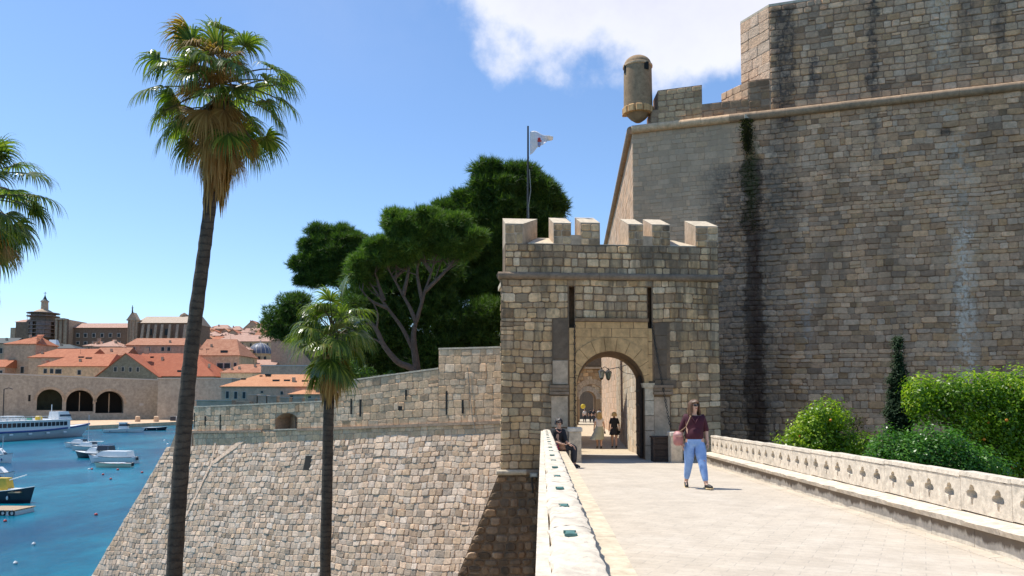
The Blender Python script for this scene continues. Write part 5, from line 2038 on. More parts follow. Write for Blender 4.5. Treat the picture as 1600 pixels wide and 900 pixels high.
# far figures
M_wsh = pmat('pale_shirt', (.6, .55, .5), .1, 10, .8, .1)
M_dkt = pmat('dark_trousers2', (.03, .03, .035), .1, 10, .8, .1)
M_red2 = pmat('rust_top', (.35, .09, .05), .1, 10, .8, .1)
for (px, py, Y, tm, hm, lab, turn) in ((913.5, 659.5, 92, M_wsh, M_dark, 'distant man in pale shirt and dark trousers under the second gate', .3),
                                       (922.5, 660, 92.5, M_black, M_dark, 'distant person in black, left of the close pair in the far arch', 2.8),
                                       (927.5, 660, 91.5, M_black, M_dark, 'distant taller person in dark clothes, right of the close pair in the far arch', -.4),
                                       (943.5, 661, 90.5, M_red2, M_blond, 'distant person in rust top at the right jamb of the second gate', 1.2),
                                       (936, 659, 93.5, M_wsh, M_hair, 'distant small figure in pale top between the pair and the right jamb', 3.0)):
    p = at(px, py, Y)
    o = thing('person', (p.x, Y, gz(Y)), lab, 'person', group='distant people under the second gate', rz=turn)
    figure(o, W0, top={'mat': tm, 'sleeve': .9, 'hem': .8}, bottom={'mat': M_dkt, 'name': 'trousers'}, shoes=M_shoe, fat=1.08, fingers=True, sub=1)
    obj('hair', hair_mesh(W0, .06, 1.0, False, seed=11), hm, o, local=True, smooth=True)
M_yel = pmat('yellow_plastic', (.75, .52, .04), .1, 10, .5, .1)
c = at(911, 635, 95)
yb = thing('yellow_sign', c, 'bright yellow rounded sign hanging inside the far arch', 'sign')
obj('plate', MB().ell(c, (.3, .1, .3), 12, 8), M_yel, yb, smooth=True)
obj('hook', MB().tube([c, c+V((0, 0, 2.2))], .02, 5), M_iron, yb)
# ================================================================ VEGETATION
NR = np.random.default_rng(11)


def scatter(tv, tf, pos, dirs, scale):
    n = len(pos)
    d = dirs/np.linalg.norm(dirs, axis=1, keepdims=True)
    r = NR.normal(size=(n, 3))
    x = np.cross(d, r)
    x /= np.linalg.norm(x, axis=1, keepdims=True)+1e-9
    y = np.cross(d, x)
    tv = np.asarray(tv, float)
    tf = np.asarray(tf, int)
    s = scale[:, None, None]
    v = pos[:, None, :] + s*(tv[None, :, 0:1]*x[:, None, :]+tv[None, :, 1:2]*y[:, None, :]+tv[None, :, 2:3]*d[:, None, :])
    f = tf[None]+(np.arange(n)*len(tv))[:, None, None]
    return v.reshape(-1, 3), f.reshape(-1, tf.shape[1])


def needle_tuft(k=9, seed=1):
    rg = random.Random(seed)
    v, f = [], []
    for i in range(k):
        a = 2*PI*i/k+rg.uniform(-.3, .3)
        t = rg.uniform(.25, 1.1)
        d = V((math.cos(a)*math.sin(t), math.sin(a)*math.sin(t), math.cos(t)))
        s = V((-math.sin(a), math.cos(a), 0))*.05
        o = len(v)
        v += [tuple(-s), tuple(s), tuple(d*rg.uniform(.8, 1.1))]
        f.append((o, o+1, o+2))
    return v, f


LEAF = ([(0, -.5, 0), (.24, 0, .06), (0, .5, 0), (-.24, 0, .06)], [(0, 1, 2, 3)])


def clumps(blobs, Y, csize, dens, thick=.8, seed=0, flat=1.0):
    """blobs: (px, py, radius px); gives clump centres and radii filling them"""
    rg = np.random.default_rng(seed)
    out = []
    for (px, py, rp) in blobs:
        c = np.array(at(px, py, Y))
        r = rp*Y/F
        n = max(3, int(dens*(r/csize)**2.2))
        for _ in range(n):
            d = rg.normal(size=3)
            d /= np.linalg.norm(d)
            q = c+d*r*rg.uniform(.35, 1.0)**.6*np.array([1, thick, flat])*.86
            out.append((*q, csize*rg.uniform(.5, 1.35)))
    return np.array(out)


def foliage(cl, per, tmpl, size, up=.4, ell=(1, 1, .7)):
    P_, D_ = [], []
    for x, y, z, r in cl:
        n = int(per*(r/cl[:, 3].mean())**2)
        d = NR.normal(size=(n, 3))
        d /= np.linalg.norm(d, axis=1, keepdims=True)
        rr = r*(NR.uniform(.3, 1.0, size=(n, 1))**.5)*NR.choice([1, 1, 1, 1.3], size=(n, 1))
        P_.append(np.array([x, y, z])+d*rr*np.array(ell))
        D_.append(d+np.array([0, 0, up])+NR.normal(size=(n, 3))*.35)
    P_, D_ = np.concatenate(P_), np.concatenate(D_)
    return scatter(tmpl[0], tmpl[1], P_, D_, size*NR.uniform(.7, 1.3, size=len(P_)))


M_pine = leafmat('pine_needles', ((0.020, 0.050, 0.010), (0.050, 0.10, 0.015), (0.11, 0.17, 0.025), (0.20, 0.27, 0.04)), .6, .3)
M_pined = leafmat('dark_pine_needles', ((0.018, 0.045, 0.010), (0.055, 0.10, 0.015), (0.13, 0.19, 0.025)), .6, .3)
M_bark = pmat('pine_bark', (0.075, 0.052, 0.038), .4, 7, .95, .8, .03, col2=(0.15, 0.11, 0.08))
TUFT = needle_tuft()


def branch(mb, pts, r0, r1, n=7, wob=.0):
    m = len(pts)
    mb.tube(pts, [r0+(r1-r0)*i/(m-1) for i in range(m)], n)


def sm(pts, n=4):
    """smooth a polyline (Catmull-Rom)"""
    p = [V(q) for q in pts]
    p = [p[0]*2-p[1]]+p+[p[-1]*2-p[-2]]
    out = []
    for i in range(1, len(p)-2):
        for k in range(n):
            t = k/n
            a, b, c, d = p[i-1], p[i], p[i+1], p[i+2]
            out.append(0.5*((2*b)+(c-a)*t+(2*a-5*b+4*c-d)*t*t+(3*b-a-3*c+d)*t**3))
    out.append(p[-2])
    return out


def pine(name, lab, Y, blobs, trunk, branches, csize, dens, per, size, mat, seed, flat=.8, twigs=0, group=None, thick=.8):
    base = V(trunk[0])
    t = thing(name, base, lab, 'tree', group=group)
    mb = MB()
    branch(mb, sm(trunk[:-1] if False else trunk), trunk_r[name+str(seed)] if False else trunk_w, trunk_w*.35, 9)
    obj('trunk', mb, M_bark, t, smooth=True)
    cl = clumps(blobs, Y, csize, dens, thick, seed, flat)
    mb = MB()
    for b in branches:
        branch(mb, sm(b), .10, .025, 6)
    rg = random.Random(seed)
    pts = [V(p) for b in branches for p in sm(b)[2:]] or [V(p) for p in trunk]
    for k in range(min(twigs, len(cl))):
        c = V(cl[rg.randrange(len(cl))][:3])
        p = min(rg.sample(pts, min(8, len(pts))), key=lambda q: (q-c).length)
        m_ = p.lerp(c, .5)+V((rg.uniform(-.2, .2), rg.uniform(-.2, .2), -.15))
        mb.tube([p, m_, c], [.03, .02, .008], 5)
    if mb.v:
        obj('limbs', mb, M_bark, t, smooth=True)
    v, f = foliage(cl, per, TUFT, size, .5, (1, 1, .62))
    obj('crown', (v, f), mat, t, kind=None)
    return t


A_ = lambda Y: (lambda x, y, dy=0: at(x, y, Y+dy))
q = A_(34)
trunk_w = .23
pine('umbrella_pine', 'umbrella pine with bare forked trunk rising behind the curtain wall', 34,
     [(640, 368, 42), (690, 358, 36), (600, 392, 36), (572, 415, 26), (715, 385, 26), (660, 345, 24), (625, 350, 24), (708, 350, 22), (560, 432, 18), (655, 385, 30), (620, 402, 26), (735, 372, 18)],
     [q(652, 640), q(652, 585), q(646, 530), q(650, 500)],
     [[q(650, 503), q(657, 480), q(664, 455), q(674, 425), q(683, 390)], [q(650, 503), q(640, 480), q(630, 462), q(615, 435), q(600, 410)],
      [q(645, 545), q(628, 512), q(606, 482), q(585, 452), q(568, 430)], [q(664, 455), q(690, 430), q(710, 405), q(722, 385)], [q(630, 462), q(638, 425), q(642, 390)],
      [q(606, 482, -.4), q(580, 470, -.6), q(562, 450, -.8)], [q(660, 470), q(652, 430), q(655, 395)], [q(615, 435), q(640, 412, .5), q(650, 380, .8)],
      [q(674, 425), q(655, 400), q(630, 380)], [q(600, 470), q(590, 440), q(585, 410)]],
     .42, 3.4, 160, .32, M_pine, 3, .62, 190)
trunk_w = .2
q = A_(33)
t = thing('pine_tree', q(655, 640), 'low leaning bare grey pine trunk sweeping left beside the umbrella pine', 'tree')
mb = MB()
branch(mb, sm([q(652, 640), q(648, 582), q(622, 566), q(600, 540), q(588, 515), q(572, 498), q(552, 490)]), .17, .05, 8)
obj('trunk', mb, M_bark, t, smooth=True)
mb = MB()
for b in ([q(588, 515), q(590, 490), q(580, 468)], [q(600, 540), q(585, 530), q(566, 528)], [q(572, 498), q(556, 478), q(548, 462)], [q(580, 504), q(560, 508), q(543, 502)]):
    branch(mb, sm(b), .06, .02, 5)
obj('limbs', mb, M_bark, t, smooth=True)
cl = clumps([(552, 470, 12), (540, 500, 10)], 33, .35, 2, .8, 3, .7)
obj('crown', foliage(cl, 70, TUFT, .22, .5), M_pined, t)
trunk_w = .35
q = A_(44)
pine('pine_tree', 'tallest dense dark pine rising behind the gate tower flagpole', 44,
     [(790, 300, 38), (828, 300, 30), (845, 320, 24), (812, 280, 22), (760, 300, 26), (735, 320, 22), (715, 322, 16), (780, 340, 40), (820, 345, 36), (850, 350, 22), (745, 350, 32), (770, 390, 40), (735, 400, 34), (740, 440, 34), (770, 450, 34), (790, 420, 30), (845, 300, 16), (842, 375, 20), (700, 325, 10), (700, 420, 34), (690, 460, 34), (715, 380, 26), (800, 375, 34), (765, 270, 14), (800, 268, 14), (860, 312, 12), (855, 335, 14)],
     [q(745, 640), q(748, 560), q(755, 480), q(775, 400), q(795, 330)], [[q(755, 480), q(735, 430), q(725, 380)], [q(765, 440), q(800, 400), q(830, 340)], [q(748, 540), q(725, 500), q(705, 470)]],
     .62, 3.4, 170, .42, M_pined, 4, .85, 40)
q = A_(52)
trunk_w = .3
pine('pine_tree', 'dark flat topped pine left of the umbrella pine', 52,
     [(520, 385, 34), (490, 385, 20), (545, 378, 26), (480, 412, 18), (503, 412, 26), (540, 400, 26), (470, 410, 10), (560, 375, 14), (505, 365, 16), (535, 360, 14), (478, 437, 12), (500, 435, 16), (520, 425, 20)],
     [q(560, 640), q(555, 540), q(540, 460), q(525, 400)], [[q(540, 460), q(510, 430), q(485, 415)], [q(548, 500), q(520, 470), q(500, 445)]],
     .62, 2.8, 160, .42, M_pined, 5, .7, 30)
q = A_(50)
pine('pine_tree', 'small round pine low behind the shorter palm', 50, [(440, 500, 24), (425, 495, 13), (455, 480, 20), (450, 515, 18), (430, 515, 14), (470, 490, 20), (475, 515, 22), (468, 465, 12)],
     [q(509, 640), q(500, 580), q(455, 525)], [], .7, 3.2, 130, .32, M_pined, 6, .8, 10)
q = A_(40)
pine('pine_tree', 'dark bushy pine filling the shade behind the bare trunks', 40,
     [(600, 460, 34), (570, 480, 30), (620, 500, 34), (680, 480, 36), (700, 520, 36), (740, 500, 38), (600, 540, 32), (560, 530, 30), (650, 550, 36), (700, 560, 32), (760, 545, 34), (740, 580, 34), (680, 590, 30), (620, 580, 30), (570, 575, 28), (545, 560, 20), (770, 490, 26), (530, 540, 18), (775, 580, 20), (560, 440, 20), (600, 425, 22), (625, 435, 24), (660, 430, 26), (690, 425, 26), (640, 450, 26), (580, 440, 22)],
     [q(700, 660), q(705, 580), q(715, 500)], [[q(705, 560), q(680, 520), q(660, 480)], [q(705, 560), q(740, 520), q(760, 480)]],
     .75, 6.0, 100, .34, M_pined, 7, .85, 20, thick=.5)
# broom-like green bushes at the foot
q = A_(33.5)
t = thing('shrub', q(660, 640), 'fresh green undergrowth just above the curtain wall below the pines', 'shrub')
mb = MB()
for k in range(14):
    x = 530+k*17
    branch(mb, [q(x, 650), q(x+4, 610), q(x+R.uniform(-8, 8), 585)], .03, .01, 5)
obj('stems', mb, M_bark, t)
cl = clumps([(545, 590, 16), (570, 588, 14), (590, 592, 14), (610, 590, 10), (545, 575, 12), (700, 590, 14), (730, 585, 14), (760, 560, 14), (675, 592, 10)], 33.5, .4, 2.5, .7, 8, .7)
M_shr = leafmat('shrub_leaves', ((0.03, 0.07, 0.012), (0.06, 0.12, 0.02), (0.10, 0.17, 0.03)), .5, .3)
obj('crown', foliage(cl, 130, LEAF, .13, .3), M_shr, t)

# ---------------------------------------------------------------- palms
M_palm = leafmat('palm_leaf', ((0.035, 0.060, 0.012), (0.085, 0.125, 0.020), (0.20, 0.23, 0.04), (0.30, 0.24, 0.08)), .3, .35)
M_palmdry = leafmat('dry_palm_leaf', ((0.22, 0.11, 0.03), (0.38, 0.21, 0.07), (0.52, 0.34, 0.14)), .7, .3)
M_petiole = pmat('petiole', (0.09, 0.075, 0.03), .3, 10, .5, .1)


def trunkmat():
    m, nt, bs = newmat('palm_trunk')
    p = nt.nodes.new('ShaderNodeNewGeometry').outputs['Position']
    n = noise(nt, p, 4, 7, .7)
    z = nd(nt, 'ShaderNodeSeparateXYZ', i0=p).outputs[2]
    zz = mth(nt, 'ADD', mth(nt, 'MULTIPLY', z, 7.0), mth(nt, 'MULTIPLY', n, 1.6))
    w_ = mth(nt, 'FRACT', zz)
    c = mixc(nt, rng(nt, n, .3, .7), (0.045, 0.032, 0.022), (0.13, 0.10, 0.07))
    c = mixc(nt, rng(nt, w_, .0, .35, .85, 0), c, (0.03, 0.022, 0.016))
    nt.links.new(c, bs.inputs['Base Color'])
    bs.inputs['Roughness'].default_value = .95
    setbump(nt, bs, mth(nt, 'ADD', mth(nt, 'MULTIPLY', w_, .6), noise(nt, p, 22, 6, .7)), .8, .03)
    return m


M_trunk = trunkmat()


def frond(C, az, el, L, fan, nb=34, droop=.5, spread=2.0, rg=R, dead=False, wid=.032):
    """petiole and fan of blades, bent by gravity"""
    d = V((math.cos(az)*math.cos(el), math.sin(az)*math.cos(el), math.sin(el)))
    g = V((0, 0, -1))
    pts = [V(C)]
    n = 5
    dd = d.copy()
    for i in range(n):
        pts.append(pts[-1]+dd*(L/n))
        dd = (dd+g*(.09 if not dead else .25)*(L/1.0)).normalized()
    E = pts[-1]
    f = dd
    s = f.cross(V((0, 0, 1)))
    if s.length < .15:
        s = V((-math.sin(az), math.cos(az), 0))
    s.normalize()
    roll = rg.uniform(-.5, .5)
    nn = s.cross(f)
    s = (s*math.cos(roll)+nn*math.sin(roll)).normalized()
    nn = s.cross(f).normalized()
    stem = MB().tube(pts, [.022]*3+[.014]*3, 5)
    vs, fs = [], []
    for k in range(nb):
        ph = (k/(nb-1)-.5)*2*spread+rg.uniform(-.03, .03)
        ln = fan*(.68+.32*math.cos(ph*.75))*rg.uniform(.88, 1.05)
        bd = (f*math.cos(ph)+s*math.sin(ph)+nn*(.10+.12*abs(math.sin(ph)))).normalized()
        sd = bd.cross(nn).normalized()
        dr = droop*rg.uniform(.7, 1.35)
        rows = []
        m_ = 7
        prev = E
        bdir = bd.copy()
        for j in range(m_+1):
            t = j/m_
            if j:
                prev = prev+bdir*(ln/m_)
                pull = dr*(.10+.85*max(0, t-.22))
                bdir = (bdir+g*pull).normalized()
            w_ = wid*(min(1, .35+t*1.6) if t < .5 else max(.04, 1.25*(1-t)**.7))
            rows.append((prev-sd*w_*.5, prev+nn*w_*.18, prev+sd*w_*.5) if False else (prev-sd*w_*.5, prev+sd*w_*.5))
        o = len(vs)
        for a, b in rows:
            vs += [tuple(a), tuple(b)]
        for j in range(m_):
            fs.append((o+2*j, o+2*j+1, o+2*j+3, o+2*j+2))
    return stem, vs, fs


def palm(lab, Y, trunk_px, wpx, crown_px, rx_px, ndead, fr_list, seed, fan_px, skirt=1.0):
    rg = random.Random(seed)
    pts = [at(x, y, Y) for x, y in trunk_px]
    k = Y/F
    ex = (pts[-2]-pts[-1]).normalized()
    gr = pts[-1].copy()
    low_ = gr-V(((pts[-2]-gr).x/(pts[-2]-gr).z, 0, 1))*(gr.z+7.7)*1.0
    low_.z = -7.7
    low_.x = gr.x-(pts[-2]-gr).x/(pts[-2]-gr).z*(gr.z+7.7)*.7
    p = thing('palm_tree', low_, lab, 'palm tree')
    path = sm(pts+[low_], 12)
    w0, w1 = wpx
    rad = []
    for i, q in enumerate(path):
        t = i/(len(path)-1)
        rad.append((w0+(w1-w0)*min(1, t*1.6))*k/2*(1+.035*math.sin(i*2.1)+rg.uniform(-.02, .02)))
    obj('trunk', MB().tube(path, rad, 16), M_trunk, p, smooth=True)
    C = at(*crown_px, Y)
    fan = fan_px*k
    for (az, el, L, dead, dz) in fr_list(rg):
        st_, vs, fs = frond(C+V((0, 0, dz)), az, el, L*k, fan*rg.uniform(.85, 1.1), nb=rg.choice((30, 34, 38)), droop=(1.0 if dead else rg.uniform(.8, 1.7)), spread=(1.1 if dead else rg.uniform(1.6, 2.1)), rg=rg, dead=dead, wid=(.030 if dead else .046)*fan/.9)
        o = obj('dry_frond' if dead else 'frond', MB().raw(vs, fs), M_palmdry if dead else M_palm, p)
        obj('leaf_stalk', st_, M_petiole, o, smooth=True)
    # skirt of hanging dead leaves
    top = at(crown_px[0], crown_px[1]+skirt[0], Y)
    bot_ = at(trunk_px[0][0], trunk_px[0][1]+skirt[1], Y)
    mb = MB()
    for j in range(ndead):
        a = rg.uniform(0, 2*PI)
        t0 = rg.uniform(0, .75)
        c = top.lerp(bot_, t0)
        r = skirt[2]*k*(.45+.5*math.sin(PI*min(1, t0+.18)))
        ln = (top-bot_).length*rg.uniform(.3, .55)
        e = c+V((math.cos(a)*r, math.sin(a)*r, -ln))
        m_ = c+V((math.cos(a)*r*.9, math.sin(a)*r*.9, -ln*.35))
        sd = V((-math.sin(a), math.cos(a), 0))*.022
        pts_ = [c, m_, m_.lerp(e, .6)+V((rg.uniform(-.03, .03), rg.uniform(-.03, .03), 0)), e]
        ws = [.6, 1.2, .9, .1]
        o = len(mb.v)
        for q, w_ in zip(pts_, ws):
            mb.v += [tuple(q-sd*w_), tuple(q+sd*w_)]
        for i in range(3):
            mb.f.append((o+2*i, o+2*i+1, o+2*i+3, o+2*i+2))
    obj('dead_leaf_skirt', mb, M_palmdry, p, kind='stuff')
    return p


def big(rg):
    out = []
    for i in range(34):
        az = i*2.399+rg.uniform(-.3, .3)
        el = .70-1.2*(i/33)+rg.uniform(-.15, .15)
        out.append((az, el, rg.uniform(60, 108)*(1 if el < .8 else .7), False, rg.uniform(-.35, .35)))
    for i in range(9):
        out.append((i*.7+.4, rg.uniform(-.7, -.2), rg.uniform(55, 85), i % 3 == 0, rg.uniform(-.6, -.1)))
    for i in range(14):
        out.append((i*.47+.1, rg.uniform(-1.3, -.7), rg.uniform(35, 65), True, rg.uniform(-1.2, .1)))
    out += [(2.7, 1.15, 62, False, .25), (.3, 1.1, 55, False, .25), (-1.7, 1.2, 50, False, .2), (1.6, 1.2, 55, False, .3), (-2.6, .9, 66, False, .2), (-.5, .85, 66, False, .2)]
    # dead leaves caught in the middle of the crown
    for i in range(24):
        out.append((-1.6+rg.uniform(-1.1, 1.1), rg.uniform(-.9, 1.0), rg.uniform(20, 52), True, rg.uniform(-.6, 1.0)))
    return out


def small(rg):
    out = []
    for i in range(38):
        az = i*2.399+rg.uniform(-.3, .3)
        el = 1.3-1.9*(i/37)+rg.uniform(-.15, .15)
        out.append((az, el, rg.uniform(28, 60), False, rg.uniform(-.35, .3)))
    for i in range(16):
        out.append((i*.4+.1, rg.uniform(-1.2, -.75), rg.uniform(22, 44), i % 4 == 0, rg.uniform(-.7, -.2)))
    return out


palm('tallest fan palm with brown hanging leaves, standing at the left of the scarp', 15, [(331, 300), (318, 400), (300, 540), (285, 700), (272, 900)], (18, 24), (347, 140), 0, 380, big, 5, 62, (-5, 2, 27))
palm('shorter bushy fan palm with thin trunk standing in front of the scarp', 20, [(515, 610), (513, 660), (511, 760), (508, 900)], (16, 17), (520, 520), 0, 160, small, 8, 48, (10, 15, 20))
palm('palm at the left edge of the view of which only drooping leaves show', 17, [(-75, 420), (-80, 600), (-88, 900)], (22, 28), (-45, 300), 0, 120, big, 21, 64, (0, -20, 40))

# ---------------------------------------------------------------- garden on the right
def bush(name, lab, Y, blobs, csize, dens, per, size, mat, seed, flat=.8, up=.4, fruit=0, thick=.7, group=None, base=None, zb=-3.55):
    xs_ = [b[0] for b in blobs]
    px = base if base else sum(xs_)/len(xs_)
    c = at(px, 640, Y)
    t = thing(name, (c.x, Y, zb), lab, 'tree' if fruit or name == 'cypress_tree' else 'shrub')
    mb = MB()
    tp = at(px, min(b[1] for b in blobs)+30, Y)
    mb.tube(sm([(c.x, Y, zb), ((c.x+tp.x)/2+.08, Y+.1, (zb+tp.z)/2), tp]), [.12-.011*i for i in range(9)], 8)
    obj('trunk', mb, M_bark, t, smooth=True)
    mb = MB()
    rg = random.Random(seed)
    cl = clumps(blobs, Y, csize, dens, thick, seed, flat)
    for k in range(26):
        e = V(cl[rg.randrange(len(cl))][:3])
        s_ = V((c.x, Y, zb)).lerp(tp, rg.uniform(.3, .8))
        mb.tube([s_, s_.lerp(e, .5)+V((0, 0, .12)), e], [.05, .03, .012], 5)
    obj('limbs', mb, M_bark, t, smooth=True)
    v, f = foliage(cl, per, LEAF, size, up, (1, 1, .85))
    obj('crown', (v, f), mat, t)
    if fruit:
        mo = pmat('orange_peel', (.75, .24, .02), .15, 30, .5, .1)
        m0 = None
        for k in range(fruit):
            x, y, z, r = cl[rg.randrange(len(cl))]
            q = V((x+rg.uniform(-.6, .6)*r, y-r*rg.uniform(.5, .85), z+rg.uniform(-.9, -.2)*r))
            if m0 is None:
                m0 = obj('orange', MB().ell((0, 0, 0), (.036, .036, .035), 10, 7), mo, t, local=True, smooth='all')
                o = m0
            else:
                o = m0.copy()
                COL.objects.link(o)
            o.location = q-base_of(t)
    return t


M_orl = leafmat('orange_tree_leaves', ((0.025, 0.07, 0.006), (0.08, 0.17, 0.010), (0.24, 0.35, 0.02), (0.52, 0.56, 0.03)), .35, .4)
M_orl2 = leafmat('lime_leaves', ((0.03, 0.08, 0.008), (0.10, 0.19, 0.012), (0.28, 0.38, 0.02), (0.54, 0.58, 0.04)), .35, .4)
M_pit = leafmat('glossy_shrub_leaves', ((0.02, 0.07, 0.010), (0.05, 0.14, 0.018), (0.11, 0.25, 0.03), (0.24, 0.40, 0.06)), .3, .35)
M_cyp = leafmat('cypress_foliage', ((0.010, 0.032, 0.010), (0.022, 0.052, 0.014), (0.045, 0.08, 0.02)), .7, .15)
bush('orange_tree', 'largest orange tree with ripe fruit at the right behind the balustrade', 18,
     [(1450, 612, 26), (1490, 610, 26), (1530, 612, 28), (1570, 614, 28), (1610, 612, 30), (1450, 640, 26), (1495, 645, 34), (1540, 655, 38), (1590, 655, 42), (1630, 650, 40), (1560, 690, 40), (1600, 700, 40), (1510, 670, 26), (1640, 700, 40), (1432, 628, 12), (1575, 720, 30), (1610, 735, 30)],
     .34, 4.5, 200, .085, M_orl, 31, .85, .55, fruit=24, base=1560)
bush('shrub', 'broad rounded glossy green shrub right behind the balustrade', 13.5,
     [(1400, 700, 34), (1440, 692, 32), (1480, 698, 34), (1370, 712, 24), (1520, 715, 32), (1550, 730, 24), (1450, 722, 36), (1500, 735, 34), (1410, 730, 28), (1545, 748, 20), (1460, 760, 40), (1355, 725, 12)],
     .26, 4.5, 200, .06, M_pit, 32, .8, .7, base=1460)
bush('orange_tree', 'smaller citrus tree with yellow green leaves and a few fruits near the stained wall', 19,
     [(1265, 660, 24), (1290, 655, 26), (1315, 668, 22), (1240, 685, 18), (1275, 690, 30), (1315, 695, 26), (1335, 700, 16), (1290, 715, 30), (1330, 715, 20), (1250, 708, 18)],
     .32, 4.5, 170, .085, M_orl2, 33, .85, .55, fruit=5, base=1290)
bush('shrub', 'dull olive shrub behind the smaller citrus tree', 22,
     [(1300, 648, 20), (1330, 660, 18), (1345, 690, 20), (1262, 650, 14), (1345, 710, 16)], .34, 2.2, 120, .08,
     leafmat('olive_leaves', ((0.05, 0.055, 0.02), (0.09, 0.085, 0.03), (0.13, 0.11, 0.04)), .5, .3), 34, base=1320)
# cypress: narrow spindle
cy = []
for k in range(16):
    t = k/15
    y = 548+(668-548)*t
    cy.append((1404+3*t+R.uniform(-1, 1), y, 4.5+17*min(1, t*1.25)))
t = bush('cypress_tree', 'slim dark cypress standing between the citrus trees and shrubs', 20, cy+[(1391, 640, 5), (1392, 615, 4), (1391, 595, 2.5), (1403, 538, 2.2), (1402.5, 531, 1.2)], .14, 5, 110, .06, M_cyp, 35, 1.0, 1.6, base=1406)
# dry creeper below the fortress spout
c = FP_(fu(1166, 195), FP.inv(1166, 188)[1], .12)
t = thing('hanging_plant', c, 'dark tuft of plants hanging from the spout below the fortress cordon', 'plant')
obj('spout', MB().box(c+V((0, .05, .1)), (.22, .4, .18)), M_pale, t)
pos, dr_ = [], []
for k in range(900):
    tt = NR.uniform(0, 1)
    w_ = .28*(1-abs(tt-.35))
    pos.append((c.x+NR.normal()*w_*.6, c.y-abs(NR.normal())*.1, c.z-tt*1.5))
    dr_.append((NR.normal()*.4, -.5, -1))
obj('foliage', scatter(LEAF[0], LEAF[1], np.array(pos), np.array(dr_), NR.uniform(.08, .16, 900)), leafmat('moss', ((.02, .02, .01), (.05, .05, .02), (.08, .075, .03)), .8, .2), t)
pos, dr_ = [], []
for k in range(700):
    tt = NR.uniform(0, 1)
    s0 = FP.P(fu(1171, 250)+NR.normal()*(.12+.14*tt), FP.inv(1171, 232)[1]-tt*4.0, .06)
    pos.append(tuple(s0))
    dr_.append((NR.normal()*.5, -.6, -1))
t2 = obj('wall_moss', scatter(LEAF[0], LEAF[1], np.array(pos), np.array(dr_), NR.uniform(.05, .10, 700)), leafmat('bright_moss', ((.025, .028, .01), (.05, .055, .015), (.07, .08, .02)), .8, .2), None)
setp(t2, 'green moss growing down the wet stain on the fortress wall', 'moss', kind='stuff')
# ================================================================ BOATS
M_bw = pmat('boat_white', (.78, .77, .74), .05, 2, .35, .03)
M_bgr = pmat('boat_grey', (.55, .56, .55), .06, 2, .4, .03)
M_bbl = pmat('boat_blue', (.03, .06, .22), .1, 3, .4, .03)
M_bdk = pmat('boat_dark', (.02, .022, .035), .1, 3, .35, .03)
M_glass = pmat('boat_glass', (.025, .035, .045), .2, 4, .1, 0)
M_byl = pmat('boat_yellow', (.70, .45, .04), .08, 3, .45, .03)
M_bwood = pmat('boat_wood', (.40, .27, .15), .25, 6, .6, .1)
M_canv = pmat('blue_canvas', (.12, .42, .62), .1, 4, .8, .1)
M_alu = pmat('aluminium', (.6, .6, .6), .1, 10, .35, 0)


def hull(L, W, H, sheer=.35, n=14, m=7, transom=.85, dr=.25):
    """bow at +x, keel below z=0"""
    mb = MB()
    vs = []
    for i in range(n+1):
        t = i/n
        x = -L/2+L*t
        w_ = W/2*(transom+(1-transom)*math.sin(min(t, .5)*PI)) if t < .5 else W/2*max(.02, (1-((t-.5)/.5)**2.3))
        top = H*(1+sheer*max(0, (t-.35)/.65)**2)
        rake = L*.10*((t-.5)/.5)**2 if t > .5 else 0
        for j in range(m+1):
            s = j/m
            a = -1+2*s
            yy_ = w_*math.copysign(abs(a)**.55, a)*1.0
            zz = -dr+(top+dr)*abs(a)**2.2
            vs.append((x+rake*(abs(a)**2.2), yy_, zz))
    fs = []
    for i in range(n):
        for j in range(m):
            a = i*(m+1)+j
            fs.append((a, a+m+1, a+m+2, a+1))
    fs.append(tuple(range(m+1)))
    mb.raw(vs, fs)
    dk = MB()
    top = []
    for i in range(n+1):
        a, b = vs[i*(m+1)], vs[i*(m+1)+m]
        top += [(a[0], a[1]*.97, a[2]-.05), (b[0], b[1]*.97, b[2]-.05)]
    dk.raw(top, [(2*i, 2*i+1, 2*i+3, 2*i+2) for i in range(n)])
    rub = MB()
    for side in (0, m):
        rub.tube([(vs[i*(m+1)+side][0], vs[i*(m+1)+side][1]*1.01, vs[i*(m+1)+side][2]-.02) for i in range(n+1)], .035, 5)
    return mb, dk, rub


def cabin(x0, x1, w_, z0, h, slope=.35):
    A = [(x0, -w_/2, z0), (x1, -w_/2, z0), (x1, w_/2, z0), (x0, w_/2, z0)]
    B = [(x0+.1, -w_*.42, z0+h), (x1-h*slope*2, -w_*.42, z0+h), (x1-h*slope*2, w_*.42, z0+h), (x0+.1, w_*.42, z0+h)]
    return MB().hexa(A, B)


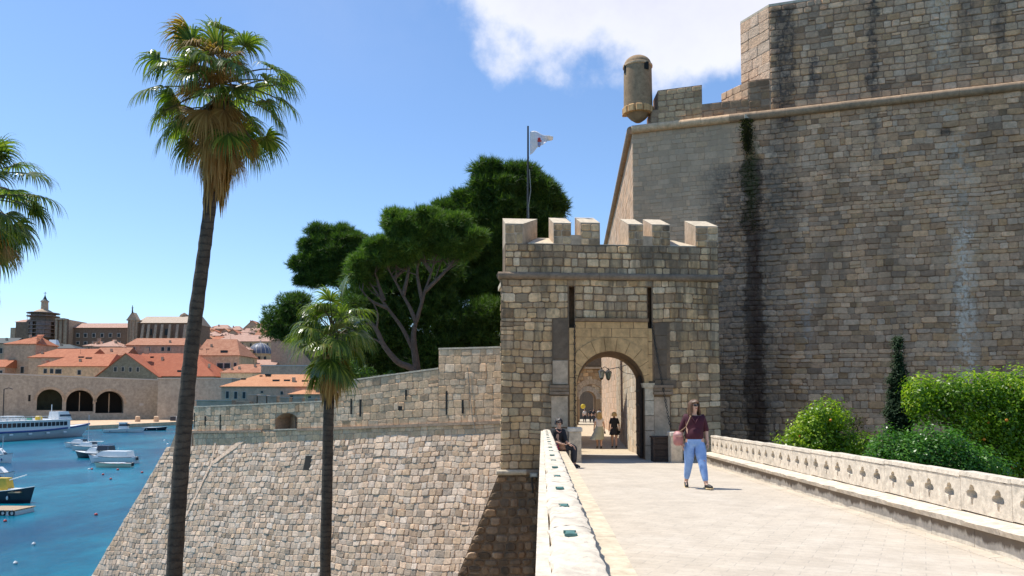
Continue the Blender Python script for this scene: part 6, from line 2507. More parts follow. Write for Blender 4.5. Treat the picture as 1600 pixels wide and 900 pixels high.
def boat(px, py, wpx, lab, hullm, kind, yaw_deg, flip=False, cat='boat', H=.7, wid=.34, bm=None, group=None):
    c = wpt(px, py)
    k = c.y/F
    L = wpx*k/abs(math.cos(math.radians(yaw_deg)))*.96
    rz = math.radians(yaw_deg)+(PI if flip else 0)
    b = thing('motorboat' if kind != 'sail' else 'sailboat', (c.x, c.y, SEA), lab, cat, rz=rz, group=group)
    W = L*wid
    H *= 1.15
    h, d, r = hull(L, W, H)
    obj('hull', h, hullm, b, local=True, smooth=True)
    obj('deck', d, M_bw if kind != 'wood' else M_bwood, b, local=True)
    obj('rub_rail', r, M_bdk if hullm is not M_bdk else M_bw, b, local=True)
    if kind in ('cruiser', 'sail'):
        cb = obj('cabin', cabin(-L*.15, L*.34, W*.68, H*.9, H*1.05, .6), M_bw, b, local=True)
        obj('window', cabin(-L*.10, L*.27, W*.63, H*1.12, H*.28, .7), M_glass, cb, local=True)
        obj('windshield', cabin(-L*.17, -L*.02, W*.6, H*1.55, H*.5, .3), M_glass, b, local=True)
    if kind == 'canopy':
        cb = obj('cabin', cabin(-L*.12, L*.27, W*.66, H*.9, H*1.1, .6), M_bw, b, local=True)
        obj('window', cabin(-L*.06, L*.2, W*.61, H*1.15, H*.35, .7), M_glass, cb, local=True)
        obj('canopy', cabin(-L*.42, -L*.08, W*.7, H*1.5, H*.9, .1), M_bdk, b, local=True)
        mb = MB()
        for x in (-L*.4, -L*.1):
            for s in (-1, 1):
                mb.tube([(x, s*W*.35, H*.8), (x, s*W*.33, H*2.2)], .025, 5)
        obj('frame', mb, M_alu, b, local=True)
    if kind == 'pilot':
        cb = obj('cabin', cabin(-L*.1, L*.15, W*.55, H*.9, H*2.0, .15), M_bw, b, local=True)
        obj('window', cabin(-L*.085, L*.158, W*.56, H*1.9, H*.65, .15), M_glass, cb, local=True)
        obj('roof', MB().box((L*.02, 0, H*2.95), (L*.34, W*.62, .08), bev=.02), M_bw, cb, local=True)
    if kind == 'covered':
        obj('cover', cabin(-L*.38, L*.40, W*.85, H*.9, H*1.0, .7), M_bw, b, local=True)
        obj('windshield', cabin(-L*.02, L*.14, W*.5, H*1.3, H*.35, .5), M_glass, b, local=True)
    if kind in ('dinghy', 'wood'):
        for x in (-.25, 0, .22):
            obj('thwart', MB().box((L*x, 0, H*.98), (.28, W*.86, .05)), M_bwood, b, local=True)
        obj('cover', cabin(-L*.3, L*.35, W*.55, H*.9, H*.25, .6), M_bw, b, local=True)
    if kind == 'sail':
        obj('mast', MB().tube([(L*.05, 0, H), (L*.05, 0, H+L*.9)], .05, 7), M_alu, b, local=True)
        obj('boom', MB().tube([(L*.05, 0, H+.9), (-L*.42, 0, H+.95)], .07, 7), M_bw, b, local=True)
    else:
        obj('outboard', MB().box((-L*.53, 0, H*.75), (.3, .32, .5), bev=.06), M_bdk, b, local=True)
    obj('antenna', MB().tube([(-L*.1, W*.2, H*1.2), (-L*.14, W*.2, H*1.2+1.3)], .018, 4), M_alu, b, local=True)
    for i, x in enumerate((-.3, .15)):
        obj('fender', MB().ell((L*x, -W*.5, H*.45), (.1, .09, .2), 8, 5), M_bw if hullm is not M_bw else M_bbl, b, local=True, smooth=True)
    return b, L, W, H


G_ = 'small boats moored in the harbour'
boat(126, 699, 50, 'white motorboat farthest back in the moored cluster beside the scarp', M_bw, 'cruiser', -8, True, group=G_)
b, L, W, H = boat(140, 704, 56, 'white sailboat with folded mast second from the back in the moored cluster', M_bgr, 'sail', -6, True, group=G_)
boat(151, 715.5, 66, 'dark hulled cabin cruiser with black canopy in the moored cluster', M_bdk, 'canopy', -12, True, group=G_, H=.75)
boat(178, 723.5, 76, 'largest sleek white motorboat with closed cover nearest the scarp', M_bw, 'covered', -8, True, group=G_, H=.85)
boat(179, 730, 54, 'cream open dinghy lying in front of the sleek white motorboat', pmat('boat_cream', (.62, .60, .45), .05, 2, .4, 0), 'dinghy', 4, True, group=G_, H=.5)
boat(192, 676, 56, 'white pilot house boat with blue trim tied up at the quay', M_bw, 'pilot', 10, False, group=G_, H=.9, wid=.3)
boat(241, 672.5, 33, 'small dark open boat with white cover at the right end of the quay', M_bdk, 'dinghy', 10, False, group=G_, H=.8)
boat(2, 723, 34, 'white yacht cut by the left edge of the view', M_bw, 'sail', -10, False, group=G_, H=1.0)
boat(0, 750, 42, 'low white speedboat at the left edge above the yellow boat', M_bw, 'cruiser', -8, False, group=G_, H=.7)
b, L, W, H = boat(10, 785, 80, 'yellow cabin boat with dark hull at the left edge', M_bdk, 'dinghy', -6, False, group=G_, H=1.0)
obj('wheelhouse', cabin(-L*.25, L*.1, W*.6, .9, 1.4, .1), M_byl, b, local=True)
obj('gunwale', MB().box((0, 0, 1.02), (L*.8, W*.9, .12), bev=.03), M_bwood, b, local=True)
obj('boom', MB().tube([(L*.05, 0, 2.1), (L*.42, 0, 2.6)], .05, 6), M_bw, b, local=True)
# wooden landing raft
c = wpt(12, 802)
k = c.y/F
raft = thing('floating_platform', (c.x, c.y, SEA), 'flat wooden floating platform at the left edge below the yellow boat', 'raft', rz=-.05)
for j in range(9):
    obj('plank', MB().box((0, -1.2+j*.3, .42), (56*k, .28, .06)), M_bwood, raft, local=True)
obj('float', MB().box((0, 0, .15), (55*k, 2.5, .46), bev=.08), M_bw, raft, local=True)
for x in (-.38, -.1, .16, .42):
    obj('tyre', MB().tube([(55*k*x+.22*math.cos(a*PI/5), -1.3, .2+.22*math.sin(a*PI/5)) for a in range(11)], .07, 6, cap=False), M_bdk, raft, local=True)
# excursion ship
p0, p1 = wpt(-40, 692), wpt(126, 681)
d = p1-p0
L = d.length
sh = thing('excursion_ship', (p0+p1)/2, 'long white excursion ship with blue stripe moored at the quay', 'ship', rz=math.atan2(d.y, d.x))
Hs, Ws = 2.3, 6.0
h, dk, r = hull(L, Ws, Hs, .45, 22, 9, .9, .4)
obj('hull', h, M_bgr, sh, local=True, smooth=True)
obj('deck', dk, M_bw, sh, local=True)
mb = MB()
for s in (-1, 1):
    pts = []
    for i in range(23):
        t = i/22
        w_ = Ws/2*(.9+.1*math.sin(min(t, .5)*PI)) if t < .5 else Ws/2*max(.02, (1-((t-.5)/.5)**2.3))
        top = Hs*(1+.45*max(0, (t-.35)/.65)**2)
        rake = L*.10*((t-.5)/.5)**2 if t > .5 else 0
        pts.append((-L/2+L*t+rake, s*w_*1.01, top-.2))
    mb.tube(pts, [(.09, .26)]*23, 6)
obj('blue_stripe', mb, M_bbl, sh, local=True)
cbn = obj('saloon', MB().box((-L*.08, 0, Hs+1.1), (L*.74, Ws*.84, 2.3), bev=.1), M_bw, sh, local=True)
for k in range(17):
    x = -L*.42+k*L*.041
    for s in (-1, 1):
        obj('window', MB().box((x, s*Ws*.425, Hs+1.35), (L*.032, .1, 1.0)), M_glass, cbn, local=True)
obj('sun_deck', MB().box((-L*.10, 0, Hs+2.32), (L*.8, Ws*.9, .14), bev=.03), M_bw, sh, local=True)
wh = obj('wheelhouse', cabin(L*.20, L*.34, Ws*.5, Hs+2.3, 2.1, .25), M_bw, sh, local=True)
obj('window', cabin(L*.215, L*.335, Ws*.51, Hs+3.1, .7, .25), M_glass, wh, local=True)
obj('mast', MB().tube([(L*.18, 0, Hs+2.3), (L*.18, 0, Hs+6.2)], .1, 7), M_bw, sh, local=True)
obj('life_raft', MB().box((L*.02, -1, Hs+2.9), (1.9, 1.1, 1.0), rz=.3, bev=.2), M_byl, sh, local=True)
for k in range(6):
    obj('bench', MB().box((-L*.35+k*L*.055, 0, Hs+2.7), (.6, Ws*.6, .5)), pmat('sea_green', (.1, .35, .25), .1, 5, .6, 0) if k == 5 else M_bgr, sh, local=True)
for k in range(9):
    obj('railing_post', MB().tube([(-L*.47+k*L*.075, -Ws*.43, Hs+2.38), (-L*.47+k*L*.075, -Ws*.43, Hs+3.3)], .04, 5), M_bw, sh, local=True)
obj('railing', MB().tube([(-L*.47, -Ws*.43, Hs+3.3), (L*.14, -Ws*.43, Hs+3.3)], .045, 5), M_bw, sh, local=True)
for k in range(4):
    obj('fender', MB().box((-L*.3+k*L*.17, -Ws*.52, 1.5), (1.1, .3, .35), bev=.08), M_bw, sh, local=True)
# second ship roofs behind
for (px, py, w_, lab) in ((5, 651, 22, 'white awning of a tour boat behind the excursion ship'), (45, 655, 26, 'low white awning of a tour boat with blue edge behind the excursion ship')):
    c = wpt(px, 681)
    k = c.y/F
    t = thing('tour_boat', (c.x, c.y+3, SEA), lab, 'boat')
    h, dk, r = hull(w_*k*1.6, 4.5, 2)
    obj('hull', h, M_bbl, t, local=True)
    obj('deck', dk, M_bw, t, local=True)
    zz = at(px, py, c.y).z-SEA
    obj('awning', MB().box((0, 0, zz), (w_*k*1.2, 4, .2), bev=.05), M_bw, t, local=True)
    for x in (-.5, .5):
        for s in (-1, 1):
            obj('post', MB().tube([(x*w_*k, s*1.8, 1.8), (x*w_*k, s*1.8, zz)], .06, 5), M_alu, t, local=True)
# buoys
M_br_ = pmat('buoy_red', (.50, .05, .04), .1, 10, .5, 0)
for (px, py, r, red, lab) in ((150, 805, 2.6, 1, 'largest red buoy alone in open water'), (8, 815, 2.6, 1, 'red buoy near the floating platform'), (222, 739, 2.0, 1, 'red buoy closest to the scarp'),
                              (173, 749, 1.9, 1, 'red buoy in front of the dinghy, lowest of the four'), (161, 742, 1.8, 1, 'red buoy of the four, just left of the lowest'), (184, 734.5, 2.0, 1, 'red buoy directly below the cream dinghy'),
                              (139, 734, 1.8, 0, 'pale buoy, left one of the touching pair'), (143.5, 733.5, 1.8, 1, 'reddish buoy, right one of the touching pair'), (52.6, 851, 1.6, 0, 'small white buoy in the dark water'),
                              (24, 881, 2.6, 0, 'white buoy nearest the camera at the bottom left'), (257, 689, 1.6, 0, 'small white float near the far end of the scarp'), (262, 695, 1.8, 0, 'white float touching the scarp edge')):
    c = wpt(px, py)
    rr_ = max(r*c.y/F, .12)
    t = thing('buoy', (c.x, c.y, SEA), lab, 'buoy', group='mooring buoys')
    obj('float', MB().ell((0, 0, rr_*.4), (rr_, rr_, rr_*.85), 12, 8), M_br_ if red else M_bw, t, local=True, smooth='all')
    obj('eye', MB().tube([(0, 0, rr_*1.2), (0, 0, rr_*1.6)], .04, 5), M_alu, t, local=True)
# quay
M_quay = stone_mat('quay_stone', attr=False, base=(.50, .45, .36), dirt=.2, nscale=.8, bump=.3, dcol=(.3, .26, .2), dscale=.1)
qa, qb = wpt(135, 671.5), wpt(300, 663)
zq = SEA+1.3
ql = wpt(-150, 689)
q3 = V((at(-150, 640, 420).x, 420, 0))
obj('quay', MB().hexa([(ql.x, ql.y, SEA-1), (qa.x, qa.y, SEA-1), (qb.x, qb.y, SEA-1), (qb.x+60, qb.y+140, SEA-1), (q3.x, 420, SEA-1)], [(ql.x, ql.y, zq), (qa.x, qa.y, zq), (qb.x, qb.y, zq), (qb.x+60, qb.y+140, zq), (q3.x, 420, zq)]), M_quay, kind='structure')
for i, px in enumerate((215, 244)):
    c = wpt(px, 659, zq)
    t = thing('bollard', (c.x, c.y, zq), ('round pale bollard on the quay above the pilot house boat', 'round pale bollard at the right part of the quay')[i], 'bollard', group='bollards on the quay')
    obj('stone', MB().lathe((0, 0, 0), [(.9, 0), (1.0, .5), (.8, 1.4), (.9, 1.9), (.5, 2.2)], 12), M_quay, t, local=True, smooth=True)
for i, (px, m) in enumerate(((255, M_bdk), (259.5, M_bdk), (264, M_bgr), (268, M_pink))):
    c = wpt(px, 658.5, zq)
    t = thing('waste_bin', (c.x, c.y+8, zq), ('black bin, leftmost of the row against the harbour wall', 'black bin, second of the row against the harbour wall', 'grey bin in the row against the harbour wall', 'pink bin at the end of the row by the big palm')[i], 'bin', group='bins against the harbour wall')
    obj('bin_body', MB().box((0, 0, .9), (1.3, 1.2, 1.7), bev=.1), m, t, local=True)
    obj('lid', MB().box((0, -.05, 1.8), (1.4, 1.35, .15), bev=.04), m, t, local=True)
for i, px in enumerate((4, )):
    c = wpt(px, 668, zq)
    tp = at(px, 608, c.y)
    t = thing('street_lamp', (c.x, c.y, zq), 'tall dark street lamp on the quay at the left edge', 'street lamp')
    obj('pole', MB().tube([(c.x, c.y, zq), (c.x, c.y, tp.z)], .16, 6), M_iron, t)
    obj('lamp_head', MB().tube([(c.x, c.y, tp.z), (c.x+1.5, c.y, tp.z+.4), (c.x+2.6, c.y, tp.z)], .14, 6), M_iron, t)

# ================================================================ TOWN
M_tile = {}


def tilemat(name, c1, c2, sc=1.1):
    m, nt, bs = newmat(name)
    p = nt.nodes.new('ShaderNodeNewGeometry').outputs['Position']
    w_ = nt.nodes.new('ShaderNodeTexWave')
    w_.bands_direction = 'X'
    w_.inputs['Scale'].default_value = sc
    w_.inputs['Distortion'].default_value = .6
    nt.links.new(p, w_.inputs[0])
    n = noise(nt, p, .5, 6, .75)
    c = mixc(nt, rng(nt, n, .35, .65), c1, c2)
    c = mixc(nt, mth(nt, 'MULTIPLY', w_.outputs['Fac'], .3), c, tuple(x*.6 for x in c1))
    c = mixc(nt, rng(nt, noise(nt, p, 2.2, 5, .7), .52, .72, 0, .5), c, (.22, .10, .06))
    nt.links.new(c, bs.inputs['Base Color'])
    bs.inputs['Roughness'].default_value = .85
    setbump(nt, bs, w_.outputs['Fac'], .6, .15)
    return m


M_to = tilemat('orange_roof_tiles', (.42, .125, .05), (.56, .20, .09))
M_t2 = tilemat('weathered_orange_tiles', (.36, .13, .06), (.52, .24, .13))
M_t3 = tilemat('red_roof_tiles', (.40, .10, .04), (.50, .15, .065))
M_tn = tilemat('bright_roof_tiles', (.58, .24, .10), (.66, .31, .15), .8)
M_tp = tilemat('faded_roof_tiles', (.48, .27, .19), (.58, .36, .26))
WM = lambda n, c, d=.25: stone_mat(n, attr=False, tint=(1.14, 1, .85), base=c, dirt=d, nscale=.9, bump=.3, bdist=.1, dscale=.12, dcol=(.15, .12, .1))
M_hy = WM('ochre_render', (.58, .48, .33))
M_hp = WM('pinkish_render', (.46, .34, .27))
M_hs = WM('old_town_stone', (.44, .37, .29), .35)
M_hd = WM('dark_church_stone', (.20, .155, .12), .5)
M_hg = WM('grey_green_render', (.19, .20, .165), .1)
M_har = stone_mat('harbour_wall_stone', attr=False, tint=(1.08, 1, .9), base=(.40, .36, .30), dirt=.35, nscale=.9, bump=.3, bdist=.1, dscale=.12, dcol=(.2, .17, .14))
M_shut = pmat('shutter_green', (.02, .03, .03), .2, 3, .7, 0)
M_wf = pmat('window_frame_stone', (.5, .45, .38), .1, 3, .8, 0)
M_vent = pmat('roof_window_glass', (.35, .4, .45), .1, 3, .2, 0)


def house(lab, x0, x1, yb, ye, yr, Y, D, roof='hip', wall=None, tile=None, wins=(), chims=(), dorm=(), inset=None, apex=None, cat='house', ov=.5, name='town_house', zb=None, group=None):
    A, B = at(x0, ye, Y), at(x1, ye, Y)
    z0 = at(x0, yb, Y).z if zb is None else zb
    ze = A.z
    X0, X1 = A.x, B.x
    Ym = Y+D/2
    zr = at((x0+x1)/2, yr, Ym if roof != 'front' else Y).z
    h = thing(name, ((X0+X1)/2, Y+D/2, z0), lab, cat, group=group)
    wm_ = wall or M_hs
    mb = MB().hexa([(X0, Y, z0-8), (X1, Y, z0-8), (X1, Y+D, z0-8), (X0, Y+D, z0-8)], [(X0, Y, ze), (X1, Y, ze), (X1, Y+D, ze), (X0, Y+D, ze)])
    if roof == 'gable':
        for X in (X0, X1-.3):
            mb.hexa([(X, Y, ze), (X+.3, Y, ze), (X+.3, Y+D, ze), (X, Y+D, ze)], [(X, Ym-.05, zr-.1), (X+.3, Ym-.05, zr-.1), (X+.3, Ym+.05, zr-.1), (X, Ym+.05, zr-.1)])
    if roof == 'front':
        xa = at(apex, yr, Y).x if apex else (X0+X1)/2
        mb.raw([(X0, Y, ze), (X1, Y, ze), (xa, Y, zr-.05), (X0, Y+D, ze), (X1, Y+D, ze), (xa, Y+D, zr-.05)], [(0, 1, 2), (5, 4, 3), (0, 2, 5, 3), (1, 4, 5, 2)])
    obj('wall', mb, wm_, h)
    tm = tile or M_to
    if tm is M_to:
        tm = R.choice((M_to, M_t2, M_t3))
    o = ov
    if roof == 'flat':
        rb = MB().box(((X0+X1)/2, Ym, ze+.2), (X1-X0+.6, D+.6, .4))
    elif roof == 'front':
        rb = MB()
        for xe, s in ((X0-o, -1), (X1+o, 1)):
            dz = (zr-ze)/max(.1, abs(xa-(X0 if s < 0 else X1)))*o
            q = [(xe, Y-o, ze-dz), (xe, Y+D+o, ze-dz), (xa, Y+D+o, zr), (xa, Y-o, zr)]
            rb.hexa([(a, b, c) for a, b, c in q], [(a, b, c+.3) for a, b, c in q])
    else:
        ins = (inset if inset is not None else D/2) if roof == 'hip' else -o*.6
        if isinstance(ins, (int, float)):
            ins = (ins, ins)
        e = [(X0-o, Y-o, ze), (X1+o, Y-o, ze), (X1+o, Y+D+o, ze), (X0-o, Y+D+o, ze)]
        rd = [(X0+ins[0], Ym, zr), (X1-ins[1], Ym, zr)]
        up = [(a, b, c+.25) for a, b, c in e]
        rb = MB().raw(e+up+rd, [(3, 2, 1, 0), (0, 1, 5, 4), (1, 2, 6, 5), (2, 3, 7, 6), (3, 0, 4, 7), (4, 5, 9, 8), (5, 6, 9), (6, 7, 8, 9), (7, 4, 8)])
    ro_ = obj('roof', rb, tm, h, fix=True)
    k = Y/F
    for w_ in wins:
        px, py, ww, wh_ = w_[:4]
        c = at(px, py, Y)
        fr_ = obj('window', MB().box((c.x, Y, c.z), (ww*k*1.25, .3, wh_*k*1.12)), M_wf, h)
        obj('pane', MB().box((c.x, Y-.12, c.z), (ww*k, .14, wh_*k)), M_shut, fr_)

    if cat == 'house' and roof != 'front' and not group:
        for _ in range(R.randint(1, 3)):
            xq = R.uniform(X0+3, X1-3) if X1-X0 > 8 else (X0+X1)/2
            tq = R.uniform(.3, .8)
            zq_ = ze+(zr-ze)*tq
            obj('chimney', MB().box((xq, Y+D/2*tq, zq_+.5), (.9, .9, 2.0)), M_hs, ro_)
        for _ in range(R.randint(0, 2)):
            xq = R.uniform(X0+3, X1-3) if X1-X0 > 8 else (X0+X1)/2
            obj('antenna', MB().tube([(xq, Ym, zr), (xq, Ym, zr+2.2)], .06, 4), M_iron, ro_)

    def roofz(x, t):
        return ze+(zr-ze)*t
    for (px, py, ww, wh_) in chims:
        c = at(px, py, Y+D*.3)
        obj('chimney', MB().box((c.x, Y+D*.3, c.z), (ww*k, ww*k, wh_*k)), M_hp, ro_)
    for (px, py, ww, wh_) in dorm:
        t = min(.9, max(.1, (ye-py)/max(1, ye-yr)))
        yy_ = Y+D/2*t
        c = at(px, py, yy_)
        a, b = ww*k/2, wh_*k/2
        dm = obj('dormer', MB().hexa([(c.x-a, yy_-a*.9, c.z-b), (c.x+a, yy_-a*.9, c.z-b), (c.x+a, yy_+a*2, c.z-b), (c.x-a, yy_+a*2, c.z-b)], [(c.x-a, yy_-a*.9, c.z+b), (c.x+a, yy_-a*.9, c.z+b), (c.x+a, yy_+a*2, c.z+b), (c.x-a, yy_+a*2, c.z+b)]), M_shut, ro_)
    return h


# harbour wall with three arches
aw0, aw1 = at(-60, 640, 300), at(262, 640, 338)
hd = (aw1-aw0)
hd.z = 0
HP = Plane((aw0.x, aw0.y, 0), hd, (0, 0, 1))
hi_ = HP.inv
aw = thing('harbour_wall', HP.P(60, SEA), 'long stone harbour wall with three large boat arches', 'wall')
ztl, ztr = hi_(0, 585)[1], hi_(262, 595)[1]
zb_ = SEA
Wd = HP.n*-14
arches = [(77, 20, 608, 641), (124.5, 21.5, 609.5, 643), (171, 22, 611, 645.5)]
edges = [hi_(-60, 600)[0]]
mb = MB()
zz = lambda u: ztl+(ztr-ztl)*(u-hi_(0, 590)[0])/(hi_(262, 590)[0]-hi_(0, 590)[0])


def hq(poly, dd=Wd):
    a = [HP.P(u, v) for u, v in poly]
    mb.hexa([p+dd for p in a], a)


for (px, hw, yt, ybt) in arches:
    ul, ur = hi_(px-hw, 640)[0], hi_(px+hw, 640)[0]
    c, r = (ul+ur)/2, (ur-ul)/2
    zt = hi_(px, yt)[1]
    zbt = hi_(px, ybt)[1]
    hq([(edges[-1], zb_), (ul, zb_), (ul, zz(ul)), (edges[-1], zz(edges[-1]))])
    hq([(ul, zb_), (ur, zb_), (ur, zbt), (ul, zbt)])
    for k in range(14):
        t0, t1 = PI*k/14, PI*(k+1)/14
        f = lambda t: (c+r*math.cos(t), (zt-r)+r*math.sin(t))
        p, q = f(t1), f(t0)
        hq([p, q, (q[0], zz(q[0])), (p[0], zz(p[0]))])
    edges.append(ur)
ue = hi_(262, 640)[0]
hq([(edges[-1], zb_), (ue, zb_), (ue, zz(ue)), (edges[-1], zz(edges[-1]))])
obj('masonry', mb, M_har, aw)
for (px, hw, yt, ybt) in arches:
    ul, ur = hi_(px-hw, 640)[0], hi_(px+hw, 640)[0]
    c, r = (ul+ur)/2, (ur-ul)/2
    zt = hi_(px, yt)[1]
    m2 = MB()
    for k in range(15):
        t0, t1 = PI*k/15+.008, PI*(k+1)/15-.008
        poly = [(c+r*math.cos(t1), zt-r+r*math.sin(t1)), (c+r*math.cos(t0), zt-r+r*math.sin(t0)), (c+(r+1.1)*math.cos(t0), zt-r+(r+1.1)*math.sin(t0)), (c+(r+1.1)*math.cos(t1), zt-r+(r+1.1)*math.sin(t1))]
        a = [HP.P(u, v, -.3) for u, v in poly]
        m2.hexa(a, [p+HP.n*.5 for p in a])
    obj('arch_ring', m2, M_hs, aw)
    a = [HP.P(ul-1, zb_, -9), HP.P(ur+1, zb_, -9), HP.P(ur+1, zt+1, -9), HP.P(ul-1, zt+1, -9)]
    obj('arch_recess', MB().hexa([p+HP.n*-.5 for p in a], a), M_void if px > 100 else pmat('mossy_shade', (.05, .06, .04), .3, .5, .9, .2), aw)  # backing coloured dark as the shade inside each arch
    if px > 100:
        obj('door', MB().hexa([HP.P(c-.3, zb_, -3), HP.P(c, zb_, -3), HP.P(c, zt-r*.2, -3), HP.P(c-.3, zt-r*.2, -3)], [HP.P(c-.3, zb_, -2.8), HP.P(c, zb_, -2.8), HP.P(c, zt-r*.2, -2.8), HP.P(c-.3, zt-r*.2, -2.8)]), M_hs, aw)
c = hi_(0, 590)[0]
obj('coping', MB().hexa([HP.P(edges[0], zz(edges[0]), .2), HP.P(ue, zz(ue), .2), HP.P(ue, zz(ue), -2), HP.P(edges[0], zz(edges[0]), -2)], [HP.P(edges[0], zz(edges[0])+.5, .2), HP.P(ue, zz(ue)+.5, .2), HP.P(ue, zz(ue)+.5, -2), HP.P(edges[0], zz(edges[0])+.5, -2)]), M_wf, aw)
for (px, py, w_, h_) in ((46, 622, .8, 2.6), (221, 632, 1.6, 1.0), (247, 631, .8, 1.8)):
    u, v = hi_(px, py)
    obj('loophole', MB().hexa([HP.P(u-w_/2, v-h_/2, -.3), HP.P(u+w_/2, v-h_/2, -.3), HP.P(u+w_/2, v+h_/2, -.3), HP.P(u-w_/2, v+h_/2, -.3)], [HP.P(u-w_/2, v-h_/2, .08), HP.P(u+w_/2, v-h_/2, .08), HP.P(u+w_/2, v+h_/2, .08), HP.P(u-w_/2, v+h_/2, .08)]), M_void if px < 50 else M_wf, aw)
house('taller harbour bastion wall rising at the right end of the arched harbour wall', 247, 362, 662, 592, 592, 325, 30, 'flat', M_har, M_wf, wins=(), cat='wall', name='harbour_bastion', zb=SEA, ov=0)
w4 = [(71, 580, 5, 7), (81, 580, 5, 7), (89, 580.5, 4.5, 7), (94, 580.5, 4.5, 7), (124, 582, 5, 7)]
house('long low ochre house with orange roof behind the arched harbour wall', 60, 168, 600, 573, 553, 352, 24, 'hip', M_hy, M_to, w4, [(91, 566, 8, 8), (71, 566, 8, 6)], [(128, 558, 8, 2), (140, 559.5, 9, 2)], inset=(10, 2))
house('grey green gabled boathouse facing the harbour', 150, 247, 602, 588.5, 552.5, 346, 26, 'front', M_hg, M_to, [(180.5, 577, 4.5, 7), (192, 577, 4, 7), (204, 577.5, 4, 7), (215.5, 577.5, 4, 7)], apex=197)
house('broad orange hipped roof building right of the grey green gable', 200, 334, 602, 588.5, 552, 349, 26, 'hip', M_hg, M_to, (), [(229, 548, 6, 10), (263, 580, 7, 8)], [(238, 558, 5, 2), (283, 580, 9, 3), (286, 577, 4, 3)], inset=(0, 14))
house('stone house with pyramid orange roof and chimney at the left edge', 7, 56, 602, 538, 523, 372, 18, 'hip', M_hs, M_to, [(21, 577, 6, 8), (35, 578, 5, 10)], [(60, 537, 6, 16)], inset=(14, 5))
house('stone house with long orange roof between pyramid roof and ochre house', 45, 140, 602, 559, 545, 364, 18, 'hip', M_hs, M_to, [(70, 566, 8, 6)], (), inset=(8, 0))
house('low orange roofed house cut by the left edge', -30, 8, 602, 574, 562, 364, 14, 'gable', M_hp, M_to, [(2, 582, 4, 6)])
house('dark slate roofed house at the left edge below the cathedral', -30, 20, 602, 537, 528, 400, 14, 'gable', M_hs, M_shut, [(2, 548, 4, 8)])
house('pinkish stone house with dormer windows behind the broad hipped roof', 197, 290, 590, 540, 528.5, 388, 22, 'hip', M_hp, M_to, [(209, 545.5, 4.5, 6), (231, 545.5, 7, 6), (254.5, 545.5, 4.5, 6), (264, 545.5, 4.5, 6)], [(261, 537, 5, 7)], inset=(0, 0))
house('orange roofed wing with steep slope left of the grey green gable', 145, 196, 590, 556, 543, 376, 14, 'gable', M_hy, M_to, ())
house('pale roofed small stone house below the long cathedral nave', 147, 186, 580, 542, 531, 420, 16, 'hip', M_hs, M_tp, [(163, 548, 4, 4), (170, 549, 4, 4)], [(155, 531, 4, 5)])
house('small grey stone house left of the pale roofed one', 130, 158, 580, 541, 534, 425, 14, 'hip', M_hs, M_tp, [(139, 545, 3, 4)])
house('large ochre house with black shuttered windows and orange hip roof right of the tall palm', 306, 374, 602, 556, 530, 372, 26, 'hip', M_hy, M_to, [(322, 570, 7, 9), (344, 571.5, 9, 8), (355, 571.5, 9, 8), (367.5, 570, 4, 6)], [(361, 549, 5, 7)], [(351, 550, 10, 5), (325, 546, 5, 2), (315, 546, 5, 2)], inset=(0, 6))
house('low house with orange roof in front of the shuttered ochre house', 345, 408, 602, 583, 569, 352, 18, 'hip', M_hy, M_to, (), [(356, 579, 4, 8), (400, 577, 3, 7)], inset=(6, 3))
house('long ochre building with many small windows and reddish roof', 336, 428, 570, 534, 523.5, 460, 20, 'hip', M_hy, M_tp, [(353+13*k, 539, 2.5, 5) for k in range(6)], inset=(6, 2))
house('small faded roofed house left of the blue dome', 362, 392, 570, 547, 540, 430, 12, 'hip', M_hy, M_tp, ())
house('large blank pink walled building behind the shorter palm', 424, 520, 602, 532, 531, 400, 24, 'flat', M_hp, M_tp, (), ())
house('small tiled roof low in front of the domed church', 382, 430, 602, 571, 562, 396, 14, 'gable', M_hy, M_tp, [(405, 575, 3, 4)])
house('low long wall in front of the pink building', 408, 520, 604, 572, 571.5, 330, 8, 'flat', M_hp, M_wf, (), cat='wall', name='garden_wall')
house('near pinkish house with bright orange hip roof and four dark dormers', 346, 520, 634, 605, 585, 230, 14, 'hip', M_hp, M_tn, [(355.5, 617, 4.5, 11), (368.5, 617.5, 4.5, 11), (381.5, 617.5, 4.5, 10), (409.5, 612.5, 4, 3), (440.5, 614, 4, 5)],
      [(390, 598, 3.5, 9)], [(381, 593, 7, 4), (432, 595, 10, 4), (449, 595, 9, 4), (477, 596, 9, 4), (419, 585.5, 8, 2.5), (408, 588, 4, 3)], inset=(9, 2))
house('low annex with orange lean-to roof in front of the near pinkish house', 452, 520, 634, 617, 609, 222, 7, 'hip', M_hp, M_tn, [(456, 621, 5, 6), (484, 621, 5, 4)], inset=(3, 0))
# domed church
c0, c1 = at(389, 553, 440), at(424, 553, 440)
cx_, r_ = (c0.x+c1.x)/2, (c1.x-c0.x)/2
dc = thing('domed_church', (cx_, 440, at(400, 570, 440).z), 'church with ribbed slate blue dome among orange roofs', 'church')
M_dome = pmat('blue_lead', (.10, .115, .16), .25, .6, .5, .1)
zt, zb2 = at(406, 536, 440).z, at(406, 553, 440).z
obj('dome', MB().lathe((cx_, 440, zb2), [(r_*math.cos(t), (zt-zb2)*math.sin(t)) for t in np.linspace(0, PI/2*.98, 8)], 24), M_dome, dc, smooth=True)
for k in range(16):
    a = 2*PI*k/16
    obj('rib', MB().tube([(cx_+r_*1.01*math.cos(t)*math.cos(a), 440+r_*1.01*math.cos(t)*math.sin(a), zb2+(zt-zb2)*1.01*math.sin(t)) for t in np.linspace(0, PI/2*.97, 6)], .16, 4), M_wf, dc)
